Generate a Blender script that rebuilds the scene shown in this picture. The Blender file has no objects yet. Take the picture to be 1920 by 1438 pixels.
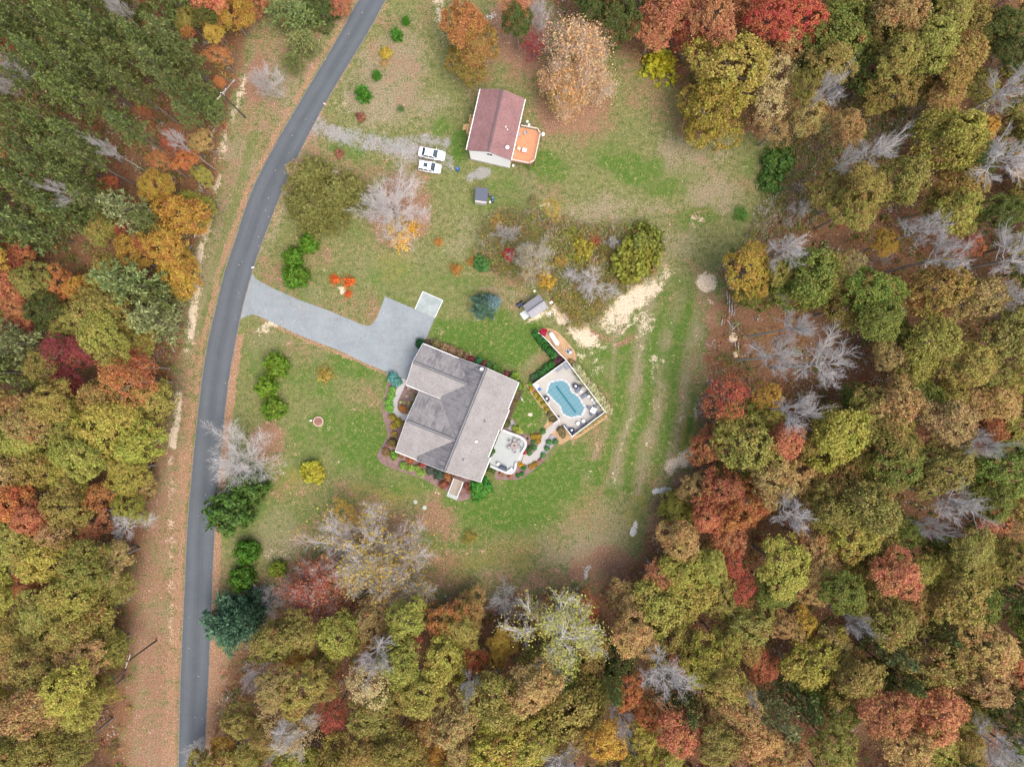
import bpy, math, random
import numpy as np
from mathutils import Vector
SC = bpy.context.scene
COL = SC.collection
R = math.radians
random.seed(7)

# ---------------------------------------------------------------- camera, sky, sun, exposure
H = 125.0                                    # drone height in metres
cam = bpy.data.cameras.new('camera')
cam.sensor_width = 36.0
cam.lens = 36.0 * 1250.0 / 1920.0
cam.clip_start = 1.0
cam.clip_end = 4000.0
camo = bpy.data.objects.new('camera', cam)
COL.objects.link(camo)
camo.location = (0, 0, H)
camo.rotation_euler = (0, 0, 0)
SC.camera = camo

SUN_EL, SUN_AZ = 64.0, 140.0                  # azimuth clockwise from north (+y)
world = bpy.data.worlds.new('World')
SC.world = world
world.use_nodes = True
wt = world.node_tree
wt.nodes.clear()
wo = wt.nodes.new('ShaderNodeOutputWorld')
wb = wt.nodes.new('ShaderNodeBackground')
ws = wt.nodes.new('ShaderNodeTexSky')
ws.sky_type = 'NISHITA'
ws.sun_disc = False
ws.sun_elevation = R(SUN_EL)
ws.sun_rotation = R(SUN_AZ)
ws.dust_density = 6.0
ws.air_density = 1.0
ws.ozone_density = 1.0
wb.inputs['Strength'].default_value = 0.15
wt.links.new(ws.outputs[0], wb.inputs[0])
wt.links.new(wb.outputs[0], wo.inputs[0])
sun = bpy.data.lights.new('sun', 'SUN')
sun.energy = 1.25
sun.angle = R(45)
sun.color = (1.0, 0.95, 0.88)
suno = bpy.data.objects.new('sun', sun)
COL.objects.link(suno)
suno.location = (60, 10, 90)
_d = Vector((math.sin(R(SUN_AZ)) * math.cos(R(SUN_EL)), math.cos(R(SUN_AZ)) * math.cos(R(SUN_EL)), math.sin(R(SUN_EL))))
suno.rotation_euler = _d.to_track_quat('Z', 'Y').to_euler()
SC.view_settings.view_transform = 'Standard'
SC.view_settings.look = 'None'
SC.view_settings.gamma = 1.0
SC.view_settings.use_curve_mapping = False
SC.view_settings.exposure = 0.90
SC.cycles.max_bounces = 6
SC.cycles.diffuse_bounces = 4

# ---------------------------------------------------------------- survey: photo pixels to metres
def W(px, py, z=0.0):
    k = 0.1 * (1.0 - z / H)
    return ((px - 960.0) * k, (719.0 - py) * k, z)
def W2(p, z=0.0):
    a = W(p[0], p[1], z)
    return (a[0], a[1])
def zoomer(x0, y0, s):
    return lambda x, y: (x0 + x * s, y0 + y * s)
Z1 = zoomer(680, 600, 500 / 1917)
Z2 = zoomer(960, 540, 260 / 1917)
Z3 = zoomer(960, 660, 200 / 1798)
Z4 = zoomer(760, 130, 320 / 1704)
Z5 = zoomer(880, 760, 200 / 1798)
Z6 = zoomer(700, 620, 200 / 959)

# ---------------------------------------------------------------- node helpers and materials
class NT:
    def __init__(s, name):
        s.m = bpy.data.materials.new(name)
        s.m.use_nodes = True
        s.t = s.m.node_tree
        s.b = s.t.nodes['Principled BSDF']
        s.out = s.t.nodes['Material Output']
    def n(s, typ, **kw):
        nd = s.t.nodes.new(typ)
        for k, v in kw.items():
            setattr(nd, k, v)
        return nd
    def l(s, a, b):
        s.t.links.new(a, b)
    def val(s, sock, v):
        if hasattr(v, 'is_linked') or hasattr(v, 'links'):
            s.l(v, sock)
        else:
            sock.default_value = v
    def math(s, op, a, b=0.0, clamp=False):
        nd = s.n('ShaderNodeMath', operation=op, use_clamp=clamp)
        s.val(nd.inputs[0], a)
        s.val(nd.inputs[1], b)
        return nd.outputs[0]
    def mix(s, f, a, b, mode='MIX'):
        nd = s.n('ShaderNodeMix', data_type='RGBA', blend_type=mode)
        s.val(nd.inputs[0], f)
        s.val(nd.inputs[6], a if hasattr(a, 'links') else (a[0], a[1], a[2], 1))
        s.val(nd.inputs[7], b if hasattr(b, 'links') else (b[0], b[1], b[2], 1))
        return nd.outputs[2]
    def coords(s, scale=(1, 1, 1), kind='Object', rot=0.0):
        tc = s.n('ShaderNodeTexCoord')
        mp = s.n('ShaderNodeMapping')
        mp.inputs['Scale'].default_value = scale
        mp.inputs['Rotation'].default_value = (0, 0, rot)
        s.l(tc.outputs[kind], mp.inputs[0])
        return mp.outputs[0]
    def noise(s, vec, scale, detail=4.0, rough=0.6):
        nd = s.n('ShaderNodeTexNoise')
        s.l(vec, nd.inputs['Vector'])
        nd.inputs['Scale'].default_value = scale
        nd.inputs['Detail'].default_value = detail
        nd.inputs['Roughness'].default_value = rough
        return nd.outputs['Fac']
    def step(s, v, lo, hi):
        nd = s.n('ShaderNodeMapRange', interpolation_type='SMOOTHSTEP')
        s.val(nd.inputs[0], v)
        nd.inputs[1].default_value = lo
        nd.inputs[2].default_value = hi
        return nd.outputs[0]
    def bump(s, h, strength, dist):
        nd = s.n('ShaderNodeBump')
        nd.inputs['Strength'].default_value = strength
        nd.inputs['Distance'].default_value = dist
        s.l(h, nd.inputs['Height'])
        s.l(nd.outputs[0], s.b.inputs['Normal'])
    def fin(s, col, rough=0.7, spec=0.3):
        s.val(s.b.inputs['Base Color'], col if hasattr(col, 'links') else (col[0], col[1], col[2], 1))
        s.val(s.b.inputs['Roughness'], rough)
        s.b.inputs['Specular IOR Level'].default_value = spec
        return s.m

MATS = {}
def mat(name, c, rough=0.7, var=0.12, scale=6.0, spec=0.3, metal=0.0):
    if name in MATS:
        return MATS[name]
    t = NT(name)
    v = t.coords()
    n1 = t.noise(v, scale, 5, 0.65)
    n2 = t.noise(v, scale * 0.17, 3, 0.6)
    k = t.math('ADD', t.math('MULTIPLY', t.math('SUBTRACT', n1, 0.5), 2.2 * var), t.math('MULTIPLY', t.math('SUBTRACT', n2, 0.5), 2.0 * var))
    k = t.math('ADD', k, 1.0)
    mm = t.n('ShaderNodeVectorMath', operation='SCALE')
    mm.inputs[0].default_value = c
    t.l(k, mm.inputs['Scale'])
    t.fin(mm.outputs[0], rough, spec)
    t.b.inputs['Metallic'].default_value = metal
    t.bump(n1, 0.15, 0.02)
    MATS[name] = t.m
    return t.m

def foliage_mat(name, trans=0.4, second=(0.37, 0.215, 0.075), hue=0.05, val=0.75):
    t = NT(name)
    oi = t.n('ShaderNodeObjectInfo')
    at = t.n('ShaderNodeAttribute', attribute_name='lv')
    sp = t.n('ShaderNodeSeparateColor')
    t.l(at.outputs['Color'], sp.inputs[0])
    leaf, clump, lobe = sp.outputs[0], sp.outputs[1], sp.outputs[2]
    pick = t.math('ADD', t.math('MULTIPLY', clump, 0.55), t.math('MULTIPLY', lobe, 0.45))
    f = t.step(t.math('SUBTRACT', oi.outputs['Alpha'], pick), -0.08, 0.10)
    c = t.mix(t.math('MULTIPLY', f, 0.75), oi.outputs['Color'], second)
    hs = t.n('ShaderNodeHueSaturation')
    t.l(c, hs.inputs['Color'])
    t.l(t.math('ADD', 0.5, t.math('MULTIPLY', t.math('SUBTRACT', clump, 0.5), hue)), hs.inputs['Hue'])
    hs.inputs['Saturation'].default_value = 1.0
    v = t.math('ADD', 1.0 - val * 0.5, t.math('MULTIPLY', leaf, val))
    t.l(v, hs.inputs['Value'])
    t.fin(hs.outputs[0], 0.6, 0.25)
    tr = t.n('ShaderNodeBsdfTranslucent')
    t.l(hs.outputs[0], tr.inputs['Color'])
    ms = t.n('ShaderNodeMixShader')
    ms.inputs[0].default_value = trans
    t.l(t.b.outputs[0], ms.inputs[1])
    t.l(tr.outputs[0], ms.inputs[2])
    t.l(ms.outputs[0], t.out.inputs[0])
    return t.m
M_LEAF = foliage_mat('leaves')
M_NEEDLE = foliage_mat('needles', 0.15, (0.16, 0.11, 0.03), 0.03, 0.8)
M_SHRUB = foliage_mat('shrub leaves', 0.2, (0.28, 0.10, 0.04), 0.03, 0.9)
M_BARK = mat('bark', (0.21, 0.19, 0.17), 0.9, 0.3, 3.0, 0.1)
M_TWIG = mat('pale twigs', (0.44, 0.42, 0.405), 0.9, 0.2, 2.0, 0.1)
M_LIMB = mat('grey limbs', (0.34, 0.325, 0.31), 0.9, 0.25, 2.0, 0.1)
M_TWIG_BROWN = mat('brown twigs', (0.34, 0.29, 0.27), 0.9, 0.25, 2.0, 0.1)

# ---------------------------------------------------------------- mesh builder
class MB:
    def __init__(s):
        s.v, s.f = [], []
    def add(s, vs, fs):
        o = len(s.v)
        s.v.extend([tuple(p) for p in vs])
        s.f.extend([tuple(i + o for i in q) for q in fs])
        return s
    def box(s, x0, x1, y0, y1, z0, z1, top=None):
        tx, ty = (0, 0) if top is None else top
        return s.add([(x0, y0, z0), (x1, y0, z0), (x1, y1, z0), (x0, y1, z0), (x0 + tx, y0 + ty, z1), (x1 - tx, y0 + ty, z1), (x1 - tx, y1 - ty, z1), (x0 + tx, y1 - ty, z1)],
                     [(3, 2, 1, 0), (4, 5, 6, 7), (0, 1, 5, 4), (1, 2, 6, 5), (2, 3, 7, 6), (3, 0, 4, 7)])
    def cbox(s, c, sx, sy, sz, rz=0.0, tilt=0.0, bev=0.0):
        """box of full size (sx,sy,sz) centred on c, tilted about its own y then turned about z; bev rounds the upper edge"""
        h = []
        zs = [(-sz / 2, 0), (sz / 2 - bev, 0)] + ([(sz / 2, bev)] if bev else [])
        ca, sa, ct, st = math.cos(rz), math.sin(rz), math.cos(tilt), math.sin(tilt)
        for z, b in zs:
            for x, y in ((-sx / 2 + b, -sy / 2 + b), (sx / 2 - b, -sy / 2 + b), (sx / 2 - b, sy / 2 - b), (-sx / 2 + b, sy / 2 - b)):
                xx, zz = x * ct + z * st, -x * st + z * ct
                h.append((c[0] + xx * ca - y * sa, c[1] + xx * sa + y * ca, c[2] + zz))
        fs = [(3, 2, 1, 0)]
        n = len(zs)
        for k in range(n - 1):
            for i in range(4):
                j = (i + 1) % 4
                fs.append((k * 4 + i, k * 4 + j, k * 4 + 4 + j, k * 4 + 4 + i))
        b = (n - 1) * 4
        fs.append((b, b + 1, b + 2, b + 3))
        return s.add(h, fs)
    def prism(s, pts, z0, z1):
        n = len(pts)
        a = sum(pts[i][0] * pts[(i + 1) % n][1] - pts[(i + 1) % n][0] * pts[i][1] for i in range(n))
        if a < 0:
            pts = pts[::-1]
        vs = [(p[0], p[1], z0) for p in pts] + [(p[0], p[1], z1) for p in pts]
        fs = [tuple(range(n - 1, -1, -1)), tuple(range(n, 2 * n))] + [(i, (i + 1) % n, n + (i + 1) % n, n + i) for i in range(n)]
        return s.add(vs, fs)
    def slab(s, pts, zf, th):
        n = len(pts)
        a = sum(pts[i][0] * pts[(i + 1) % n][1] - pts[(i + 1) % n][0] * pts[i][1] for i in range(n))
        if a < 0:
            pts = pts[::-1]
        vs = [(p[0], p[1], zf(*p) - th) for p in pts] + [(p[0], p[1], zf(*p)) for p in pts]
        fs = [tuple(range(n - 1, -1, -1)), tuple(range(n, 2 * n))] + [(i, (i + 1) % n, n + (i + 1) % n, n + i) for i in range(n)]
        return s.add(vs, fs)
    def lathe(s, prof, c=(0, 0, 0), n=14, a0=0.0, a1=2 * math.pi, sx=1.0, sy=1.0):
        full = abs(a1 - a0 - 2 * math.pi) < 1e-6
        m = n if full else n + 1
        vs = []
        for r, z in prof:
            for i in range(m):
                a = a0 + (a1 - a0) * i / n
                vs.append((c[0] + r * sx * math.cos(a), c[1] + r * sy * math.sin(a), c[2] + z))
        fs = []
        for k in range(len(prof) - 1):
            for i in range(n):
                j = (i + 1) % m
                fs.append((k * m + i, k * m + j, (k + 1) * m + j, (k + 1) * m + i))
        if full:
            if prof[0][0] > 1e-4:
                fs.append(tuple(range(m - 1, -1, -1)))
            if prof[-1][0] > 1e-4:
                fs.append(tuple(range((len(prof) - 1) * m, len(prof) * m)))
        return s.add(vs, fs)
    def tube(s, pts, rad, n=6, caps=True):
        pts = [Vector(p) for p in pts]
        if not hasattr(rad, '__len__'):
            rad = [rad] * len(pts)
        vs, fs = [], []
        for k, p in enumerate(pts):
            d = (pts[min(k + 1, len(pts) - 1)] - pts[max(k - 1, 0)])
            if d.length < 1e-9:
                d = Vector((0, 0, 1))
            d.normalize()
            a = d.orthogonal() if abs(d.z) > 0.99 else d.cross(Vector((0, 0, 1)))
            a.normalize()
            b = d.cross(a)
            for i in range(n):
                t = 2 * math.pi * i / n
                vs.append(p + (a * math.cos(t) + b * math.sin(t)) * rad[k])
        for k in range(len(pts) - 1):
            for i in range(n):
                j = (i + 1) % n
                fs.append((k * n + i, k * n + j, k * n + n + j, k * n + n + i))
        if caps:
            fs.append(tuple(range(n - 1, -1, -1)))
            fs.append(tuple(range((len(pts) - 1) * n, len(pts) * n)))
        return s.add(vs, fs)
    def mesh(s, name, m, smooth=False):
        me = bpy.data.meshes.new(name)
        me.from_pydata(s.v, [], s.f)
        me.materials.append(m)
        if smooth:
            me.shade_smooth()
        me.update()
        return me
    def build(s, name, m, parent=None, smooth=False, label=None):
        return put(name, s.mesh(name, m, smooth), parent, label)

def put(name, me, parent=None, label=None, loc=None, rotz=0.0, scale=None):
    o = bpy.data.objects.new(name, me)
    COL.objects.link(o)
    if parent is not None:
        o.parent = parent
    if label:
        o['label'] = label
    if loc is not None:
        o.location = loc
    if rotz:
        o.rotation_euler = (0, 0, rotz)
    if scale is not None:
        o.scale = scale
    return o
def tag(o, label, cat, group=None):
    o['label'] = label
    o['category'] = cat
    if group:
        o['group'] = group
    return o
def thing(name, label, cat, loc=(0, 0, 0), rotz=0.0, group=None):
    o = bpy.data.objects.new(name, None)
    o.empty_display_size = 0.2
    COL.objects.link(o)
    o.location = loc
    o.rotation_euler = (0, 0, rotz)
    return tag(o, label, cat, group)
def struct(o):
    o['kind'] = 'structure'
    return o
def stuff(o):
    o['kind'] = 'stuff'
    return o
def clone(o, parent=None):
    c = o.copy()
    COL.objects.link(c)
    if parent is not None:
        c.parent = parent
    for ch in list(o.children):
        clone(ch, c)
    return c
def quads(name, centres, ax, ay, lv, m):
    """many separate leaf quads: kite shaped, spanned by ax (length) and ay (width) about centres; lv = colour attribute"""
    n = len(centres)
    v = np.empty((n, 4, 3), np.float32)
    v[:, 0] = centres - ax
    v[:, 1] = centres + ay + ax * 0.15
    v[:, 2] = centres + ax
    v[:, 3] = centres - ay + ax * 0.15
    me = bpy.data.meshes.new(name)
    me.vertices.add(4 * n)
    me.vertices.foreach_set('co', v.reshape(-1))
    me.loops.add(4 * n)
    me.polygons.add(n)
    me.loops.foreach_set('vertex_index', np.arange(4 * n, dtype=np.int32))
    me.polygons.foreach_set('loop_start', np.arange(0, 4 * n, 4, dtype=np.int32))
    me.update(calc_edges=True)
    a = me.color_attributes.new('lv', 'FLOAT_COLOR', 'POINT')
    c = np.ones((n, 4, 4), np.float32)
    c[:, :, :lv.shape[1]] = lv[:, None, :]
    a.data.foreach_set('color', c.reshape(-1))
    me.materials.append(m)
    return me
def nrm(a):
    return a / np.maximum(np.linalg.norm(a, axis=-1, keepdims=True), 1e-9)
def spline(pts, per=8, closed=False):
    out = []
    n = len(pts)
    rng = range(n) if closed else range(n - 1)
    for i in rng:
        if closed:
            p0, p1, p2, p3 = pts[(i - 1) % n], pts[i], pts[(i + 1) % n], pts[(i + 2) % n]
        else:
            p0, p1, p2, p3 = pts[max(i - 1, 0)], pts[i], pts[i + 1], pts[min(i + 2, n - 1)]
        for k in range(per):
            t = k / per
            out.append(tuple(0.5 * ((2 * b) + (-a + c) * t + (2 * a - 5 * b + 4 * c - d) * t * t + (-a + 3 * b - 3 * c + d) * t ** 3) for a, b, c, d in zip(p0, p1, p2, p3)))
    if not closed:
        out.append(tuple(pts[-1]))
    return out
# ================================================================ GROUND
def in_poly(px, py, poly):
    inside = np.zeros(px.shape, bool)
    n = len(poly)
    for i in range(n):
        x1, y1 = poly[i]
        x2, y2 = poly[(i + 1) % n]
        if y1 == y2:
            continue
        c = ((y1 > py) != (y2 > py)) & (px < (x2 - x1) * (py - y1) / (y2 - y1) + x1)
        inside ^= c
    return inside
def seg_dist(px, py, pts, closed=False):
    d = np.full(px.shape, 1e9, np.float32)
    m = len(pts) if closed else len(pts) - 1
    for i in range(m):
        x1, y1 = pts[i]
        x2, y2 = pts[(i + 1) % len(pts)]
        L = max((x2 - x1) ** 2 + (y2 - y1) ** 2, 1e-6)
        t = np.clip(((px - x1) * (x2 - x1) + (py - y1) * (y2 - y1)) / L, 0, 1)
        d = np.minimum(d, np.hypot(px - x1 - t * (x2 - x1), py - y1 - t * (y2 - y1)))
    return d
def sstep(x, a, b):
    t = np.clip((x - a) / (b - a), 0, 1)
    return t * t * (3 - 2 * t)

# the open ground, as the survey shows it (photo pixels, at ground level)
CLEARING = [(640, -120), (520, -60), (470, 30), (440, 150), (418, 260), (394, 360), (376, 440), (352, 520), (338, 620), (326, 720), (310, 800), (287, 900), (270, 1000), (250, 1080), (243, 1200), (236, 1330), (230, 1600),
            (398, 1600), (402, 1438), (405, 1330), (425, 1250), (470, 1190), (540, 1130), (640, 1120), (780, 1110), (860, 1130), (960, 1120), (1040, 1110), (1100, 1120), (1170, 1090), (1215, 1010), (1265, 950), (1300, 880), (1310, 800),
            (1325, 700), (1345, 600), (1370, 500), (1440, 420), (1500, 350), (1480, 270), (1420, 250), (1300, 235), (1280, 160), (1180, 100), (1100, 60), (1030, 0), (1000, -120)]
ROAD_L = [(760, -130), (715, -60), (672, 0), (630, 75), (565, 185), (507, 285), (470, 360), (440, 450), (420, 510), (405, 572), (390, 635), (377, 715), (360, 870), (350, 990), (346, 1078), (337, 1278), (334, 1435), (331, 1620)]
ROAD_R = [(812, -130), (767, -60), (725, 0), (689, 65), (615, 187), (560, 292), (529, 362), (497, 444), (474, 510), (457, 572), (444, 635), (430, 715), (418, 820), (408, 930), (401, 1050), (394, 1228), (386, 1400), (380, 1620)]

xs = np.concatenate([[-900, -600, -350, -200, -140], np.arange(-112, 112.01, 0.4), [140, 200, 350, 600, 900]]).astype(np.float64)
ys = np.concatenate([[-900, -600, -350, -200, -120], np.arange(-86, 86.01, 0.4), [120, 200, 350, 600, 900]]).astype(np.float64)
GX, GY = np.meshgrid(xs, ys)
PX = (960 + GX * 10).astype(np.float32)
PY = (719 - GY * 10).astype(np.float32)
rg = np.random.default_rng(11)
def fbm(scale, octs=4, seed=0):
    r = np.random.default_rng(seed)
    out = np.zeros(PX.shape, np.float32)
    amp, tot = 1.0, 0
    for o in range(octs):
        g = r.random((256, 256)).astype(np.float32)
        x = np.mod(PX / scale, 255)
        y = np.mod(PY / scale, 255)
        xi, yi = x.astype(int), y.astype(int)
        fx, fy = x - xi, y - yi
        fx, fy = fx * fx * (3 - 2 * fx), fy * fy * (3 - 2 * fy)
        x2, y2 = (xi + 1) % 256, (yi + 1) % 256
        out += amp * ((g[yi, xi] * (1 - fx) + g[yi, x2] * fx) * (1 - fy) + (g[y2, xi] * (1 - fx) + g[y2, x2] * fx) * fy)
        tot += amp
        amp *= 0.55
        scale *= 0.47
    return out / tot
NB = fbm(70, 5, 1)
NM = fbm(26, 4, 2)
NS = fbm(11, 3, 3)
wob = (NB - 0.5) * 46 + (NM - 0.5) * 22
WX, WY = PX + wob, PY + (fbm(60, 4, 5) - 0.5) * 50

cd = seg_dist(PX, PY, CLEARING, True)
cin = in_poly(PX, PY, CLEARING)
sd = np.where(cin, cd, -cd) + (NM - 0.5) * 40
woods = 1 - sstep(sd, -12, 22)

ZERO = lambda: np.zeros(PX.shape, np.float32)
GREEN, LITTER, SAND, TAN, GRAVEL, DRY, OLIVE, PALE = [ZERO() for _ in range(8)]
def blob(arr, cx, cy, rx, ry, ang=0, val=1.0, soft=0.6):
    a = R(ang)
    dx, dy = WX - cx, WY - cy
    u = dx * math.cos(a) + dy * math.sin(a)
    v = -dx * math.sin(a) + dy * math.cos(a)
    d = np.hypot(u / rx, v / ry)
    np.maximum(arr, val * (1 - sstep(d, 1 - soft, 1 + soft * 0.5)), out=arr)
def line(arr, pts, w, val=1.0, soft=0.6):
    d = seg_dist(PX + wob * 0.25, PY, pts) / w
    np.maximum(arr, val * (1 - sstep(d, 1 - soft, 1 + soft * 0.5)), out=arr)

# lush lawn
for b in [(960, 960, 130, 45, -12, .95), (1010, 900, 90, 45, 0, .9), (690, 830, 90, 85, 0, .78), (625, 800, 70, 60, 0, .66), (655, 690, 70, 38, 25, .72), (880, 640, 95, 48, 25, 1.0), (970, 640, 55, 55, 0, .95), (985, 770, 42, 60, 0, 1.0),
          (920, 600, 55, 42, 0, .82), (1080, 900, 80, 40, -25, .8), (1060, 860, 60, 30, -35, .85), (1185, 315, 95, 30, 5, .78), (1235, 342, 78, 30, 12, .7), (1140, 290, 60, 40, 0, .5), (1300, 330, 50, 24, 20, .45), (1300, 420, 55, 25, -8, .85), (1025, 310, 45, 35, 0, .8), (865, 265, 24, 55, 15, .95),
          (832, 245, 30, 30, 0, .7), (930, 385, 70, 26, 0, .55), (645, 285, 55, 18, 15, .62), (1175, 790, 55, 85, 15, .55), (1090, 680, 50, 60, 30, .55), (1270, 560, 60, 60, 0, .55), (1255, 660, 32, 110, 5, .62), (1170, 680, 18, 70, 0, .45),
          (860, 1000, 110, 40, -8, .6), (760, 905, 70, 25, 15, .62), (900, 1040, 90, 40, 0, .45), (640, 530, 70, 40, 0, .42), (750, 560, 50, 30, 20, .42), (560, 640, 80, 24, 27, .38), (730, 710, 18, 70, 0, .7), (880, 540, 60, 30, 0, .5),
          (610, 700, 70, 50, 0, .45), (660, 440, 50, 30, 0, .4), (790, 180, 60, 60, 0, .28), (1120, 560, 40, 30, 0, .2), (1010, 550, 30, 20, 0, .35), (560, 830, 50, 50, 0, .5), (500, 960, 50, 40, 0, .3), (590, 950, 70, 40, 0, .42), (1130, 250, 70, 60, 0, .4),
          (1420, 300, 40, 50, 0, .4), (960, 350, 60, 30, 0, .5), (985, 990, 60, 40, -20, .6), (860, 950, 60, 26, 0, .7), (600, 205, 8, 30, 33, .7), (950, 330, 130, 22, 0, .4)]:
    blob(GREEN, *b)
line(GREEN, [(475, 250), (445, 360), (415, 460), (395, 540), (378, 640), (362, 730)], 11, .55)
line(GREEN, [(640, 175), (660, 120), (700, 50)], 6, .5)
line(GREEN, [(455, 640), (445, 720), (436, 800)], 10, .35)
line(GREEN, [(468, 480), (520, 380), (548, 330)], 8, .25)
# dry straw coloured meadow
for b in [(725, 150, 85, 120, 20, .85), (1150, 395, 130, 38, 0, .75), (1240, 460, 80, 50, 0, .72), (1105, 1000, 130, 75, -25, .62), (1200, 900, 70, 45, 0, .5), (690, 520, 60, 50, 0, .3), (560, 540, 80, 30, 25, .5), (500, 640, 50, 60, 0, .55),
          (1250, 780, 45, 90, 10, .45), (1310, 300, 90, 60, 0, .55), (1350, 370, 70, 50, 0, .6), (1010, 340, 60, 50, 0, .35), (760, 300, 50, 40, 0, .6), (600, 270, 70, 40, 10, .5), (880, 450, 60, 50, 0, .45), (780, 480, 70, 40, 0, .35),
          (1035, 600, 50, 60, 0, .4), (960, 560, 80, 20, 15, .6), (530, 1000, 60, 70, 0, .6), (960, 1080, 100, 40, 0, .3), (470, 230, 40, 80, 30, .6), (420, 640, 6, 60, 10, .0), (1195, 640, 10, 60, 0, .5), (1215, 760, 14, 90, 12, .55), (1150, 770, 12, 80, 15, .5), (1310, 640, 20, 80, 0, .55),
          (1000, 680, 18, 24, 0, .6), (600, 650, 80, 40, 28, .4), (820, 200, 40, 60, 0, .5)]:
    blob(DRY, *b)
line(DRY, [(880, 540), (950, 545), (1000, 560), (1040, 575)], 6, .8)
line(DRY, [(455, 560), (500, 460), (540, 380), (590, 240)], 16, .55)
# weedy olive-yellow patches
for b in [(1290, 800, 26, 60, 10, .9), (1265, 860, 20, 30, 20, .7), (1190, 960, 40, 30, -40, .7), (1310, 590, 24, 40, 0, .6), (860, 1060, 90, 40, 0, .55), (950, 1040, 90, 50, 0, .5), (700, 930, 90, 40, 0, .55), (1100, 940, 60, 40, 0, .45), (520, 900, 60, 40, 0, .6),
          (740, 500, 60, 40, 0, .5), (1040, 1020, 60, 40, 0, .4), (560, 480, 50, 50, 0, .4), (1070, 460, 60, 60, 0, .6), (1180, 480, 70, 60, 0, .7), (1000, 500, 90, 30, 0, .6), (1090, 590, 40, 30, 0, .8)]:
    blob(OLIVE, *b)
# fallen leaves
for b in [(752, 395, 66, 95, 10, .95), (1075, 205, 95, 75, 0, .9), (975, 60, 75, 110, 0, .9), (1060, 240, 60, 30, 0, .8), (700, 1005, 125, 75, 15, .72), (810, 970, 60, 40, 20, .72), (500, 830, 42, 55, 0, .85), (1280, 970, 80, 60, -30, .9), (1160, 1060, 90, 42, 0, .9),
          (1110, 618, 55, 16, 15, .8), (1150, 540, 60, 12, -25, .75), (1180, 640, 30, 12, 0, .6), (830, 1060, 60, 50, 0, .6), (570, 1080, 70, 50, 0, .65), (895, 100, 45, 110, 0, .6), (1300, 240, 60, 20, 20, .75), (1083, 1062, 17, 18, 0, 1.0, .25), (640, 345, 60, 20, 0, .4),
          (690, 330, 40, 26, 0, .6), (760, 255, 60, 14, 5, .4), (790, 285, 26, 12, 20, .75), (760, 960, 120, 40, 10, .4), (1100, 980, 90, 60, -20, .38), (1230, 900, 50, 40, 0, .45), (640, 470, 90, 50, 0, .3), (1000, 230, 60, 60, 0, .4), (1290, 420, 90, 40, 0, .35), (720, 280, 60, 10, 15, .5), (985, 480, 80, 50, 0, .55), (640, 395, 25, 22, 0, .6), (1330, 540, 40, 70, 0, .5), (1310, 700, 20, 70, 0, .5), (1340, 620, 20, 110, 5, .9), (1290, 920, 40, 40, 0, .85),
          (1010, 1090, 130, 24, 0, .6), (1130, 1090, 60, 30, 0, .7), (480, 150, 30, 70, 15, .85), (1240, 560, 60, 30, 0, .3), (600, 1010, 60, 50, 0, .5), (560, 60, 40, 70, 25, .8), (955, 420, 40, 40, 0, .5)]:
    blob(LITTER, *b)
# the verge between road and the western woods
verge = in_poly(PX + wob * 0.3, PY, [(640, -120), (520, -60), (470, 30), (440, 150), (418, 260), (394, 360), (376, 440), (352, 520), (338, 620), (326, 720), (310, 800), (287, 900), (270, 1000), (250, 1080), (243, 1200), (236, 1330), (230, 1600)] + ROAD_L[::-1])
LITTER = np.maximum(LITTER, verge * (0.36 + 0.40 * sstep(PY, 560, 950)) * (0.55 + 0.7 * NM))
DRY = np.maximum(DRY, verge * 0.6)
line(SAND, [(455, 150), (425, 240), (405, 330), (393, 400), (377, 465), (366, 560), (357, 640), (351, 655)], 12, .62, .9)
line(SAND, [(392, 400), (377, 465), (366, 560), (357, 630)], 9, .85, .7)
line(SAND, [(331, 740), (330, 790), (324, 835)], 9, .95, .6)
line(SAND, [(322, 860), (320, 1000), (318, 1100), (322, 1200)], 9, .36, .9)
# leaves blown against the road edges
RL_off = [(x - 9, y) for x, y in ROAD_L]
RR_off = [(x + 12, y) for x, y in ROAD_R]
line(TAN, RL_off, 6.5, .75, .6)
line(TAN, [(x - 20, y) for x, y in ROAD_L if y > 600], 12, .6, .8)
line(TAN, [(x + 5, y) for x, y in ROAD_R if y > 590], 10, .95, .5)
line(TAN, [(x + 22, y) for x, y in ROAD_R if y > 1100], 16, .9, .6)
line(TAN, [(x + 4, y) for x, y in ROAD_R if y < 480], 4, .5, .5)
line(TAN, [(668, 80), (700, 25), (740, -30)], 4, .45)
line(TAN, [(500, 548), (560, 570), (615, 590), (680, 612)], 5, .8, .6)
line(TAN, [(490, 599), (562, 634), (637, 662), (729, 703)], 5, .75, .6)
line(TAN, [(700, 609), (714, 585)], 4, .6)
for b in [(1083, 150, 70, 60, 0, .35), (750, 440, 45, 35, 0, .7), (1110, 625, 40, 14, 0, .6), (760, 1050, 80, 40, 0, .35), (690, 960, 60, 50, 0, .4), (900, 1030, 150, 60, 0, .34), (600, 930, 90, 50, 0, .36), (1000, 1090, 150, 30, 0, .4)]:
    blob(TAN, *b)
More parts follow.
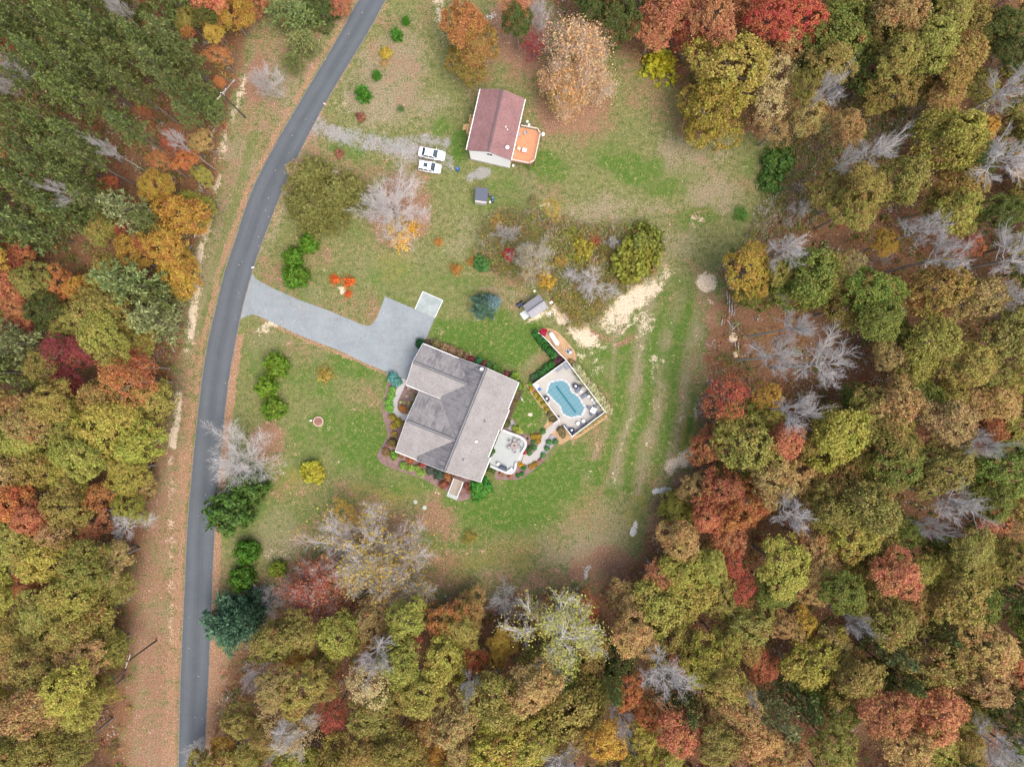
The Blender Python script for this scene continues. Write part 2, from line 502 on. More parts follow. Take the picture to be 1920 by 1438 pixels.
# bare sandy ground
for b in [(1185, 556, 78, 32, -38, 1.0, .7), (1150, 590, 55, 26, 0, .8, .8), (1092, 622, 54, 26, 32, 1.0, .6), (1205, 600, 40, 22, -30, .55, .9), (1050, 590, 40, 18, -20, .75, .9), (1060, 604, 36, 10, -15, .85), (1010, 602, 34, 7, -12, .8), (1045, 595, 14, 12, 0, .7), (1334, 526, 28, 20, 0, 1.0, .5), (1272, 872, 42, 24, -38, 1.0, .6), (1298, 850, 12, 14, 0, .7),
          (1340, 570, 7, 11, 0, .8), (1335, 656, 9, 13, 0, .75), (1174, 614, 15, 6, -10, .9), (1215, 525, 28, 12, -15, .75), (1303, 768, 12, 18, 0, .6), (492, 545, 26, 10, 20, .65), (500, 612, 22, 14, 10, .65), (525, 560, 36, 7, 25, .55), (640, 552, 14, 10, 0, .8), (825, 20, 10, 60, -20, .55), (668, 345, 18, 16, 0, .75),
          (660, 400, 20, 20, 40, .45), (622, 330, 18, 16, 0, .5), (1110, 670, 40, 18, 30, .4), (1205, 640, 8, 40, 0, .5), (1225, 690, 10, 30, 0, .4), (1300, 430, 30, 14, 0, .3), (890, 590, 8, 14, 0, .5), (1195, 520, 40, 10, -25, .8), (505, 1095, 22, 12, 0, .5), (525, 1040, 26, 14, 0, .35), (1020, 372, 14, 6, 0, .35), (610, 430, 14, 6, 0, .5), (640, 205, 40, 20, 0, .18)]:
    blob(SAND, *b)
for b in [(1245, 930, 22, 10, -15, 1.0, .5), (1188, 985, 13, 13, -30, 1.0, .5), (1103, 1068, 8, 16, 25, .7, .5), (1171, 1052, 14, 12, 0, .5), (1240, 870, 8, 8, 0, .3), (925, 35, 16, 10, 20, .6), (930, 10, 10, 10, 0, .4)]:
    blob(PALE, *b)
# gravel drive of the red-roofed house and other stony bits
line(GRAVEL, [(584, 232), (640, 256), (700, 268), (770, 284), (830, 292)], 25, .70, .9)
line(GRAVEL, [(740, 262), (800, 262), (836, 268)], 15, .65, .9)
line(GRAVEL, [(760, 296), (800, 305), (840, 310)], 18, .5, .9)
blob(GRAVEL, 898, 325, 34, 13, 0, .85)
blob(GRAVEL, 1103, 1068, 7, 15, 25, .8)
# field rows where the mower ran
rows = in_poly(PX, PY, [(1140, 560), (1330, 540), (1320, 700), (1290, 830), (1200, 930), (1090, 900), (1150, 760)])
stripe = np.sin((PX * 0.98 + PY * 0.2 + wob * 0.55) * 2 * math.pi / 48) * (0.35 + 1.1 * fbm(110, 3, 9))
DRY = np.maximum(DRY, rows * (0.36 + 0.55 * stripe))
GREEN = np.maximum(GREEN, rows * (0.38 - 0.45 * stripe))
SAND = np.maximum(SAND, rows * np.clip(stripe - 0.6, 0, 1) * 0.75 * (NS > 0.45))
LITTER = np.maximum(LITTER, np.clip((fbm(85, 5, 14) - 0.40) * 2.2, 0, 0.50) * (1 - 0.75 * np.clip(GREEN, 0, 1)) * (1 - np.clip(SAND, 0, 1)))
LITTER = np.maximum(LITTER, woods * 1.0)
GREEN = np.maximum(GREEN, (0.40 + 1.0 * (NB - 0.5)) * sstep(PY, 380, 560) * (1 - sstep(PY, 950, 1100)))
GREEN *= (1 - 0.9 * woods)
for a_ in (GREEN, DRY, OLIVE, SAND, PALE):
    a_ *= (1 - 0.85 * woods)
DRY = np.clip(DRY + (NB - 0.5) * 0.9, 0, 1)
GREEN = np.clip(GREEN + (NM - 0.5) * 0.35 * (GREEN > 0.05), 0, 1)

nx, ny = len(xs), len(ys)
gv = np.zeros((nx * ny, 3), np.float32)
gv[:, 0] = GX.reshape(-1)
gv[:, 1] = GY.reshape(-1)
ii = (np.arange(ny - 1)[:, None] * nx + np.arange(nx - 1)[None, :]).reshape(-1)
gf = np.stack([ii, ii + 1, ii + nx + 1, ii + nx], 1).astype(np.int32)
gm = bpy.data.meshes.new('ground')
gm.vertices.add(len(gv))
gm.vertices.foreach_set('co', gv.reshape(-1))
gm.loops.add(gf.size)
gm.polygons.add(len(gf))
gm.loops.foreach_set('vertex_index', gf.reshape(-1))
gm.polygons.foreach_set('loop_start', np.arange(0, gf.size, 4, dtype=np.int32))
gm.update(calc_edges=True)
for nm, chans in (('ma', (GREEN, LITTER, SAND, TAN)), ('mb', (GRAVEL, DRY, OLIVE, PALE)), ('mc', (woods, NB, NM, NS))):
    at = gm.color_attributes.new(nm, 'FLOAT_COLOR', 'POINT')
    at.data.foreach_set('color', np.stack([c.reshape(-1) for c in chans], 1).astype(np.float32).reshape(-1))

def ground_mat():
    t = NT('ground cover')
    v = t.coords()
    def chans(nm):
        a = t.n('ShaderNodeAttribute', attribute_name=nm)
        s = t.n('ShaderNodeSeparateColor')
        t.l(a.outputs['Color'], s.inputs[0])
        return [s.outputs[0], s.outputs[1], s.outputs[2], a.outputs['Alpha']]
    g, lit, sand, tan = chans('ma')
    grav, dry, oli, pale = chans('mb')
    wds, nb, nm_, ns = chans('mc')
    f1 = t.noise(v, 1.1, 6, 0.72)          # clumps about a metre
    f2 = t.noise(v, 3.8, 5, 0.75)          # tufts and leaves
    f3 = t.noise(v, 9.0, 3, 0.8)           # single leaves
    f0 = t.noise(v, 0.33, 5, 0.65)         # patches a few metres wide
    def stretch(f):
        nd = t.n('ShaderNodeMapRange')
        t.l(f, nd.inputs[0])
        nd.inputs[1].default_value, nd.inputs[2].default_value = 0.30, 0.70
        return nd.outputs[0]
    f1, f2, f3, f0 = stretch(f1), stretch(f2), stretch(f3), stretch(f0)
    fm = stretch(t.noise(v, 0.85, 4, 0.7))
    mixn = t.math('ADD', t.math('ADD', t.math('MULTIPLY', f1, 0.26), t.math('MULTIPLY', f2, 0.28)), t.math('ADD', t.math('MULTIPLY', f0, 0.28), t.math('MULTIPLY', fm, 0.18)))
    def mask(m, k, lo=0.30, hi=0.70):
        return t.step(t.math('ADD', m, t.math('MULTIPLY', t.math('SUBTRACT', mixn, 0.5), k)), lo, hi)
    gk = t.math('ADD', t.math('MULTIPLY', f2, 0.5), t.math('MULTIPLY', f1, 0.5))
    grass = t.mix(t.step(gk, 0.15, 0.85), (0.060, 0.094, 0.022), (0.222, 0.202, 0.092))
    grass = t.mix(t.math('MULTIPLY', t.step(f0, 0.45, 1.0), 0.55), grass, t.mix(f2, (0.09, 0.125, 0.03), (0.21, 0.23, 0.075)))
    grass = t.mix(mask(oli, 1.6), grass, t.mix(f2, (0.115, 0.115, 0.022), (0.285, 0.24, 0.075)))
    straw = t.mix(f2, (0.115, 0.105, 0.055), (0.325, 0.265, 0.175))
    c = t.mix(mask(dry, 1.9, 0.25, 0.85), grass, straw)
    lush = t.mix(f2, (0.030, 0.080, 0.010), (0.098, 0.172, 0.030))
    lush = t.mix(t.math('MULTIPLY', t.step(f1, 0.4, 1.0), 0.8), lush, (0.19, 0.185, 0.065))
    c = t.mix(mask(g, 1.9, 0.28, 0.84), c, lush)
    leafc = t.mix(f2, (0.110, 0.060, 0.038), (0.315, 0.170, 0.112))
    leafc = t.mix(t.math('MULTIPLY', t.step(f3, 0.55, 0.95), 0.7), leafc, (0.46, 0.32, 0.24))
    floor = t.mix(f2, (0.075, 0.042, 0.028), (0.28, 0.140, 0.080))
    leafc = t.mix(wds, leafc, floor)
    c = t.mix(t.math('MULTIPLY', mask(lit, 1.9, 0.28, 0.86), 0.93), c, leafc)
    tanc = t.mix(f2, (0.145, 0.080, 0.046), (0.39, 0.245, 0.155))
    c = t.mix(mask(tan, 1.9, 0.30, 0.86), c, tanc)
    gr = t.mix(f3, (0.165, 0.16, 0.158), (0.34, 0.338, 0.34))
    c = t.mix(t.math('MULTIPLY', mask(grav, 1.7, 0.34, 0.80), 0.85), c, gr)
    sn = t.mix(f2, (0.40, 0.325, 0.235), (0.64, 0.535, 0.40))
    c = t.mix(mask(sand, 2.3, 0.30, 0.88), c, sn)
    pl = t.mix(f2, (0.36, 0.35, 0.34), (0.58, 0.57, 0.55))
    c = t.mix(mask(pale, 1.9, 0.5, 0.8), c, pl)
    # single pale and orange leaves lying about, denser where leaves have fallen
    vo = t.n('ShaderNodeTexVoronoi')
    t.l(v, vo.inputs['Vector'])
    vo.inputs['Scale'].default_value = 3.4
    sep = t.n('ShaderNodeSeparateColor')
    t.l(vo.outputs['Color'], sep.inputs[0])
    near = t.math('LESS_THAN', vo.outputs['Distance'], 0.24)
    dens = t.math('ADD', 0.10, t.math('MULTIPLY', t.math('MAXIMUM', lit, tan), 0.5))
    pick = t.math('LESS_THAN', sep.outputs[0], dens)
    fl = t.math('MULTIPLY', t.math('MULTIPLY', near, pick), 0.7)
    fcol = t.mix(sep.outputs[1], (0.50, 0.40, 0.28), (0.36, 0.15, 0.07))
    fcol = t.mix(wds, fcol, (0.22, 0.10, 0.055))
    c = t.mix(fl, c, fcol)
    k = t.math('ADD', 0.55, t.math('ADD', t.math('MULTIPLY', f3, 0.45), t.math('MULTIPLY', f2, 0.45)))
    sc = t.n('ShaderNodeVectorMath', operation='SCALE')
    t.l(c, sc.inputs[0])
    t.l(k, sc.inputs['Scale'])
    t.fin(sc.outputs[0], 0.95, 0.1)
    t.bump(mixn, 0.8, 0.25)
    return t.m
gm.materials.append(ground_mat())
struct(put('ground', gm))

# ---------------------------------------------------------------- road
def ribbon(name, A, B, z, m, kind='structure', th=0.0):
    n = len(A)
    vs = [(*W2(p), z) for p in A] + [(*W2(p), z) for p in B]
    fs = [(i, n + i, n + i + 1, i + 1) for i in range(n - 1)]
    me = bpy.data.meshes.new(name)
    me.from_pydata(vs, [], fs)
    uv = me.uv_layers.new(name='across')
    Ls = [0.0]
    for i in range(n - 1):
        Ls.append(Ls[-1] + math.dist(vs[i], vs[i + 1]))
    for p in me.polygons:
        for li in p.loop_indices:
            vi = me.loops[li].vertex_index
            uv.data[li].uv = (0.0 if vi < n else 1.0, Ls[vi % n])
    if me.polygons[0].normal.z < 0:
        me.flip_normals()
    me.materials.append(m)
    return put(name, me)
def asphalt(name, c, tracks=0.0, stain=0.2):
    t = NT(name)
    v = t.coords()
    n1, n2, n3 = t.noise(v, 9, 4, 0.8), t.noise(v, 0.35, 5, 0.6), t.noise(v, 1.7, 5, 0.7)
    k = t.math('ADD', 0.80, t.math('MULTIPLY', n1, 0.26))
    k = t.math('ADD', k, t.math('MULTIPLY', t.math('SUBTRACT', n2, 0.5), 1.1 * stain))
    k = t.math('ADD', k, t.math('MULTIPLY', t.math('SUBTRACT', n3, 0.5), stain))
    if tracks:
        uv = t.n('ShaderNodeUVMap', uv_map='across')
        s = t.n('ShaderNodeSeparateXYZ')
        t.l(uv.outputs[0], s.inputs[0])
        w = t.math('COSINE', t.math('MULTIPLY', s.outputs[0], 4 * math.pi))
        k = t.math('SUBTRACT', k, t.math('MULTIPLY', w, tracks))
        mp = t.n('ShaderNodeMapping')
        mp.inputs['Scale'].default_value = (26, 0.10, 1)
        t.l(uv.outputs[0], mp.inputs[0])
        k = t.math('ADD', k, t.math('MULTIPLY', t.math('SUBTRACT', t.noise(mp.outputs[0], 1.0, 3), 0.5), 0.34))
        e = t.math('ABSOLUTE', t.math('SUBTRACT', s.outputs[0], 0.5))
        edge = t.step(t.math('ADD', e, t.math('MULTIPLY', t.math('SUBTRACT', n3, 0.5), 0.10)), 0.455, 0.495)
    sc = t.n('ShaderNodeVectorMath', operation='SCALE')
    sc.inputs[0].default_value = c
    t.l(k, sc.inputs['Scale'])
    col = sc.outputs[0]
    if tracks:
        col = t.mix(t.math('MULTIPLY', edge, 0.6), col, (0.30, 0.22, 0.15))
    # scattered leaves blown over the surface
    vo = t.n('ShaderNodeTexVoronoi')
    t.l(v, vo.inputs['Vector'])
    vo.inputs['Scale'].default_value = 1.6
    sp = t.n('ShaderNodeSeparateColor')
    t.l(vo.outputs['Color'], sp.inputs[0])
    fl = t.math('MULTIPLY', t.math('LESS_THAN', vo.outputs['Distance'], 0.13), t.math('LESS_THAN', sp.outputs[0], 0.10))
    col = t.mix(fl, col, (0.42, 0.34, 0.25))
    t.fin(col, 0.9, 0.2)
    t.bump(n1, 0.3, 0.01)
    return t.m
M_ROAD = asphalt('road asphalt', (0.092, 0.105, 0.118), 0.085, 0.24)
M_DRIVE = asphalt('driveway asphalt', (0.222, 0.252, 0.268), 0, 0.42)
n_ = 90
def resample(pts, n):
    s = spline(pts, 12)
    d = np.cumsum([0] + [math.dist(s[i], s[i + 1]) for i in range(len(s) - 1)])
    q = np.linspace(0, d[-1], n)
    return list(zip(np.interp(q, d, [p[0] for p in s]), np.interp(q, d, [p[1] for p in s])))
RLs, RRs = resample(ROAD_L, n_), resample(ROAD_R, n_)
struct(ribbon('road', RLs, RRs, 0.012, M_ROAD))

def sheet(name, pts, z, m, z0=None):
    b = MB()
    P = [W2(p) for p in pts]
    b.prism(P, -0.05 if z0 is None else z0, z)
    return struct(b.build(name, m))
DRIVE = [(463, 535), (474, 514), (480.5, 524), (512, 541), (560, 562), (615, 582), (672, 606), (682, 610), (690, 611), (698, 608), (704, 600), (708, 594), (722, 556), (778, 580), (815, 596), (801, 631), (788, 652), (774, 684), (763, 712), (729, 699), (683, 680), (637, 657.5), (562, 629),
         (490, 595), (476, 590), (464, 592), (448, 600), (452, 580)]
sheet('driveway', DRIVE, 0.008, M_DRIVE)

# ---------------------------------------------------------------- concrete and planting beds
def concrete(name, c, var=0.10):
    t = NT(name)
    v = t.coords()
    n1, n2, n3 = t.noise(v, 0.55, 5, 0.6), t.noise(v, 2.6, 5, 0.7), t.noise(v, 14, 3, 0.7)
    k = t.math('ADD', 1.0, t.math('MULTIPLY', t.math('SUBTRACT', n1, 0.5), 3.2 * var))
    k = t.math('ADD', k, t.math('MULTIPLY', t.math('SUBTRACT', n2, 0.5), 1.8 * var))
    k = t.math('ADD', k, t.math('MULTIPLY', t.math('SUBTRACT', n3, 0.5), var))
    sc = t.n('ShaderNodeVectorMath', operation='SCALE')
    sc.inputs[0].default_value = c
    t.l(k, sc.inputs['Scale'])
    col = t.mix(t.step(n2, 0.56, 0.74), sc.outputs[0], (c[0] * 0.86, c[1] * 0.80, c[2] * 0.72))
    t.fin(col, 0.85, 0.2)
    t.bump(n3, 0.2, 0.01)
    return t.m
M_CONC = concrete('patio concrete', (0.33, 0.355, 0.35))
M_CONC_WARM = concrete('pool deck concrete', (0.335, 0.322, 0.295))
M_PATH = concrete('path concrete', (0.345, 0.33, 0.315), 0.06)
M_WALK = concrete('entry walk concrete', (0.35, 0.345, 0.34), 0.07)
def mulch(name, a, b, s=5.0):
    t = NT(name)
    v = t.coords()
    n1, n2 = t.noise(v, s, 6, 0.8), t.noise(v, 0.8, 4, 0.6)
    c = t.mix(t.step(t.math('ADD', t.math('MULTIPLY', n1, 0.65), t.math('MULTIPLY', n2, 0.35)), 0.33, 0.67), a, b)
    t.fin(c, 0.95, 0.1)
    t.bump(n1, 0.9, 0.06)
    return t.m
M_MULCH = mulch('purple brown mulch', (0.105, 0.065, 0.055), (0.27, 0.185, 0.175))
M_MULCH_TAN = mulch('tan mulch', (0.23, 0.145, 0.08), (0.47, 0.32, 0.19))
M_MULCH_DARK = mulch('dark mulch', (0.045, 0.030, 0.022), (0.12, 0.085, 0.06))
M_STONES = mulch('grey stones', (0.17, 0.165, 0.19), (0.34, 0.33, 0.37), 3.5)
def zz(z, pts):
    return [z(*p) for p in pts]
def smooth(pts, per=5):
    return spline(pts, per, True)
sheet('garden_bed', smooth(zz(Z1, [(150, 672), (300, 690), (330, 760), (330, 900), (420, 950), (600, 1010), (720, 1080), (860, 1120), (910, 1180), (800, 1260), (700, 1300), (610, 1235), (540, 1200), (440, 1145), (330, 1105), (200, 1062), (120, 1015), (108, 960), (150, 890), (178, 820), (160, 740)])), 0.030, M_MULCH)
sheet('garden_bed', zz(Z1, [(190, 385), (285, 420), (330, 470), (240, 640), (200, 690), (150, 690), (140, 640)]), 0.034, M_MULCH)
sheet('garden_bed', zz(Z1, [(300, 455), (440, 500), (440, 700), (330, 700), (262, 672), (240, 640), (246, 590)]), 0.038, M_MULCH)
sheet('garden_bed', smooth(zz(Z1, [(440, 140), (560, 160), (740, 240), (890, 305), (1060, 370), (1140, 440), (1150, 520), (1090, 640), (1060, 720), (1020, 800), (960, 700), (1000, 480), (800, 380), (600, 300), (430, 240)]), 4), 0.026, M_MULCH_DARK)
sheet('garden_bed', smooth(zz(Z5, [(560, 420), (640, 360), (700, 250), (740, 220), (790, 330), (900, 440), (960, 490), (1080, 480), (1180, 430), (1290, 430), (1240, 700), (1100, 860), (900, 880), (780, 700)]), 4), 0.030, M_MULCH)
sheet('garden_bed', smooth(zz(Z5, [(760, 1000), (830, 940), (980, 990), (1120, 950), (1210, 860), (1290, 640), (1380, 500), (1470, 560), (1510, 620), (1390, 720), (1300, 880), (1230, 960), (1080, 1090), (1000, 1150), (900, 1225), (760, 1258), (560, 1250), (440, 1240), (430, 1090), (600, 1120)]), 4), 0.034, M_MULCH)
sheet('garden_bed', zz(Z5, [(640, 335), (720, 240), (790, 335), (705, 420), (650, 400)]), 0.040, M_STONES)
sheet('garden_bed', smooth(zz(Z5, [(1330, 560), (1390, 500), (1470, 555), (1400, 700), (1300, 800), (1240, 900), (1200, 850)]), 4), 0.042, M_STONES)
sheet('garden_bed', zz(Z3, [(245, 555), (300, 480), (370, 560), (800, 1150), (690, 1230), (600, 1300), (530, 1265), (590, 1180), (600, 1110), (560, 1010), (440, 870), (310, 690)]), 0.030, M_MULCH_TAN)
sheet('garden_bed', smooth(zz(Z3, [(790, 1180), (880, 1230), (1000, 1400), (1200, 1270), (1560, 1060), (1610, 1100), (1400, 1250), (1200, 1390), (1100, 1450), (960, 1480), (840, 1560), (760, 1520), (700, 1400), (640, 1370)]), 4), 0.026, M_MULCH_TAN)
sheet('garden_bed', smooth(zz(Z2, [(360, 590), (430, 552), (540, 566), (640, 615), (760, 740), (862, 870), (892, 985), (870, 1090), (800, 1060), (740, 1000), (620, 860), (480, 715)]), 4), 0.030, M_MULCH_TAN)
sheet('garden_bed', smooth(zz(Z2, [(300, 600), (370, 620), (480, 720), (620, 870), (735, 1000), (500, 1170), (300, 1320), (240, 1290), (260, 1230), (420, 1100), (520, 990), (430, 850), (320, 700)]), 4), 0.022, M_MULCH_DARK)

PATIO = zz(Z5, [(510, 470), (555, 405), (700, 462), (830, 508), (905, 550), (950, 595), (963, 640), (950, 700), (915, 760), (868, 810), (800, 950), (790, 1030), (770, 1095), (735, 1135), (690, 1150), (620, 1138), (440, 1065), (345, 1015), (355, 890), (395, 760), (450, 620)])
sheet('patio', PATIO, 0.30, M_CONC)
def path_ribbon(name, cl, wd, z, m):
    cs = spline([W2(p) for p in cl], 8)
    ws_ = np.interp(np.linspace(0, 1, len(cs)), np.linspace(0, 1, len(wd)), wd)
    L, Rr = [], []
    for i, p in enumerate(cs):
        a, b = cs[max(i - 1, 0)], cs[min(i + 1, len(cs) - 1)]
        dx, dy = b[0] - a[0], b[1] - a[1]
        q = math.hypot(dx, dy)
        L.append((p[0] - dy / q * ws_[i] / 2, p[1] + dx / q * ws_[i] / 2))
        Rr.append((p[0] + dy / q * ws_[i] / 2, p[1] - dx / q * ws_[i] / 2))
    b = MB()
    n = len(cs)
    vs = [(x, y, zz_) for zz_ in (0.0, z) for x, y in L + Rr]
    fs = []
    for i in range(n - 1):
        fs += [(2 * n + i, 3 * n + i, 3 * n + i + 1, 2 * n + i + 1), (i, i + 1, 2 * n + i + 1, 2 * n + i), (n + i, 3 * n + i, 3 * n + i + 1, n + i + 1)]
    fs += [(0, n, 3 * n, 2 * n), (n - 1, 2 * n - 1, 4 * n - 1, 3 * n - 1)]
    b.add(vs, fs)
    return struct(b.build(name, m))
path_ribbon('garden_path', zz(Z5, [(905, 890), (990, 915), (1080, 885), (1165, 790), (1210, 690), (1245, 580), (1310, 470), (1420, 370), (1535, 285)]), [1.75, 1.75, 1.6, 1.35, 1.2, 1.2, 1.2, 1.2, 1.25], 0.07, M_PATH)
path_ribbon('entry_walk', zz(Z6, [(278, 432), (252, 500), (222, 570), (194, 640), (194, 710), (222, 755), (262, 775), (318, 776)]), [1.15, 1.15, 1.05, 1.05, 1.1, 1.2, 1.15, 1.1], 0.07, M_WALK)
# gravel filled parking pad with timber edging at the top of the drive
pad = [(792.6, 547), (830.5, 563.4), (815, 596), (778, 580)]
M_PAD = concrete('pale gravel', (0.26, 0.30, 0.295), 0.34)
pd = thing('parking_pad', 'square pale gravel pad with white edging at the end of the blacktop', 'parking pad', (*W2((804, 571)), 0))
pc = W2((804, 571))
pl_ = [(W2(p)[0] - pc[0], W2(p)[1] - pc[1]) for p in pad]
MB().prism(pl_, 0.0, 0.05).build('gravel_fill', M_PAD, pd)
for i in (0, 1, 3):
    a, b = pl_[i], pl_[(i + 1) % 4]
    MB().tube([(a[0], a[1], 0.06), (b[0], b[1], 0.06)], 0.09, 4).build('edging', mat('pale edging', (0.62, 0.62, 0.62)), pd)
# ================================================================ BUILDINGS
def shingles(name, a, b, streak=0.0, rough=0.9, spots=None, sdir=(0.2, 2.4, 1)):
    t = NT(name)
    v = t.coords()
    n1, n2 = t.noise(v, 3.4, 5, 0.9), t.noise(v, 0.5, 4, 0.6)
    k = t.math('ADD', t.math('MULTIPLY', n1, 0.75), t.math('MULTIPLY', n2, 0.25))
    c = t.mix(t.step(k, 0.33, 0.67), a, b)
    if spots:
        n4 = t.noise(v, 1.9, 4, 0.8)
        c = t.mix(t.math('MULTIPLY', t.step(n4, 0.5, 0.68), 0.55), c, spots)
    if streak:
        w = t.coords(sdir)
        n3 = t.noise(w, 1.0, 5, 0.65)
        n5 = t.noise(v, 0.28, 3, 0.6)
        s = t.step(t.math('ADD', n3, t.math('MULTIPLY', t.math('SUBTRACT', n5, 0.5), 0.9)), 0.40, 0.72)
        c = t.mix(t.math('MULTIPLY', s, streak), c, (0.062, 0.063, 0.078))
    t.fin(c, rough, 0.15)
    t.bump(n1, 0.4, 0.02)
    return t.m
GA, GB = (0.170, 0.162, 0.158), (0.305, 0.291, 0.287)
M_ROOF = shingles('grey shingles', GA, GB)
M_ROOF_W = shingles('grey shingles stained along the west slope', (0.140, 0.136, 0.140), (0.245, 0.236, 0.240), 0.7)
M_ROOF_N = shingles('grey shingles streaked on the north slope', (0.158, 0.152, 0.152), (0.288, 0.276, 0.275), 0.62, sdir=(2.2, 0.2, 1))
M_RIDGE = mat('ridge cap shingles', (0.085, 0.09, 0.10), 0.9, 0.2, 9)
M_WHITE = mat('white vinyl', (0.78, 0.78, 0.78), 0.5, 0.03, 3)
M_SIDING = mat('cream siding', (0.60, 0.58, 0.53), 0.6, 0.04, 3)
M_GLASS = mat('dark window glass', (0.04, 0.05, 0.06), 0.08, 0.05, 2, 0.6)
M_METAL = mat('grey metal', (0.34, 0.35, 0.37), 0.4, 0.08, 5, 0.5, 0.6)
M_DARK = mat('charcoal wicker', (0.060, 0.066, 0.085), 0.7, 0.25, 14)
M_GREYCLOTH = mat('slate grey fabric', (0.13, 0.145, 0.185), 0.8, 0.12, 10)
M_WOODPALE = mat('weathered boards', (0.40, 0.35, 0.29), 0.85, 0.18, 6)

ANG = math.atan2(-0.376, 0.9266)
hx, hy = W2((860, 770))
house = thing('house', 'long single storey house with three gabled grey shingle roofs beside the pool', 'house', (hx, hy, 0), ANG)
def fold(zr, c, s, axis):                     # roof plane height: ridge zr at coordinate c, slope s each side
    return (lambda x, y: zr - s * abs(x - c)) if axis == 'x' else (lambda x, y: zr - s * abs(y - c))
S = 0.52
zM = fold(6.2, 2.08, S, 'x')
zG = fold(5.2, 5.42, S, 'y')
zS = fold(6.08, -4.68, S, 'y')
def wall_poly(pts, z0, zt, th=0.0):
    return MB().prism(pts, z0, zt)
# walls with gables up to the roof planes
def gable_walls(x0, x1, y0, y1, zf, axis):
    b = MB()
    if axis == 'x':
        xm = 2.08
        prof = [(x0, 0), (x1, 0), (x1, zf(x1, 0) - 0.22), (xm, zf(xm, 0) - 0.22), (x0, zf(x0, 0) - 0.22)]
        vs = [(p[0], y0, p[1]) for p in prof] + [(p[0], y1, p[1]) for p in prof]
    else:
        ym = 5.42 if y0 > 0 else -4.68
        prof = [(y0, 0), (y1, 0), (y1, zf(0, y1) - 0.22), (ym, zf(0, ym) - 0.22), (y0, zf(0, y0) - 0.22)]
        vs = [(x0, p[0], p[1]) for p in prof] + [(x1, p[0], p[1]) for p in prof]
    n = 5
    fs = [tuple(range(n)), tuple(range(2 * n - 1, n - 1, -1))] + [(i, n + i, n + (i + 1) % n, (i + 1) % n) for i in range(n)]
    return b.add(vs, fs)
gable_walls(-3.0, 8.0, -10.1, 8.9, zM, 'x').build('wall', M_SIDING, house)
gable_walls(-10.1, -2.5, 1.5, 8.6, zG, 'y').build('wall', M_SIDING, house)
gable_walls(-7.2, -2.4, -10.6, 0.45, zS, 'y').build('wall', M_SIDING, house)
TH = 0.16
roofE = [(2.08, 9.3), (8.42, 9.1), (8.42, 3.8), (8.68, 3.8), (8.68, -0.3), (8.36, -0.3), (8.36, -5.6), (8.78, -5.6), (8.78, -10.4), (2.08, -10.5)]
roofW = [(2.08, 9.3), (2.08, -10.5), (-3.5, -11.0), (-3.5, 9.05)]
def roofpart(pts, zf, m):
    return MB().slab(pts, zf, TH).build('roof', m, house)
roofpart(roofE, zM, M_ROOF)
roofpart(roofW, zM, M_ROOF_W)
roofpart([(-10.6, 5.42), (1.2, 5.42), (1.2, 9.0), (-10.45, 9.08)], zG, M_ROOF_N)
roofpart([(-10.6, 5.42), (-10.55, 1.0), (1.2, 1.0), (1.2, 5.42)], zG, M_ROOF)
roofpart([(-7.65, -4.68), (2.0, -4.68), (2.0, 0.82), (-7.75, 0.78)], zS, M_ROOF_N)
roofpart([(-7.65, -4.68), (-7.78, -11.05), (2.0, -11.0), (2.0, -4.68)], zS, M_ROOF)
# ridge vents, gutters and rake boards
for a, b in (((2.08, 9.25, 6.2), (2.08, -10.45, 6.2)), ((-10.55, 5.42, 5.2), (0.1, 5.42, 5.2)), ((-7.6, -4.68, 6.08), (1.8, -4.68, 6.08))):
    d = Vector(b) - Vector(a)
    mid = (Vector(a) + Vector(b)) / 2
    MB().cbox((mid.x, mid.y, mid.z + 0.02), d.length, 0.50, 0.10, math.atan2(d.y, d.x), 0, 0.03).build('ridge_vent', M_RIDGE, house)
    MB().cbox((mid.x, mid.y, mid.z + 0.075), d.length - 0.1, 0.13, 0.03, math.atan2(d.y, d.x), 0, 0.01).build('ridge_cap', M_ROOF, house)
def beam(a, b, w, h, m, name, parent):
    a, b = Vector(a), Vector(b)
    d = b - a
    mid = (a + b) / 2
    return MB().cbox(mid, d.length, w, h, math.atan2(d.y, d.x), -math.asin(max(-1, min(1, d.z / d.length)))).build(name, m, parent)
for a, b in (((-10.55, 0.93), (-3.5, 0.93)), ((-10.45, 9.15), (-3.4, 9.1)), ((-7.78, -11.12), (-3.4, -11.07))):
    z = (zG if a[1] > -5 else zS)(0, a[1]) - 0.06
    beam((a[0], a[1], z), (b[0], b[1], z), 0.13, 0.14, M_WHITE, 'gutter', house)
for a, b in ((roofE[1], roofE[2]), (roofE[3], roofE[4]), (roofE[5], roofE[6]), (roofE[7], roofE[8])):
    z = zM(*a) - 0.08
    beam((a[0] + 0.07, a[1], z), (b[0] + 0.07, b[1], z), 0.12, 0.14, M_WHITE, 'gutter', house)
for zf, pts in ((zM, [(8.42, 9.13), (2.08, 9.36), (-3.5, 9.14)]), (zM, [(8.78, -10.45), (2.08, -10.56), (-3.5, -11.07)]), (zG, [(-10.5, 9.08), (-10.66, 5.42), (-10.6, 1.0)]), (zS, [(-7.82, 0.78), (-7.72, -4.68), (-7.84, -11.05)])):
    for a, b in zip(pts, pts[1:]):
        beam((a[0], a[1], zf(*a) - 0.10), (b[0], b[1], zf(*b) - 0.10), 0.05, 0.2, M_WHITE, 'rake_board', house)
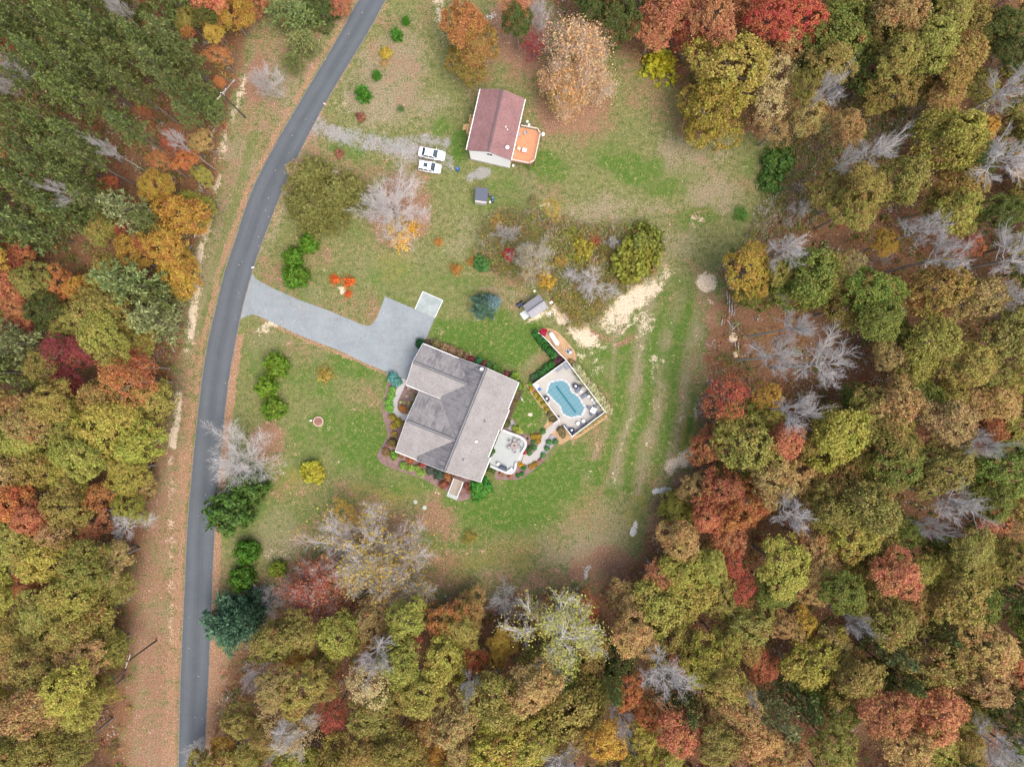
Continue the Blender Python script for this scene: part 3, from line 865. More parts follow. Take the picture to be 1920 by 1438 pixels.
# small roof fittings
def hl(px, py, z):                            # survey pixel -> house coordinates
    x, y = W2((px, py), z)
    dx, dy = x - hx, y - hy
    ca, sa = math.cos(-ANG), math.sin(-ANG)
    return dx * ca - dy * sa, dx * sa + dy * ca
for q, zf, rad, m in (((817, 872), zM, 0.20, M_WHITE), ((878, 728), zM, 0.11, M_DARK), ((727, 1000), zM, 0.11, M_DARK), ((1002, 581), None, 0, None)):
    if m is None:
        continue
    x, y = hl(*Z1(*q), 4.6)
    z = zf(x, y)
    MB().lathe([(rad, -0.05), (rad, 0.32), (rad * 1.25, 0.34), (rad * 1.25, 0.40), (0.0, 0.43)], (x, y, z), 10).build('vent_pipe', m, house)
def sat_dish(parent, x, y, z, az):
    e = MB().tube([(x, y, z - 0.05), (x, y, z + 0.35), (x + 0.12 * math.cos(az), y + 0.12 * math.sin(az), z + 0.45)], 0.03, 6).build('dish_mast', M_METAL, parent)
    prof = [(0.0, 0.0), (0.16, 0.02), (0.29, 0.07), (0.36, 0.12), (0.37, 0.125), (0.29, 0.05), (0.0, -0.03)]
    d = MB().lathe(prof, (0, 0, 0), 14)
    o = d.build('dish', mat('dish grey', (0.52, 0.54, 0.57), 0.5, 0.05, 4), e, True)
    o.location = (x + 0.12 * math.cos(az), y + 0.12 * math.sin(az), z + 0.47)
    o.rotation_euler = (0, R(38), az)
    MB().tube([(0, 0, 0.05), (0.18, 0, 0.34)], 0.02, 5).add(MB().cbox((0.2, 0, 0.36), 0.1, 0.09, 0.09).v, MB().cbox((0, 0, 0), 1, 1, 1).f).build('receiver', M_METAL, e).matrix_local = o.matrix_local
x, y = hl(*Z1(858, 346), 4.8)
sat_dish(house, x, y, zM(x, y), R(-60))
# windows, doors, garage door under the eaves
def window(parent, x, y, z, w, h, nrm_, panes=2, m=M_WHITE):
    """nrm_: 'E','W','N','S' in house coordinates"""
    dx, dy = {'E': (1, 0), 'W': (-1, 0), 'N': (0, 1), 'S': (0, -1)}[nrm_]
    rz = math.atan2(dy, dx)
    tx, ty = -dy, dx
    f = MB().cbox((x + dx * 0.03, y + dy * 0.03, z), 0.06, w + 0.16, h + 0.16, rz).build('window', m, parent)
    for i in range(panes):
        o = (i - (panes - 1) / 2) * w / panes
        MB().cbox((x + dx * 0.06 + tx * o, y + dy * 0.06 + ty * o, z), 0.02, w / panes - 0.06, h, rz).build('pane', M_GLASS, f)
for y in (7.2, 4.4, 1.0, -7.2):
    window(house, 8.0, y, 1.55, 1.6, 1.2, 'E')
for y in (-2.2, -7.0):
    window(house, -7.2, y, 1.5, 1.7, 1.2, 'W')
window(house, 5.4, -10.1, 1.5, 1.5, 1.2, 'S')
gd = MB().cbox((-10.13, 4.9, 1.12), 0.06, 4.9, 2.2).build('garage_door', M_WHITE, house)
for k in range(4):
    MB().cbox((-10.175, 4.9, 0.32 + 0.54 * k), 0.03, 4.8, 0.48).build('panel', M_WHITE, gd)
fd = MB().cbox((-4.2, 0.48, 1.05), 1.0, 0.06, 2.1).build('door', mat('dark red door', (0.18, 0.03, 0.03), 0.4, 0.05), house)
MB().lathe([(0.0, 0), (0.04, 0.02), (0.0, 0.06)], (-3.85, 0.53, 1.05), 8).build('handle', M_METAL, fd)
pdr = MB().cbox((8.03, -2.9, 1.2), 0.06, 2.3, 2.1).build('door', M_WHITE, house)
for s in (-0.55, 0.55):
    MB().cbox((8.07, -2.9 + s, 1.2), 0.02, 0.95, 1.9).build('pane', M_GLASS, pdr)

# stairs down the south end of the big house
st = thing('porch_steps', 'pale wooden steps with side rails at the lower end of the grey roofed house', 'steps', (*W2(Z1(672, 1200)), 0), ANG)
for k in range(9):
    MB().cbox((0, 1.55 - 0.34 * k, 1.62 - 0.165 * k), 1.62, 0.21, 0.05, 0, 0, 0.01).build('tread', M_WOODPALE, st)
for s in (-0.92, 0.92):
    MB().add([(s - 0.04, 1.8, 1.55), (s + 0.04, 1.8, 1.55), (s + 0.04, -1.5, 0.0), (s - 0.04, -1.5, 0.0), (s - 0.04, 1.8, 1.85), (s + 0.04, 1.8, 1.85), (s + 0.04, -1.5, 0.28), (s - 0.04, -1.5, 0.28)],
             [(3, 2, 1, 0), (4, 5, 6, 7), (0, 1, 5, 4), (1, 2, 6, 5), (2, 3, 7, 6), (3, 0, 4, 7)]).build('stringer', M_WOODPALE, st)
    beam((s, 1.8, 2.7), (s, -1.5, 1.1), 0.17, 0.06, mat('greyed rail', (0.55, 0.55, 0.54)), 'rail', st)
    for y, z in ((1.75, 2.66), (0.1, 1.86), (-1.45, 1.1)):
        MB().cbox((s, y, z / 2), 0.09, 0.09, z).build('post', mat('greyed rail', (0.55, 0.55, 0.54)), st)
MB().cbox((0, -1.85, 0.05), 2.1, 0.8, 0.1).build('landing', M_CONC, st)
# ground floor slab beside the patio: raised seat wall and steps
sw_pts = zz(Z5, [(560, 412), (700, 470), (828, 516), (898, 556), (938, 602), (950, 645), (938, 700), (905, 755), (872, 800)])
sw = thing('seat_wall', 'curved low white concrete seat wall round the upper edge of the patio', 'wall', (*W2(sw_pts[4]), 0.30))
def low_wall(obj, pts, w, h, name, m):
    ox, oy = obj.location.x, obj.location.y
    cs = [(p[0] - ox, p[1] - oy) for p in spline([W2(p) for p in pts], 6)]
    n = len(cs)
    L, Q = [], []
    for i, p in enumerate(cs):
        a, b = cs[max(i - 1, 0)], cs[min(i + 1, n - 1)]
        dx, dy = b[0] - a[0], b[1] - a[1]
        q = math.hypot(dx, dy)
        L.append((p[0] - dy / q * w / 2, p[1] + dx / q * w / 2))
        Q.append((p[0] + dy / q * w / 2, p[1] - dx / q * w / 2))
    vs = [(x, y, z) for z in h for x, y in L + Q]
    fs = [(0, n, 3 * n, 2 * n), (n - 1, 3 * n - 1, 4 * n - 1, 2 * n - 1)]
    for i in range(n - 1):
        fs += [(2 * n + i, 3 * n + i, 3 * n + i + 1, 2 * n + i + 1), (i, i + 1, 2 * n + i + 1, 2 * n + i), (n + i, 3 * n + i, 3 * n + i + 1, n + i + 1)]
    return MB().add(vs, fs).build(name, m, obj)
M_CAP = concrete('white wall cap', (0.43, 0.44, 0.45), 0.04)
M_BLOCK = concrete('grey block', (0.33, 0.34, 0.36), 0.08)
low_wall(sw, sw_pts, 0.34, (0, 0.36), 'wall_body', M_BLOCK)
low_wall(sw, sw_pts, 0.46, (0.36, 0.43), 'wall_cap', M_CAP)
sw2_pts = zz(Z5, [(790, 955), (776, 1030), (757, 1085), (725, 1122), (685, 1136), (615, 1122), (450, 1055), (355, 1012)])
sw2 = thing('seat_wall', 'curved low white concrete wall round the patio corner behind the dark grill', 'wall', (*W2(sw2_pts[3]), 0.30))
low_wall(sw2, sw2_pts, 0.30, (0, 0.36), 'wall_body', M_BLOCK)
low_wall(sw2, sw2_pts, 0.42, (0.36, 0.43), 'wall_cap', M_CAP)
ps = thing('patio_steps', 'two wide pale concrete steps between the patio and the curved path', 'steps', (*W2(Z5(868, 880)), 0))
for k, (q, zt) in enumerate((([(872, 800), (895, 812), (825, 968), (798, 955)], 0.26), ([(895, 812), (922, 824), (852, 980), (825, 968)], 0.17))):
    P = [W2(Z5(*p)) for p in q]
    MB().prism([(p[0] - ps.location.x, p[1] - ps.location.y) for p in P], -0.02, zt).build('step', (M_CAP, M_PATH)[k], ps)

# ---------------------------------------------------------------- house with the red roof
A2 = math.atan2(-0.2235, 0.9745)
kx, ky = W2((930.9, 255.7))
h2 = thing('house', 'white two storey house with a dark red shingle roof and an orange deck', 'house', (kx, ky, 0), A2)
M_RED = shingles('dark red shingles', (0.155, 0.080, 0.080), (0.29, 0.165, 0.16), 0.0, 0.9, (0.17, 0.135, 0.15))
zR = fold(7.55, 0.0, 0.46, 'x')
M_WSIDE = mat('white siding', (0.88, 0.88, 0.88), 0.55, 0.03, 3)
prof = [(-3.75, 0), (3.75, 0), (3.75, 5.66), (0, 7.34), (-3.75, 5.66)]
vs = [(p[0], -5.3, p[1]) for p in prof] + [(p[0], 5.3, p[1]) for p in prof]
MB().add(vs, [(0, 1, 2, 3, 4), (9, 8, 7, 6, 5)] + [(i, 5 + i, 5 + (i + 1) % 5, (i + 1) % 5) for i in range(5)]).build('wall', M_WSIDE, h2)
for sx in (-1, 1):
    MB().slab([(0, -5.6), (4.08 * sx, -5.6), (4.08 * sx, 5.55), (0, 5.55)], zR, 0.15).build('roof', M_RED, h2)
    beam((4.16 * sx, -5.6, zR(4.1, 0) - 0.07), (4.16 * sx, 5.55, zR(4.1, 0) - 0.07), 0.13, 0.13, M_WHITE, 'gutter', h2)
    for y in (-5.64, 5.59):
        beam((0, y, 7.46), (4.08 * sx, y, zR(4.08, 0) - 0.09), 0.05, 0.16, mat('brown rake board', (0.25, 0.17, 0.155)), 'rake_board', h2)
MB().cbox((0, 0, 7.57), 0.42, 11.1, 0.12, 0, 0, 0.03).build('ridge_vent', mat('red ridge caps', (0.12, 0.085, 0.09), 0.9, 0.25, 9), h2)
MB().box(-3.68, 3.68, -5.36, -5.2, 0, 0.35).build('foundation', M_BLOCK, h2)
window(h2, 0.1, -5.3, 5.3, 1.0, 0.9, 'S')
for y in (-3.2, 0.2, 3.4):
    window(h2, -3.75, y, 4.2, 1.2, 1.3, 'W')
window(h2, 3.75, 3.2, 4.2, 1.2, 1.3, 'E')
d2 = MB().cbox((3.78, -1.2, 3.75), 0.06, 1.8, 2.1).build('door', M_WHITE, h2)
for s in (-0.45, 0.45):
    MB().cbox((3.82, -1.2 + s, 3.75), 0.02, 0.75, 1.8).build('pane', M_GLASS, d2)
def h2l(px, py, z):
    x, y = W2((px, py), z)
    dx, dy = x - kx, y - ky
    ca, sa = math.cos(-A2), math.sin(-A2)
    return dx * ca - dy * sa, dx * sa + dy * ca
x, y = h2l(*Z4(1018, 778), 6.3)
sat_dish(h2, x, y, zR(x, y), R(-70))
for q in ((1003, 582), (1020, 606)):
    x, y = h2l(*Z4(*q), 6.6)
    MB().lathe([(0.10, -0.05), (0.10, 0.35), (0.0, 0.37)], (x, y, zR(x, y)), 8).build('vent_pipe', M_WHITE, h2)
# deck of the red roofed house: deck boards, white railing, brown skirt
DZ = 2.5
deck = thing('deck', 'orange stained wooden deck with pale railing on the side of the red roofed house', 'deck', (kx, ky, 0), A2)
dp = [h2l(*Z4(*q), DZ) for q in ((1120, 572), (1318, 612), (1346, 658), (1290, 922), (1238, 952), (1030, 912))]
M_DECK = mat('orange deck stain', (0.48, 0.225, 0.12), 0.7, 0.16, 5)
MB().prism(dp, DZ - 0.26, DZ - 0.05).build('frame', mat('brown skirt', (0.20, 0.10, 0.085), 0.8, 0.2, 4), deck)
xa, xb = min(p[0] for p in dp), max(p[0] for p in dp)
ya, yb = min(p[1] for p in dp), max(p[1] for p in dp)
bd = MB()
nb_ = 0
x = xa
def yspan(x):
    ysx = []
    for i in range(len(dp)):
        (x1, y1), (x2, y2) = dp[i], dp[(i + 1) % len(dp)]
        if (x1 - x) * (x2 - x) < 0:
            ysx.append(y1 + (y2 - y1) * (x - x1) / (x2 - x1))
    return (min(ysx), max(ysx)) if len(ysx) >= 2 else None
while x + 0.17 < xb:
    s1 = yspan(x + 0.08)
    if s1:
        bd.box(x + 0.008, x + 0.162, s1[0] + 0.05, s1[1] - 0.05, DZ - 0.045, DZ + random.uniform(-0.004, 0.004))
    x += 0.17
stuff(bd.build('deck_boards', M_DECK, deck))
M_RAIL = mat('pale rail', (0.54, 0.49, 0.44), 0.7, 0.08, 4)
for i in range(0, 5):
    a, b = dp[i], dp[i + 1]
    if i == 0:
        a = (a[0] + 0.7, a[1])
    beam((a[0], a[1], DZ + 0.95), (b[0], b[1], DZ + 0.95), 0.17, 0.06, M_RAIL, 'rail', deck)
    L = math.dist(a, b)
    nbal = max(2, int(L / 0.3))
    bal = MB()
    for k in range(1, nbal):
        q = (a[0] + (b[0] - a[0]) * k / nbal, a[1] + (b[1] - a[1]) * k / nbal)
        bal.cbox((q[0], q[1], DZ + 0.46), 0.05, 0.05, 0.92)
    stuff(bal.build('balusters', M_RAIL, deck))
    MB().cbox((b[0], b[1], DZ / 2 + 0.5), 0.14, 0.14, DZ + 1.0, A2).build('post', mat('brown skirt', (0.20, 0.10, 0.085)), deck)
# little front porch on the driveway side
porch = thing('front_porch', 'small tan wooden porch with railings on the driveway side of the red roofed house', 'porch', (kx, ky, 0), A2)
M_TANW = mat('tan lumber', (0.52, 0.32, 0.15), 0.8, 0.15, 5)
pp = [h2l(*Z4(*q), 1.4) for q in ((700, 490), (652, 490), (640, 655), (690, 665))]
xa = min(p[0] for p in pp)
y0, y1 = min(p[1] for p in pp), max(p[1] for p in pp)
x1 = -3.75
bd = MB()
y = y0
while y < y1 - 0.1:
    bd.box(xa, x1, y + 0.01, y + 0.15, 1.32, 1.38)
    y += 0.16
stuff(bd.build('deck_boards', M_TANW, porch))
for a, b in (((xa, y0, 2.35), (x1, y0, 2.35)), ((xa, y1, 2.35), (x1, y1, 2.35)), ((xa, y1, 2.35), (xa, y1 - 1.2, 2.35)), ((xa, y0, 2.35), (xa, y0 + 0.9, 2.35))):
    beam(a, b, 0.16, 0.07, M_TANW, 'rail', porch)
for px_, py_ in ((xa, y0), (xa, y1), (xa, y1 - 1.2), (xa, y0 + 0.9)):
    MB().cbox((px_, py_, 1.18), 0.12, 0.12, 2.36).build('post', M_TANW, porch)
for k in range(4):
    MB().cbox((xa - 0.2 - 0.28 * k, (y0 + y1) / 2 - 0.1, 1.12 - 0.28 * k), 0.28, 1.1, 0.06).build('tread', M_TANW, porch)

# ---------------------------------------------------------------- sheds
M_SHROOF = shingles('shed shingles', (0.20, 0.20, 0.225), (0.33, 0.325, 0.35))
def shed(label, cx, cy, rz, w, d, hw, hr, roofm, wallm, axis='x', over=0.2):
    t = thing('shed', label, 'shed', (cx, cy, 0), rz)
    prof = [(-w / 2, 0), (w / 2, 0), (w / 2, hw), (0, hr), (-w / 2, hw)]
    vs = [(p[0], -d / 2, p[1]) for p in prof] + [(p[0], d / 2, p[1]) for p in prof]
    MB().add(vs, [(0, 1, 2, 3, 4), (9, 8, 7, 6, 5)] + [(i, 5 + i, 5 + (i + 1) % 5, (i + 1) % 5) for i in range(5)]).build('wall', wallm, t)
    sl = (hr - hw) / (w / 2)
    zf = lambda x, y: hr + 0.10 - sl * abs(x)
    for s in (-1, 1):
        MB().slab([(0, -d / 2 - over), (s * (w / 2 + over), -d / 2 - over), (s * (w / 2 + over), d / 2 + over), (0, d / 2 + over)], zf, 0.08).build('roof', roofm, t)
    MB().cbox((0, 0, hr + 0.11), 0.22, d + 2 * over, 0.07, 0, 0, 0.02).build('ridge_cap', M_RIDGE, t)
    return t
sx_, sy_ = W2(Z2(318, 275))
s1 = shed('white storage shed with a grey shingle roof and ramp by the brush', sx_, sy_, R(35) - math.pi / 2, 2.55, 3.3, 2.0, 2.75, M_SHROOF, M_WSIDE)
MB().cbox((0, -1.67, 0.95), 1.3, 0.05, 1.75).build('door', mat('pale grey door', (0.66, 0.67, 0.68)), s1)
rp = MB().add([(-0.75, -1.75, 0.16), (0.75, -1.75, 0.16), (0.75, -3.0, 0.02), (-0.75, -3.0, 0.02), (-0.75, -1.75, 0.02), (0.75, -1.75, 0.02)], [(3, 2, 1, 0), (0, 1, 5, 4), (0, 4, 3), (1, 2, 5)])
rp.build('ramp', mat('ramp boards', (0.46, 0.50, 0.49)), s1)
for k in range(7):
    MB().cbox((1.30, -1.2 + 0.4 * k, 1.55), 0.05, 0.16, 0.28).build('vent', M_GLASS, s1)
sx_, sy_ = W2((903.5, 372))
s2 = thing('shed', 'small dark roofed lean-to shed with grey walls below the red roofed house', 'shed', (sx_, sy_, 0), R(-7))
MB().add([(-1.05, -1.3, 0), (1.05, -1.3, 0), (1.05, 1.15, 0), (-1.05, 1.15, 0), (-1.05, -1.3, 1.75), (1.05, -1.3, 1.75), (1.05, 1.15, 2.1), (-1.05, 1.15, 2.1)], [(3, 2, 1, 0), (4, 5, 6, 7), (0, 1, 5, 4), (1, 2, 6, 5), (2, 3, 7, 6), (3, 0, 4, 7)]).build('wall', mat('grey boards', (0.40, 0.38, 0.36), 0.85, 0.12), s2)
MB().slab([(-1.15, -1.0), (1.15, -1.0), (1.15, 1.3), (-1.15, 1.3)], lambda x, y: 2.03 + 0.14 * y, 0.07).build('roof', mat('charcoal roof felt', (0.085, 0.10, 0.13), 0.8, 0.12, 5), s2)
MB().cbox((0.3, -1.32, 0.8), 0.8, 0.05, 1.4).build('door', mat('grey boards', (0.40, 0.38, 0.36)), s2)
# ================================================================ POOL, FENCES, FURNITURE
def flat(pts_px, z=0.0):
    return [W2(p, z) for p in pts_px]
pcx, pcy = W2((1066, 746))
POOLC = zz(Z3, [(350, 545), (910, 150), (1555, 1000), (1000, 1415)])
sheet('pool_deck', POOLC, 0.10, M_CONC_WARM)
outline = zz(Z3, [(650, 520), (720, 508), (770, 490), (820, 485), (870, 495), (912, 516), (945, 550), (967, 590), (985, 660), (1020, 695), (1060, 718), (1130, 780), (1170, 868), (1220, 935), (1160, 1070), (1090, 1068), (1040, 1085), (985, 1090), (925, 1068), (865, 1030), (845, 990), (830, 930), (795, 880), (740, 835), (660, 745), (595, 680)])
pool = thing('swimming_pool', 'figure eight swimming pool under a light blue safety cover with a teal centre stripe', 'pool', (pcx, pcy, 0.10))
OL = [(x - pcx, y - pcy) for x, y in flat(outline)]
gx_, gy_ = sum(p[0] for p in OL) / len(OL), sum(p[1] for p in OL) / len(OL)
M_COPE = concrete('white coping', (0.42, 0.43, 0.44), 0.04)
def grow(pts, d):
    n = len(pts)
    out = []
    for i in range(n):
        a, b = pts[i - 1], pts[(i + 1) % n]
        dx, dy = b[0] - a[0], b[1] - a[1]
        q = math.hypot(dx, dy)
        nx_, ny_ = dy / q, -dx / q
        if (pts[i][0] - gx_) * nx_ + (pts[i][1] - gy_) * ny_ < 0:
            nx_, ny_ = -nx_, -ny_
        out.append((pts[i][0] + nx_ * d, pts[i][1] + ny_ * d))
    return out
MB().prism(spline(grow(OL, 0.34), 3, True), -0.02, 0.035).build('coping', M_COPE, pool)
t = NT('pool cover mesh')
v_ = t.coords()
c_ = t.mix(t.noise(v_, 0.7, 4), (0.080, 0.195, 0.235), (0.105, 0.235, 0.280))
t.fin(c_, 0.6, 0.3)
M_COVER = t.m
cover = MB().prism(OL, 0.0, 0.055).build('cover', M_COVER, pool)
M_TEAL = mat('teal cover stripe', (0.008, 0.105, 0.145), 0.6, 0.08, 4)
M_STRAP = mat('cover strap', (0.058, 0.145, 0.185), 0.6, 0.1, 6)
c0, c1 = [W2(Z3(*p)) for p in ((742, 572), (1076, 1022))]
c0, c1 = (c0[0] - pcx, c0[1] - pcy), (c1[0] - pcx, c1[1] - pcy)
ax_ = math.atan2(c1[1] - c0[1], c1[0] - c0[0])
MB().cbox(((c0[0] + c1[0]) / 2, (c0[1] + c1[1]) / 2, 0.066), math.dist(c0, c1), 0.36, 0.016, ax_).build('stripe', M_TEAL, cover)
dax, day = math.cos(ax_), math.sin(ax_)
PLS = [((p[0] - c0[0]) * dax + (p[1] - c0[1]) * day, -(p[0] - c0[0]) * day + (p[1] - c0[1]) * dax) for p in OL]
def clipspan(k, axis):
    hits = []
    for i in range(len(PLS)):
        a, b = PLS[i], PLS[(i + 1) % len(PLS)]
        if (a[axis] - k) * (b[axis] - k) < 0:
            hits.append(a[1 - axis] + (b[1 - axis] - a[1 - axis]) * (k - a[axis]) / (b[axis] - a[axis]))
    return (min(hits), max(hits)) if len(hits) > 1 else None
umin, umax = min(p[0] for p in PLS), max(p[0] for p in PLS)
u = umin + 0.35
while u < umax - 0.2:
    s_ = clipspan(u, 0)
    if s_:
        m_ = (s_[0] + s_[1]) / 2
        MB().cbox((c0[0] + u * dax - m_ * day, c0[1] + u * day + m_ * dax, 0.060), 0.055, s_[1] - s_[0] + 0.75, 0.012, ax_).build('strap', M_STRAP, cover)
    u += 0.80
for w in (-1.2, -0.45, 0.45, 1.2):
    s_ = clipspan(w, 1)
    if s_:
        m_ = (s_[0] + s_[1]) / 2
        MB().cbox((c0[0] + m_ * dax - w * day, c0[1] + m_ * day + w * dax, 0.0625), s_[1] - s_[0] + 0.6, 0.05, 0.011, ax_).build('strap', M_STRAP, cover)

def fence(label, pts_px, hgt=1.35, z0=0.05, gates=(), name='fence', seg=2.0):
    P = flat(pts_px)
    ox, oy = P[0]
    f = thing(name, label, 'fence', (ox, oy, 0))
    for i in range(len(P) - 1):
        a, b = (P[i][0] - ox, P[i][1] - oy), (P[i + 1][0] - ox, P[i + 1][1] - oy)
        L = math.dist(a, b)
        n = max(1, round(L / seg))
        rz = math.atan2(b[1] - a[1], b[0] - a[0])
        for k in range(n):
            q0 = (a[0] + (b[0] - a[0]) * k / n, a[1] + (b[1] - a[1]) * k / n)
            q1 = (a[0] + (b[0] - a[0]) * (k + 1) / n, a[1] + (b[1] - a[1]) * (k + 1) / n)
            mid = ((q0[0] + q1[0]) / 2, (q0[1] + q1[1]) / 2)
            MB().cbox((q0[0], q0[1], z0 + (hgt + 0.1) / 2), 0.15, 0.15, hgt + 0.1, rz, 0, 0.03).build('post', M_WHITE, f)
            if (i, k) in gates:
                continue
            MB().cbox((mid[0], mid[1], z0 + hgt / 2 + 0.03), L / n - 0.15, 0.045, hgt - 0.06, rz).build('panel', M_WHITE, f)
            MB().cbox((mid[0], mid[1], z0 + hgt + 0.03), L / n - 0.15, 0.11, 0.07, rz, 0, 0.015).build('rail', M_WHITE, f)
    e = (P[-1][0] - ox, P[-1][1] - oy)
    MB().cbox((e[0], e[1], z0 + (hgt + 0.1) / 2), 0.15, 0.15, hgt + 0.1, rz, 0, 0.03).build('post', M_WHITE, f)
    return f
fence('white vinyl fence round the pool deck with a gap at the path', zz(Z3, [(795, 1148), (350, 545), (910, 150), (1555, 1000), (1000, 1415), (868, 1240)]))
gate = thing('gate', 'open white gate where the curved path meets the pool deck', 'gate', (*W2(Z3(780, 1140)), 0.05), R(215))
MB().cbox((0.62, 0, 0.72), 1.2, 0.04, 1.2).build('panel', M_WHITE, gate)
MB().cbox((0.62, 0, 1.36), 1.2, 0.08, 0.07).build('rail', M_WHITE, gate)
fence('curved white fence between the dark hedge and the white propane tank', zz(Z2, [(365, 630), (430, 680), (500, 745), (570, 825), (640, 900), (738, 995)]), 1.2, 0.02, seg=1.6)

# propane tank with saddles and dome
tk = thing('propane_tank', 'white capsule shaped propane tank on the tan mulch beside the curved fence', 'tank', (*W2(Z2(578, 705)), 0.0), R(-57))
prof = [(0.0, -1.42), (0.2, -1.39), (0.34, -1.28), (0.42, -1.1), (0.43, -0.9), (0.43, 0.9), (0.42, 1.1), (0.34, 1.28), (0.2, 1.39), (0.0, 1.42)]
b = MB().lathe(prof, (0, 0, 0), 16)
b.v = [(z, x, y + 0.68) for x, y, z in b.v]
b.build('tank_body', mat('white tank paint', (0.82, 0.82, 0.80), 0.35, 0.02, 2, 0.5), tk, True)
MB().lathe([(0.17, 1.08), (0.17, 1.2), (0.1, 1.26), (0.0, 1.27)], (0, 0, 0), 12).build('dome', M_WHITE, tk)
for s in (-0.8, 0.8):
    MB().cbox((s, 0, 0.16), 0.16, 0.66, 0.32).build('saddle', M_BLOCK, tk)
# pool pump set
pm = thing('pool_pump', 'grey and white pool pump and filter set with pipes on the tan mulch', 'pump', (*W2(Z2(785, 885)), 0), R(-40))
MB().cbox((0, 0, 0.06), 1.0, 0.8, 0.12).build('pad', M_BLOCK, pm)
MB().lathe([(0.27, 0.12), (0.29, 0.3), (0.29, 0.75), (0.2, 0.9), (0.0, 0.94)], (0.22, 0.12, 0), 14).build('filter_tank', mat('pale filter', (0.58, 0.62, 0.66), 0.5), pm, True)
MB().tube([(-0.4, -0.15, 0.3), (0.05, -0.15, 0.3)], 0.14, 10).build('motor', mat('dark motor', (0.05, 0.09, 0.17), 0.5), pm)
MB().tube([(-0.35, 0.25, 0.15), (-0.35, 0.25, 0.6), (0.2, 0.2, 0.6)], 0.045, 7).add(*(lambda q: (q.v, q.f))(MB().tube([(-0.55, -0.15, 0.3), (-0.75, 0.3, 0.12)], 0.045, 7))).build('pipe', M_WHITE, pm)
MB().cbox((0.1, 0.5, 0.5), 0.3, 0.12, 0.4).build('control_box', M_DARK, pm)

M_WCUSH = mat('white cushion', (0.70, 0.73, 0.76), 0.8, 0.04, 6)
M_NAVY = mat('navy wicker', (0.045, 0.06, 0.10), 0.7, 0.25, 14)
DZ_ = 0.10
def tub_chair(label, q, z, rz, m):
    c = thing('tub_chair', label, 'chair', (*W2(Z3(*q)), z), rz, 'round tub chairs by the pool')
    MB().lathe([(0.30, 0.0), (0.42, 0.06), (0.45, 0.30), (0.0, 0.34)], (0, 0, 0), 16).build('base', m, c)
    MB().lathe([(0.42, 0.25), (0.53, 0.30), (0.57, 0.66), (0.53, 0.74), (0.45, 0.70), (0.40, 0.30)], (0, 0, 0), 16, R(40), R(320)).build('backrest', m, c, True)
    MB().cbox((0.05, 0, 0.40), 0.62, 0.60, 0.14, R(0), 0, 0.06).build('seat_cushion', m, c)
    MB().cbox((-0.02, 0, 0.50), 0.40, 0.38, 0.12, R(20), R(-18), 0.05).build('pillow', M_WCUSH, c)
tub_chair('charcoal tub chair with white pillow at the head of the upper lounger', (1068, 577), DZ_, R(-60), M_DARK)
tub_chair('charcoal tub chair with white pillow by the lower left pool fence', (583, 785), DZ_, R(40), M_DARK)
tub_chair('navy tub chair with white pillow in the lowest corner of the pool deck', (1003, 1312), DZ_, R(90), M_NAVY)
def lounger(label, foot, head, z):
    a, b_ = W2(Z3(*foot)), W2(Z3(*head))
    rz = math.atan2(b_[1] - a[1], b_[0] - a[0])
    L = math.dist(a, b_)
    t = thing('sun_lounger', label, 'lounger', ((a[0] + b_[0]) / 2, (a[1] + b_[1]) / 2, z), rz, 'dark loungers by the pool')
    MB().cbox((0, 0, 0.26), L, 0.62, 0.06).build('frame', M_DARK, t)
    for sx in (-1, 1):
        for sy in (-1, 1):
            MB().cbox((sx * (L / 2 - 0.12), sy * 0.26, 0.12), 0.06, 0.06, 0.24).build('leg', M_DARK, t)
    MB().cbox((-L * 0.16, 0, 0.34), L * 0.68, 0.60, 0.10, 0, 0, 0.03).build('mattress', M_GREYCLOTH, t)
    MB().cbox((L * 0.34, 0, 0.46), L * 0.36, 0.60, 0.10, 0, R(-32), 0.03).build('backrest', M_DARK, t)
    MB().cbox((L * 0.42, 0, 0.60), 0.22, 0.44, 0.09, 0, R(-32), 0.03).build('pillow', M_DARK, t)
lounger('upper slate grey sun lounger next to the charcoal tub chair', (1075, 682), (1165, 568), DZ_)
lounger('lower slate grey sun lounger nearer the white dining table', (1165, 775), (1292, 678), DZ_)
def box_storage(label, q, rz, L, Wd):
    t = thing('deck_box', label, 'storage box', (*W2(Z3(*q)), DZ_), rz, 'storage boxes in the top corner of the pool deck')
    MB().cbox((0, 0, 0.29), L - 0.06, Wd - 0.06, 0.58).build('box', M_GREYCLOTH, t)
    MB().cbox((0, 0, 0.61), L, Wd, 0.07, 0, 0, 0.02).build('lid', mat('box lid', (0.165, 0.185, 0.225), 0.6, 0.08, 5), t)
    MB().cbox((0, -Wd / 2 - 0.015, 0.52), 0.2, 0.03, 0.06).build('handle', M_DARK, t)
box_storage('slate deck box along the upper left pool fence', (790, 282), R(35), 1.30, 0.68)
box_storage('slate deck box in the topmost corner of the pool deck', (912, 238), R(-53), 1.25, 0.80)
fl = thing('float_lounge', 'white and blue slatted folding lounge against the left corner of the pool fence', 'lounge', (*W2(Z3(438, 597)), DZ_), R(-52))
MB().cbox((-0.35, 0, 0.22), 0.85, 0.62, 0.08, 0, 0, 0.02).build('seat', M_WCUSH, fl)
MB().cbox((0.42, 0, 0.30), 0.55, 0.62, 0.08, 0, R(-12), 0.02).build('backrest', mat('blue canvas', (0.05, 0.16, 0.36), 0.7, 0.1), fl)
for sx in (-0.6, 0.5):
    for sy in (-0.27, 0.27):
        MB().cbox((sx, sy, 0.09), 0.04, 0.04, 0.18).build('leg', M_WHITE, fl)
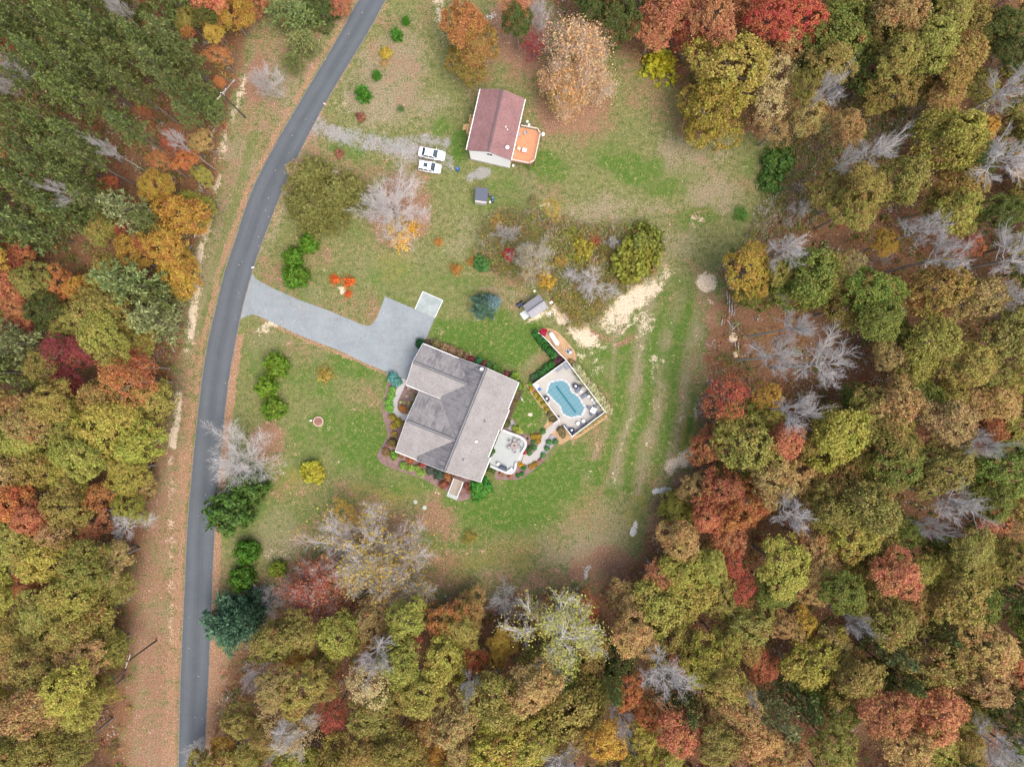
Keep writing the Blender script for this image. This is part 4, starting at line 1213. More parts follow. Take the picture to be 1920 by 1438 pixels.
def side_table(label, q, r, h, m=None, z=DZ_):
    t = thing('side_table', label, 'table', (*W2(Z3(*q)), z), 0.3)
    m = m or M_WCUSH
    MB().lathe([(r, h - 0.04), (r, h), (0, h + 0.005)], (0, 0, 0), 14).build('table_top', m, t)
    MB().lathe([(r * 0.6, 0), (r * 0.55, 0.03), (0.05, 0.06), (0.05, h - 0.04)], (0, 0, 0), 10).build('pedestal', m, t)
side_table('small white side table between the two dark loungers', (1160, 670), 0.23, 0.45)
side_table('small white side table beside the head of the lower lounger', (1287, 748), 0.23, 0.45)
side_table('small pale side table below the lower left tub chair', (622, 860), 0.19, 0.4, mat('pale grey plastic', (0.50, 0.52, 0.56)))
side_table('pale round table on the lower pool deck near the pool steps', (1108, 1200), 0.33, 0.5, mat('cream plastic', (0.66, 0.64, 0.58)))
side_table('white round table touching a small dark chair on the lower pool deck', (1196, 1162), 0.31, 0.55)
def small_chair(name, label, x, y, z, rz, m, group, slats=0, s=0.5, hb=0.85):
    c = thing(name, label, 'chair', (x, y, z), rz, group)
    for sx in (-1, 1):
        for sy in (-1, 1):
            MB().cbox((sx * s * 0.42, sy * s * 0.42, 0.21), 0.05, 0.05, 0.42).build('leg', m, c)
    if slats:
        for k in range(slats):
            MB().cbox((-s / 2 + s * (k + 0.5) / slats, 0, 0.44), s / slats * 0.62, s, 0.03).build('slat', m, c)
        for k in range(3):
            MB().cbox((-s * 0.5 - 0.03 - 0.05 * k, 0, 0.56 + 0.12 * k), 0.04, s, 0.09).build('slat', m, c)
    else:
        MB().cbox((0, 0, 0.44), s, s, 0.06, 0, 0, 0.02).build('seat', m, c)
        MB().cbox((-s * 0.5 - 0.05, 0, 0.66), 0.05, s, hb - 0.45, 0, R(-14), 0.02).build('backrest', m, c)
    for sy in (-1, 1):
        MB().cbox((0, sy * s * 0.5, 0.62), s * 0.9, 0.05, 0.04).build('armrest', m, c)
    return c
small_chair('patio_chair', 'small dark chair tucked against the white round table on the lower pool deck', *W2(Z3(1186, 1218)), DZ_, R(100), M_GREYCLOTH, None, 0, 0.55)
for lb, q in (('upper white slatted chair by the right pool fence', (1352, 806)), ('lower white slatted chair by the right pool fence', (1394, 862))):
    small_chair('slatted_chair', lb, *W2(Z3(*q)), DZ_, R(215), M_WCUSH, 'white slatted chairs by the pool fence', 4, 0.52)
dt = thing('dining_table', 'square white table with a dark centre and four grey chairs on the pool deck', 'table', (*W2(Z3(1362, 980)), DZ_), R(-28))
MB().cbox((0, 0, 0.71), 0.98, 0.98, 0.05, 0, 0, 0.015).build('table_top', M_WHITE, dt)
MB().lathe([(0.13, 0.737), (0.13, 0.78), (0, 0.785)], (0, 0, 0), 10).build('umbrella_hub', M_DARK, dt)
for sx in (-1, 1):
    for sy in (-1, 1):
        MB().cbox((sx * 0.42, sy * 0.42, 0.345), 0.06, 0.06, 0.68).build('leg', M_WHITE, dt)
for lb, q, rz in (('upper left', (1297, 940), R(-28)), ('upper right', (1400, 917), R(-118)), ('lower left', (1330, 1037), R(62)), ('lower right', (1412, 1030), R(152))):
    small_chair('dining_chair', 'grey chair on the %s side of the square white table' % lb, *W2(Z3(*q)), DZ_, rz, M_GREYCLOTH, 'chairs round the white pool table', 0, 0.46)
sp = thing('speaker', 'small dark box on the pool deck just inside the fence above the gate', 'box', (*W2(Z3(787, 1085)), DZ_), R(-52))
MB().cbox((0, 0, 0.2), 0.36, 0.32, 0.4, 0, 0, 0.03).build('body', M_DARK, sp)
MB().cbox((0, 0, 0.42), 0.2, 0.18, 0.04).build('lid', M_GREYCLOTH, sp)
bn = thing('bench', 'dark slatted bench on the pool deck below the gate', 'bench', (*W2(Z3(918, 1262)), DZ_), R(-53))
for k in range(3):
    MB().cbox((0, -0.13 + 0.13 * k, 0.42), 0.95, 0.11, 0.04).build('slat', M_GREYCLOTH, bn)
for sx in (-0.4, 0.4):
    MB().cbox((sx, 0, 0.2), 0.06, 0.36, 0.4).build('leg', M_DARK, bn)

# ---------------------------------------------------------------- patio furniture
M_TBROWN = mat('brown stone table', (0.27, 0.215, 0.20), 0.6, 0.15, 6)
M_SLING = mat('taupe sling', (0.31, 0.29, 0.295), 0.8, 0.1, 8)
PZ = 0.30
pt = thing('patio_table', 'round brown patio table ringed by six taupe chairs', 'table', (*W2(Z5(757, 670)), PZ), 0)
MB().lathe([(0.66, 0.66), (0.68, 0.70), (0.66, 0.73), (0.24, 0.73), (0.22, 0.71), (0, 0.71)], (0, 0, 0), 20).build('table_top', M_TBROWN, pt)
MB().lathe([(0.2, 0.712), (0.17, 0.76), (0.0, 0.74)], (0, 0, 0), 12).build('fire_bowl', M_DARK, pt)
MB().lathe([(0.42, 0), (0.36, 0.1), (0.30, 0.66)], (0, 0, 0), 12).build('pedestal', M_TBROWN, pt)
for lb, q in (('topmost', (765, 588)), ('upper right', (833, 605)), ('right hand', (838, 695)), ('lowest', (760, 756)), ('lower left', (675, 702)), ('upper left', (692, 612))):
    x, y = W2(Z5(*q))
    a = math.atan2(pt.location.y - y, pt.location.x - x)
    small_chair('patio_chair', '%s of the six taupe chairs round the brown patio table' % lb, x, y, PZ, a, M_SLING, 'chairs round the patio table', 0, 0.52)
gr = thing('grill', 'dark covered grill standing near the lower patio wall', 'grill', (*W2(Z5(567, 1042)), PZ), R(-22))
MB().cbox((0, 0, 0.42), 1.35, 0.62, 0.84).build('cabinet', M_DARK, gr)
MB().add([(-0.72, -0.36, 0.84), (0.72, -0.36, 0.84), (0.72, 0.36, 0.84), (-0.72, 0.36, 0.84), (-0.62, -0.22, 1.12), (0.62, -0.22, 1.12), (0.62, 0.22, 1.12), (-0.62, 0.22, 1.12)],
         [(3, 2, 1, 0), (4, 5, 6, 7), (0, 1, 5, 4), (1, 2, 6, 5), (2, 3, 7, 6), (3, 0, 4, 7)]).build('lid', mat('charcoal cover', (0.045, 0.065, 0.10), 0.6, 0.15, 7), gr)
MB().tube([(-0.5, -0.42, 0.95), (0.5, -0.42, 0.95)], 0.02, 6).build('handle', M_METAL, gr)
wc = small_chair('patio_chair', 'white chair in the bottom corner of the patio wall', *W2(Z5(708, 1078)), PZ, R(140), M_WCUSH, None, 0, 0.6)
small_chair('patio_chair', 'pale chair on the patio beside the dark grill', *W2(Z5(495, 985)), PZ, R(-30), mat('pale sling', (0.62, 0.62, 0.62)), None, 0, 0.5)
tb = thing('side_table', 'little grey table below the white chair on the patio', 'table', (*W2(Z5(660, 1100)), PZ), 0)
MB().lathe([(0.25, 0.38), (0.25, 0.42), (0, 0.425)], (0, 0, 0), 12).build('table_top', M_METAL, tb)
MB().lathe([(0.16, 0), (0.05, 0.04), (0.05, 0.38)], (0, 0, 0), 8).build('pedestal', M_METAL, tb)

# ---------------------------------------------------------------- garden ornaments
bb = thing('brick_planter', 'round brick edged planter filled with brown leaves on the front lawn', 'planter', (*W2((597.5, 790)), 0))
M_BRICKRIM = mat('pinkish brick rim', (0.46, 0.33, 0.27), 0.85, 0.15, 6)
MB().lathe([(0.78, 0), (0.78, 0.26), (0.0, 0.27)], (0, 0, 0), 20).build('leaf_fill', mulch('leaf fill', (0.13, 0.07, 0.055), (0.30, 0.17, 0.13)), bb)
brick = MB().cbox((0, 0, 0.16), 0.24, 0.20, 0.32, 0, 0, 0.02).mesh('brick', M_BRICKRIM)
for k in range(22):
    a = 2 * math.pi * k / 22
    o = put('brick', brick, bb, None, (0.86 * math.cos(a), 0.86 * math.sin(a), random.uniform(-0.015, 0.015)), a + math.pi / 2)
goose = thing('garden_statue', 'small white garden statue beside the round brick planter', 'statue', (*W2((583.5, 788)), 0), R(190))
M_STAT = mat('white concrete statue', (0.74, 0.73, 0.70), 0.7, 0.05)
MB().lathe([(0.0, 0.1), (0.13, 0.14), (0.2, 0.28), (0.19, 0.4), (0.1, 0.52), (0.06, 0.62), (0.09, 0.7), (0.05, 0.78), (0.0, 0.8)], (0, 0, 0), 10, sx=1.3).build('body', M_STAT, goose, True)
MB().cbox((0.12, 0, 0.71), 0.14, 0.05, 0.04).build('beak', M_STAT, goose)
MB().lathe([(0.22, 0), (0.22, 0.1), (0.0, 0.12)], (0, 0, 0), 12).build('plinth', M_STAT, goose)
for lb, q, r in (('smaller pale round septic lid on the lawn below the big house', (779, 941), 0.36), ('larger pale round septic lid on the lawn below the big house', (796, 951.5), 0.42)):
    o = thing('septic_lid', lb, 'lid', (*W2(q), 0), 0, 'septic lids in the lawn')
    MB().lathe([(r, 0), (r, 0.06), (r * 0.9, 0.10), (0, 0.11)], (0, 0, 0), 16).build('lid', mat('pale green lid', (0.36, 0.41, 0.35), 0.6, 0.06), o)
    MB().cbox((0, 0, 0.13), 0.22, 0.05, 0.04).build('handle', M_METAL, o)
ob = thing('garden_statue', 'white garden figure on the lawn between the house and the pool', 'statue', (*W2(Z3(165, 795)), 0), 0.5)
MB().lathe([(0.0, 0), (0.22, 0.02), (0.16, 0.2), (0.2, 0.45), (0.1, 0.6), (0.13, 0.72), (0.0, 0.85)], (0, 0, 0), 9).build('body', M_STAT, ob, True)
for s in (-1, 1):
    MB().tube([(0, s * 0.12, 0.5), (0.05, s * 0.35, 0.55), (0.02, s * 0.5, 0.72)], [0.06, 0.05, 0.03], 6).build('wing', M_STAT, ob)
fs_ = thing('stepping_stone', 'tan flat stone in the lawn between the patio and the pool', 'stone', (*W2(Z3(308, 1055)), 0))
MB().lathe([(0.40, 0), (0.42, 0.05), (0.34, 0.09), (0, 0.10)], (0, 0, 0), 9, sx=1.1, sy=0.8).build('stone', mat('tan stone', (0.50, 0.42, 0.33), 0.9, 0.15), fs_)
bl = thing('ball', 'small white and black ball on the lawn below the pool', 'ball', (*W2((1149, 887)), 0))
MB().lathe([(0.0, 0), (0.11, 0.04), (0.15, 0.15), (0.11, 0.26), (0.0, 0.3)], (0, 0, 0), 12).build('ball', mat('white and black ball', (0.72, 0.72, 0.74)), bl, True)

# items by the sheds and decks
def barrel(label, q, r, h, m, cat='barrel', name='barrel', z=0.0):
    o = thing(name, label, cat, (*W2(q, z), z))
    MB().lathe([(r * 0.92, 0), (r, 0.06), (r, h * 0.33), (r * 1.04, h * 0.35), (r, h * 0.37), (r, h - 0.04), (r * 0.94, h), (r * 0.88, h - 0.03), (0, h - 0.03)], (0, 0, 0), 14).build('body', m, o, True)
    MB().lathe([(r * 0.30, h - 0.03), (r * 0.30, h + 0.03), (0, h + 0.035)], (0, 0, 0), 10).build('lid', M_METAL, o)
    return o
M_BLUE = mat('blue plastic', (0.03, 0.10, 0.28), 0.5, 0.1)
barrel('blue barrel standing alone beside the two white cars', (858.5, 319), 0.36, 0.9, M_BLUE)
barrel('black barrel against the small dark roofed shed', (918.5, 368), 0.27, 0.8, M_DARK)
barrel('blue barrel next to the small dark roofed shed', (924.5, 373.5), 0.27, 0.75, mat('blue grey plastic', (0.06, 0.13, 0.22), 0.5))
barrel('dark bin below the blue barrel at the small shed', (924, 379), 0.25, 0.7, M_NAVY)
barrel('white bucket beside the small dark roofed shed', (919, 380), 0.20, 0.4, M_WHITE, 'bucket', 'bucket')
barrel('white bucket below the corner of the orange deck', Z4(1077, 968), 0.22, 0.42, M_WHITE, 'bucket', 'bucket')
barrel('white pot beside the top end of the orange deck', Z4(1235, 563), 0.24, 0.4, M_WHITE, 'pot', 'plant_pot')
barrel('pale grey pot beyond the white pot at the orange deck', Z4(1218, 530), 0.26, 0.4, mat('pale grey pot', (0.55, 0.60, 0.58)), 'pot', 'plant_pot')
barrel('dark bin in the corner between the orange deck and the wall', Z4(1185, 560), 0.24, 0.7, M_DARK)
mow = thing('lawn_tractor', 'dark lawn tractor parked at the back of the white storage shed', 'lawn tractor', (*W2(Z2(118, 228)), 0), R(215))
MB().cbox((0.05, 0, 0.42), 1.1, 0.6, 0.22, 0, 0, 0.06).build('deck', mat('dark blue paint', (0.03, 0.05, 0.10), 0.4), mow)
MB().cbox((0.45, 0, 0.66), 0.6, 0.5, 0.34, 0, 0, 0.08).build('hood', mat('dark blue paint', (0.03, 0.05, 0.10)), mow)
MB().cbox((-0.3, 0, 0.68), 0.42, 0.44, 0.12, 0, 0, 0.04).build('seat', M_DARK, mow)
for sx, r in ((-0.4, 0.28), (0.5, 0.2)):
    for s in (-1, 1):
        b = MB().lathe([(0.0, -0.09), (r, -0.09), (r, 0.09), (0.0, 0.09)], (0, 0, 0), 14)
        b.v = [(x + sx, z + s * 0.38, y + r) for x, y, z in b.v]
        b.build('wheel', mat('rubber', (0.02, 0.02, 0.022), 0.8), mow)
MB().lathe([(0.16, 0.98), (0.18, 1.0), (0.16, 1.02)], (0.1, 0, 0), 12).build('steering_wheel', M_DARK, mow)
sd_ = thing('satellite_dish', 'grey satellite dish on a post at the outer corner of the orange deck', 'dish', (*W2(Z4(1360, 705)), 0))
MB().tube([(0, 0, 0), (0, 0, 2.6)], 0.035, 7).build('mast', M_METAL, sd_)
sat_dish(sd_, 0, 0, 2.5, R(-35))
M_WICK = mat('grey wicker', (0.30, 0.29, 0.29), 0.8, 0.15)
small_chair('deck_chair', 'grey chair on the top end of the orange deck', *W2(Z4(1196, 645), DZ), DZ, R(200), M_WICK, None, 0, 0.55)
small_chair('deck_chair', 'grey chair against the house wall on the orange deck', *W2(Z4(1132, 665), DZ), DZ, R(0), M_WICK, None, 0, 0.5)
small_chair('deck_chair', 'tan chair left of the pale table on the orange deck', *W2(Z4(1136, 803), DZ), DZ, R(-35), mat('tan canvas', (0.50, 0.44, 0.34)), None, 0, 0.55)
tt = thing('deck_table', 'pale grey square table in the middle of the orange deck', 'table', (*W2(Z4(1189, 820), DZ), DZ), R(-10))
MB().cbox((0, 0, 0.66), 0.85, 0.8, 0.05, 0, 0, 0.015).build('table_top', mat('pale grey top', (0.52, 0.50, 0.52)), tt)
for sx in (-1, 1):
    for sy in (-1, 1):
        MB().cbox((sx * 0.36, sy * 0.34, 0.32), 0.05, 0.05, 0.64).build('leg', M_METAL, tt)
junk = [('white cooler box beside the white storage shed', (540, 205), 0.6, 0.4, 0.4, M_WHITE, 'cooler', 'cooler_box'), ('yellowish crate above the white storage shed', (312, 47), 0.45, 0.4, 0.35, mat('cream crate', (0.62, 0.60, 0.45)), 'crate', 'crate'),
        ('dark red crate beside the white storage shed', (553, 165), 0.3, 0.3, 0.3, mat('dark red crate', (0.25, 0.05, 0.05)), 'crate', 'crate'), ('pale plank bundle beside the white storage shed', (640, 120), 1.5, 0.16, 0.14, M_WOODPALE, 'planks', 'plank_bundle'),
        ('pale grey plastic tub below the white storage shed', (515, 355), 0.5, 0.4, 0.3, mat('pale grey plastic', (0.50, 0.52, 0.56)), 'tub', 'plastic_tub')]
for lb, q, a_, b_, c_, m, cat, nm in junk:
    o = thing(nm, lb, cat, (*W2(Z2(*q)), 0), R(25))
    MB().cbox((0, 0, c_ / 2), a_, b_, c_, 0, 0, 0.03).build('body', m, o)
    MB().cbox((0, 0, c_ + 0.02), a_ * 1.04, b_ * 1.05, 0.05, 0, 0, 0.015).build('lid', m, o)

# ---------------------------------------------------------------- cars
M_CARW = mat('white car paint', (0.80, 0.81, 0.82), 0.25, 0.01, 2, 0.6)
M_TYRE = mat('rubber', (0.02, 0.02, 0.022), 0.8)
M_CARGL = mat('tinted glass', (0.035, 0.06, 0.075), 0.05, 0.03, 2, 0.8)
M_LAMP = mat('lamp glass', (0.55, 0.55, 0.55), 0.1, 0.03, 2, 0.6)
M_RLAMP = mat('red lamp', (0.35, 0.02, 0.02), 0.2, 0.03)
M_SILL = mat('grey sill', (0.22, 0.23, 0.25), 0.5, 0.05)
def car(name, label, q, rz, st_, gh, L, roofrack=False, two_tone=False):
    c = thing(name, label, 'car', (*W2(q), 0), rz, 'white cars on the gravel drive')
    vs, fs = [], []
    m = 9
    for x, w, zb, zt in st_:
        zm = zb + (zt - zb) * 0.55
        for y, z in ((-w * 0.90, zb), (-w, zb + 0.12), (-w, zm), (-w * 0.93, zt - 0.05), (0, zt + 0.03), (w * 0.93, zt - 0.05), (w, zm), (w, zb + 0.12), (w * 0.90, zb)):
            vs.append((x, y, z))
    n = len(st_)
    for k in range(n - 1):
        for i in range(m - 1):
            fs.append((k * m + i, k * m + m + i, k * m + m + i + 1, k * m + i + 1))
        fs.append((k * m + m - 1, k * m + 2 * m - 1, k * m + m, k * m))
    fs += [tuple(range(m)), tuple(range((n - 1) * m + m - 1, (n - 1) * m - 1, -1))]
    b = MB().add(vs, fs)
    b.build('body', M_CARW, c, False)
    xb0, xb1, xr0, xr1, zb, zr, wb_, wr = gh
    g = [(xb0, -wb_, zb), (xb1, -wb_, zb), (xb1, wb_, zb), (xb0, wb_, zb), (xr0, -wr, zr), (xr1, -wr, zr), (xr1, wr, zr), (xr0, wr, zr)]
    for nm, ids in (('windshield', (1, 2, 6, 5)), ('rear_window', (3, 0, 4, 7)), ('side_window', (0, 1, 5, 4)), ('side_window', (2, 3, 7, 6))):
        P = [Vector(g[i]) for i in ids]
        cen = sum(P, Vector()) / 4
        nv = (P[1] - P[0]).cross(P[2] - P[0]).normalized()
        if nv.dot(cen - Vector((0, 0, 1.0))) < 0:
            nv = -nv
        o1 = [p for p in P]
        o2 = [p - nv * 0.12 for p in P]
        MB().add(o1 + o2, [(0, 1, 2, 3), (7, 6, 5, 4), (0, 4, 5, 1), (1, 5, 6, 2), (2, 6, 7, 3), (3, 7, 4, 0)]).build(nm, M_CARGL, c)
    MB().cbox(((xr0 + xr1) / 2, 0, zr + 0.02), xr1 - xr0 + 0.12, 2 * wr + 0.08, 0.09, 0, 0, 0.05).build('roof', M_CARW, c)
    for a_, d_ in ((0, 4), (1, 5), (2, 6), (3, 7)):
        MB().tube([g[a_], g[d_]], 0.06, 6).build('pillar', M_CARW, c)
    for s in (-1, 1):
        for fx in ((0.36, 0.70) if roofrack else (0.5,)):
            xa_, xc_ = xb0 + (xb1 - xb0) * fx, xr0 + (xr1 - xr0) * fx
            MB().tube([(xa_, s * wb_, zb), (xc_, s * wr, zr)], 0.05, 6).build('pillar', M_CARW, c)
        MB().cbox((xb1 - 0.35, s * (wb_ + 0.17), zb + 0.1), 0.14, 0.2, 0.14, 0, 0, 0.03).build('mirror', M_CARW, c)
        MB().cbox((0, s * (st_[n // 2][1] + 0.005), st_[n // 2][2] + 0.16), L * 0.52, 0.03, 0.14).build('sill', M_SILL, c)
        MB().cbox((L / 2 - 0.12, s * 0.58, 0.68), 0.16, 0.34, 0.15, -s * 0.25, 0, 0.03).build('headlight', M_LAMP, c)
        MB().cbox((-L / 2 + 0.06, s * 0.64, 0.78), 0.1, 0.3, 0.18, s * 0.2, 0, 0.03).build('tail_light', M_RLAMP, c)
        if roofrack:
            MB().tube([(xr0 + 0.15, s * wr * 0.9, zr + 0.12), (xr1 - 0.2, s * wr * 0.9, zr + 0.12)], 0.025, 6).build('roof_rail', M_DARK, c)
        for wx in (-L * 0.29, L * 0.31):
            b = MB().lathe([(0.0, -0.11), (0.30, -0.11), (0.34, -0.07), (0.34, 0.07), (0.30, 0.11), (0.0, 0.11)], (0, 0, 0), 18)
            b.v = [(x + wx, z + s * (st_[n // 2][1] - 0.10), y + 0.34) for x, y, z in b.v]
            w_ = b.build('wheel', M_TYRE, c)
            b = MB().lathe([(0.0, -0.125), (0.2, -0.125), (0.21, 0.125), (0.0, 0.125)], (0, 0, 0), 12)
            b.v = [(x + wx, z + s * (st_[n // 2][1] - 0.10), y + 0.34) for x, y, z in b.v]
            b.build('rim', M_METAL, w_)
    for sx in (-1, 1):
        MB().cbox((sx * (L / 2 - 0.03), 0, 0.42), 0.18, 1.5, 0.18, 0, 0, 0.05).build('bumper', M_CARW if sx < 0 else M_SILL, c)
    if roofrack:
        MB().cbox(((xr0 + xr1) / 2 + 0.1, 0, zr + 0.085), 0.75, 0.75, 0.02).build('sunroof', M_CARGL, c)
    return c
car('sedan', 'white four door sedan parked nearer the road side of the gravel drive', Z4(268, 858), R(-11),
    [(-2.5, 0.70, 0.36, 0.80), (-2.38, 0.86, 0.26, 0.95), (-1.8, 0.93, 0.22, 1.0), (-0.9, 0.95, 0.2, 0.97), (0.5, 0.95, 0.2, 0.95), (1.2, 0.94, 0.22, 0.94), (1.95, 0.91, 0.24, 0.86), (2.35, 0.82, 0.28, 0.77), (2.5, 0.66, 0.36, 0.66)],
    (-1.85, 1.1, -1.15, 0.30, 0.95, 1.42, 0.84, 0.66), 5.0)
car('suv', 'white sport utility car with sunroof parked below the white sedan', Z4(250, 992), R(-10),
    [(-2.05, 0.78, 0.40, 0.95), (-1.98, 0.88, 0.32, 1.05), (-1.4, 0.91, 0.28, 1.05), (-0.4, 0.92, 0.28, 1.04), (0.6, 0.92, 0.28, 1.04), (1.0, 0.91, 0.28, 1.03), (1.6, 0.88, 0.30, 0.97), (1.95, 0.80, 0.34, 0.90), (2.08, 0.70, 0.40, 0.78)],
    (-2.0, 1.0, -1.85, 0.25, 1.03, 1.66, 0.86, 0.72), 4.15, True)

# ---------------------------------------------------------------- utility poles, wires, mailboxes
M_POLE = mat('dark treated pole', (0.075, 0.062, 0.055), 0.9, 0.2, 4)
def upole(label, q, h, az, trans=True, rz=0.0):
    p = thing('utility_pole', label, 'utility pole', (*W2(q), 0), rz, 'utility poles along the road')
    MB().tube([(0, 0, 0), (0, 0, h)], [0.17, 0.11], 10).build('post', M_POLE, p)
    MB().cbox((0, 0, h - 0.45), 2.5, 0.11, 0.12, az).build('crossarm', M_WOODPALE, p)
    for k in (-1.1, 0.0, 1.1):
        MB().lathe([(0.05, 0), (0.07, 0.08), (0.04, 0.2), (0.0, 0.22)], (k * math.cos(az), k * math.sin(az), h - 0.39 if k else h), 8).build('insulator', M_STAT, p)
    if trans:
        MB().lathe([(0.0, 0), (0.24, 0.02), (0.25, 0.75), (0.2, 0.85), (0.0, 0.87)], (0.36 * math.cos(az + 1.2), 0.36 * math.sin(az + 1.2), h - 1.75), 12).build('transformer', mat('pale transformer', (0.58, 0.60, 0.62), 0.4), p, True)
        MB().tube([(0, 0, h - 1.0), (1.4 * math.cos(az), 1.4 * math.sin(az), h - 0.6), (2.9 * math.cos(az), 2.9 * math.sin(az), h - 0.55)], 0.045, 7).build('lamp_arm', M_METAL, p)
        MB().cbox((3.1 * math.cos(az), 3.1 * math.sin(az), h - 0.6), 0.6, 0.26, 0.14, az, 0, 0.04).build('lamp_head', M_METAL, p)
    return p
upole('dark utility pole with transformer and lamp arm at the edge of the upper left pines', (460, 221), 10.6, R(50))
upole('dark utility pole with a bare crossarm on the leafy verge at lower left', (294, 1200), 9.8, R(70), False)
def wires(label, q0, h0, q1, h1, offs, az):
    a, b = Vector((*W2(q0), h0)), Vector((*W2(q1), h1))
    w = thing('power_line', label, 'wires', (a.x, a.y, 0))
    for o in offs:
        d = Vector((math.cos(az) * o, math.sin(az) * o, 0))
        pts = []
        for k in range(25):
            t_ = k / 24
            p = a.lerp(b, t_) + d
            p.z -= 4 * 1.5 * t_ * (1 - t_)
            pts.append(p - Vector((a.x, a.y, 0)))
        MB().tube(pts, 0.007, 4).build('wire', M_POLE, w)
wires('thin power wires strung between the two utility poles along the western verge', (460, 221), 10.3, (294, 1200), 9.5, (-1.1, 0.0, 1.1), R(60))
wires('thin power wires leaving the frame above the upper utility pole', (460, 221), 10.3, (600, -150), 10.4, (-1.1, 0.0, 1.1), R(50))
def mailbox(label, q, rz, m):
    o = thing('mailbox', label, 'mailbox', (*W2(q), 0), rz, 'mailboxes by the road')
    MB().cbox((0, 0, 0.5), 0.10, 0.10, 1.0).build('post', M_WOODPALE, o)
    b = MB().lathe([(0.11, -0.26), (0.11, 0.26)], (0, 0, 0), 12)
    b.v = [(z, x, max(y, -0.09) + 1.12) for x, y, z in b.v]
    b.build('box', m, o)
    MB().cbox((0.1, 0.125, 1.18), 0.05, 0.02, 0.14).build('flag', mat('red flag', (0.4, 0.03, 0.02)), o)
mailbox('white mailbox at the upper corner of the blacktop driveway', (478.5, 503.5), R(20), M_WHITE)
mailbox('cream mailbox by the road above the gravel drive', (612, 200), R(-30), mat('cream mailbox', (0.62, 0.52, 0.42)))
mailbox('white mailbox by the mouth of the gravel drive', (584, 293), R(-30), M_WHITE)

# ---------------------------------------------------------------- logs and stumps
M_LOG = mat('weathered log', (0.42, 0.385, 0.355), 0.9, 0.2, 3)
M_CUT = mat('cut wood', (0.56, 0.44, 0.30), 0.9, 0.12, 6)
ORD = ['first', 'second', 'third', 'fourth', 'fifth', 'sixth', 'seventh', 'eighth', 'ninth', 'tenth', 'eleventh', 'twelfth', 'thirteenth', 'fourteenth', 'fifteenth', 'sixteenth', 'seventeenth', 'eighteenth', 'nineteenth', 'twentieth',
       'twenty-first', 'twenty-second', 'twenty-third', 'twenty-fourth', 'twenty-fifth', 'twenty-sixth', 'twenty-seventh', 'twenty-eighth', 'twenty-ninth', 'thirtieth']
def log(label, p, q, r, group, z=0.0):
    a, b = W2(p), W2(q)
    L = math.dist(a, b)
    o = thing('log', label, 'log', (a[0], a[1], r + z), math.atan2(b[1] - a[1], b[0] - a[0]), group)
    rr = random.Random(int(p[0] * 7 + p[1]))
    MB().tube([(L * k / 4, rr.uniform(-0.05, 0.05) * L / 3, rr.uniform(0, 0.08)) for k in range(5)], [r, r * 0.95, r * 0.85, r * 0.8, r * 0.7], 8).build('bark', M_LOG, o)
    MB().lathe([(0.0, 0), (r * 0.92, 0.0), (r * 0.9, 0.02), (0.0, 0.025)], (0, 0, 0), 10).build('cut_face', M_CUT, o).matrix_local = __import__('mathutils').Matrix.Translation((-0.005, 0, 0)) @ __import__('mathutils').Matrix.Rotation(-math.pi / 2, 4, 'Y')
T5 = zoomer(0, 360, 480 / 1917)
wl = [((1440, 262), (1478, 330)), ((1475, 270), (1460, 345)), ((1385, 370), (1372, 418)), ((1415, 375), (1400, 412)), ((1440, 400), (1392, 450)), ((1392, 455), (1425, 490)), ((1350, 325), (1425, 330)), ((1185, 535), (1335, 615)), ((1120, 540), (1185, 565)), ((1335, 625), (1345, 655)), ((1355, 690), (1395, 655)), ((1330, 735), (1360, 765)),
      ((1200, 790), (1265, 858)), ((1200, 770), (1320, 780)), ((1325, 915), (1312, 978)), ((1150, 975), (1235, 985)), ((1180, 1000), (1285, 1075)), ((1285, 1000), (1275, 1080)), ((1275, 1080), (1320, 1150)), ((1290, 1160), (1310, 1200)), ((1160, 880), (1220, 920)), ((720, 612), (890, 568))]
wl.sort(key=lambda s: s[0][1])
for i, (p, q) in enumerate(wl):
    log('%s pale felled log from the top along the edge of the western woods' % ORD[i], T5(*p), T5(*q), random.uniform(0.10, 0.17), 'felled logs along the western wood edge')
T7 = zoomer(960, 360, 480 / 1917)
rl = [((1590, 640), (1655, 740)), ((1625, 650), (1690, 760)), ((1655, 660), (1715, 800)), ((1605, 740), (1615, 850)), ((1630, 760), (1622, 950)), ((1652, 770), (1640, 930)), ((1672, 790), (1660, 930)), ((1690, 690), (1735, 800)), ((1580, 930), (1565, 1000)), ((1610, 960), (1660, 1030)), ((1700, 980), (1640, 1040)), ((1668, 1120), (1672, 1200)), ((1690, 1130), (1694, 1200))]
rl.sort(key=lambda s: s[0][1])
for i, (p, q) in enumerate(rl):
    log('%s cut pole from the top beside the orange tree at the eastern wood edge' % ORD[i], T7(*p), T7(*q), random.uniform(0.10, 0.16), 'cut poles at the eastern wood edge')
for lb, q, r in (('broad tan stump above the small stump at the eastern wood edge', (1652, 1088), 0.85), ('small tan stump below the broad one at the eastern wood edge', (1672, 1216), 0.55)):
    o = thing('tree_stump', lb, 'stump', (*W2(T7(*q)), 0), 0, 'stumps at the eastern wood edge')
    MB().lathe([(r * 1.15, 0), (r, 0.15), (r * 0.95, 0.38)], (0, 0, 0), 14).build('bark', M_LOG, o)
    MB().lathe([(r * 0.95, 0.382), (0, 0.40)], (0, 0, 0), 14).build('cut_face', M_CUT, o)
T3 = zoomer(960, 720, 480 / 1917)
log('thick grey log lying at the lower right edge of the field', T3(1012, 1318), T3(1092, 1385), 0.28, None)
log('long thin grey pole fallen on the leaves right of the field', T3(1310, 885), T3(1425, 930), 0.10, None)
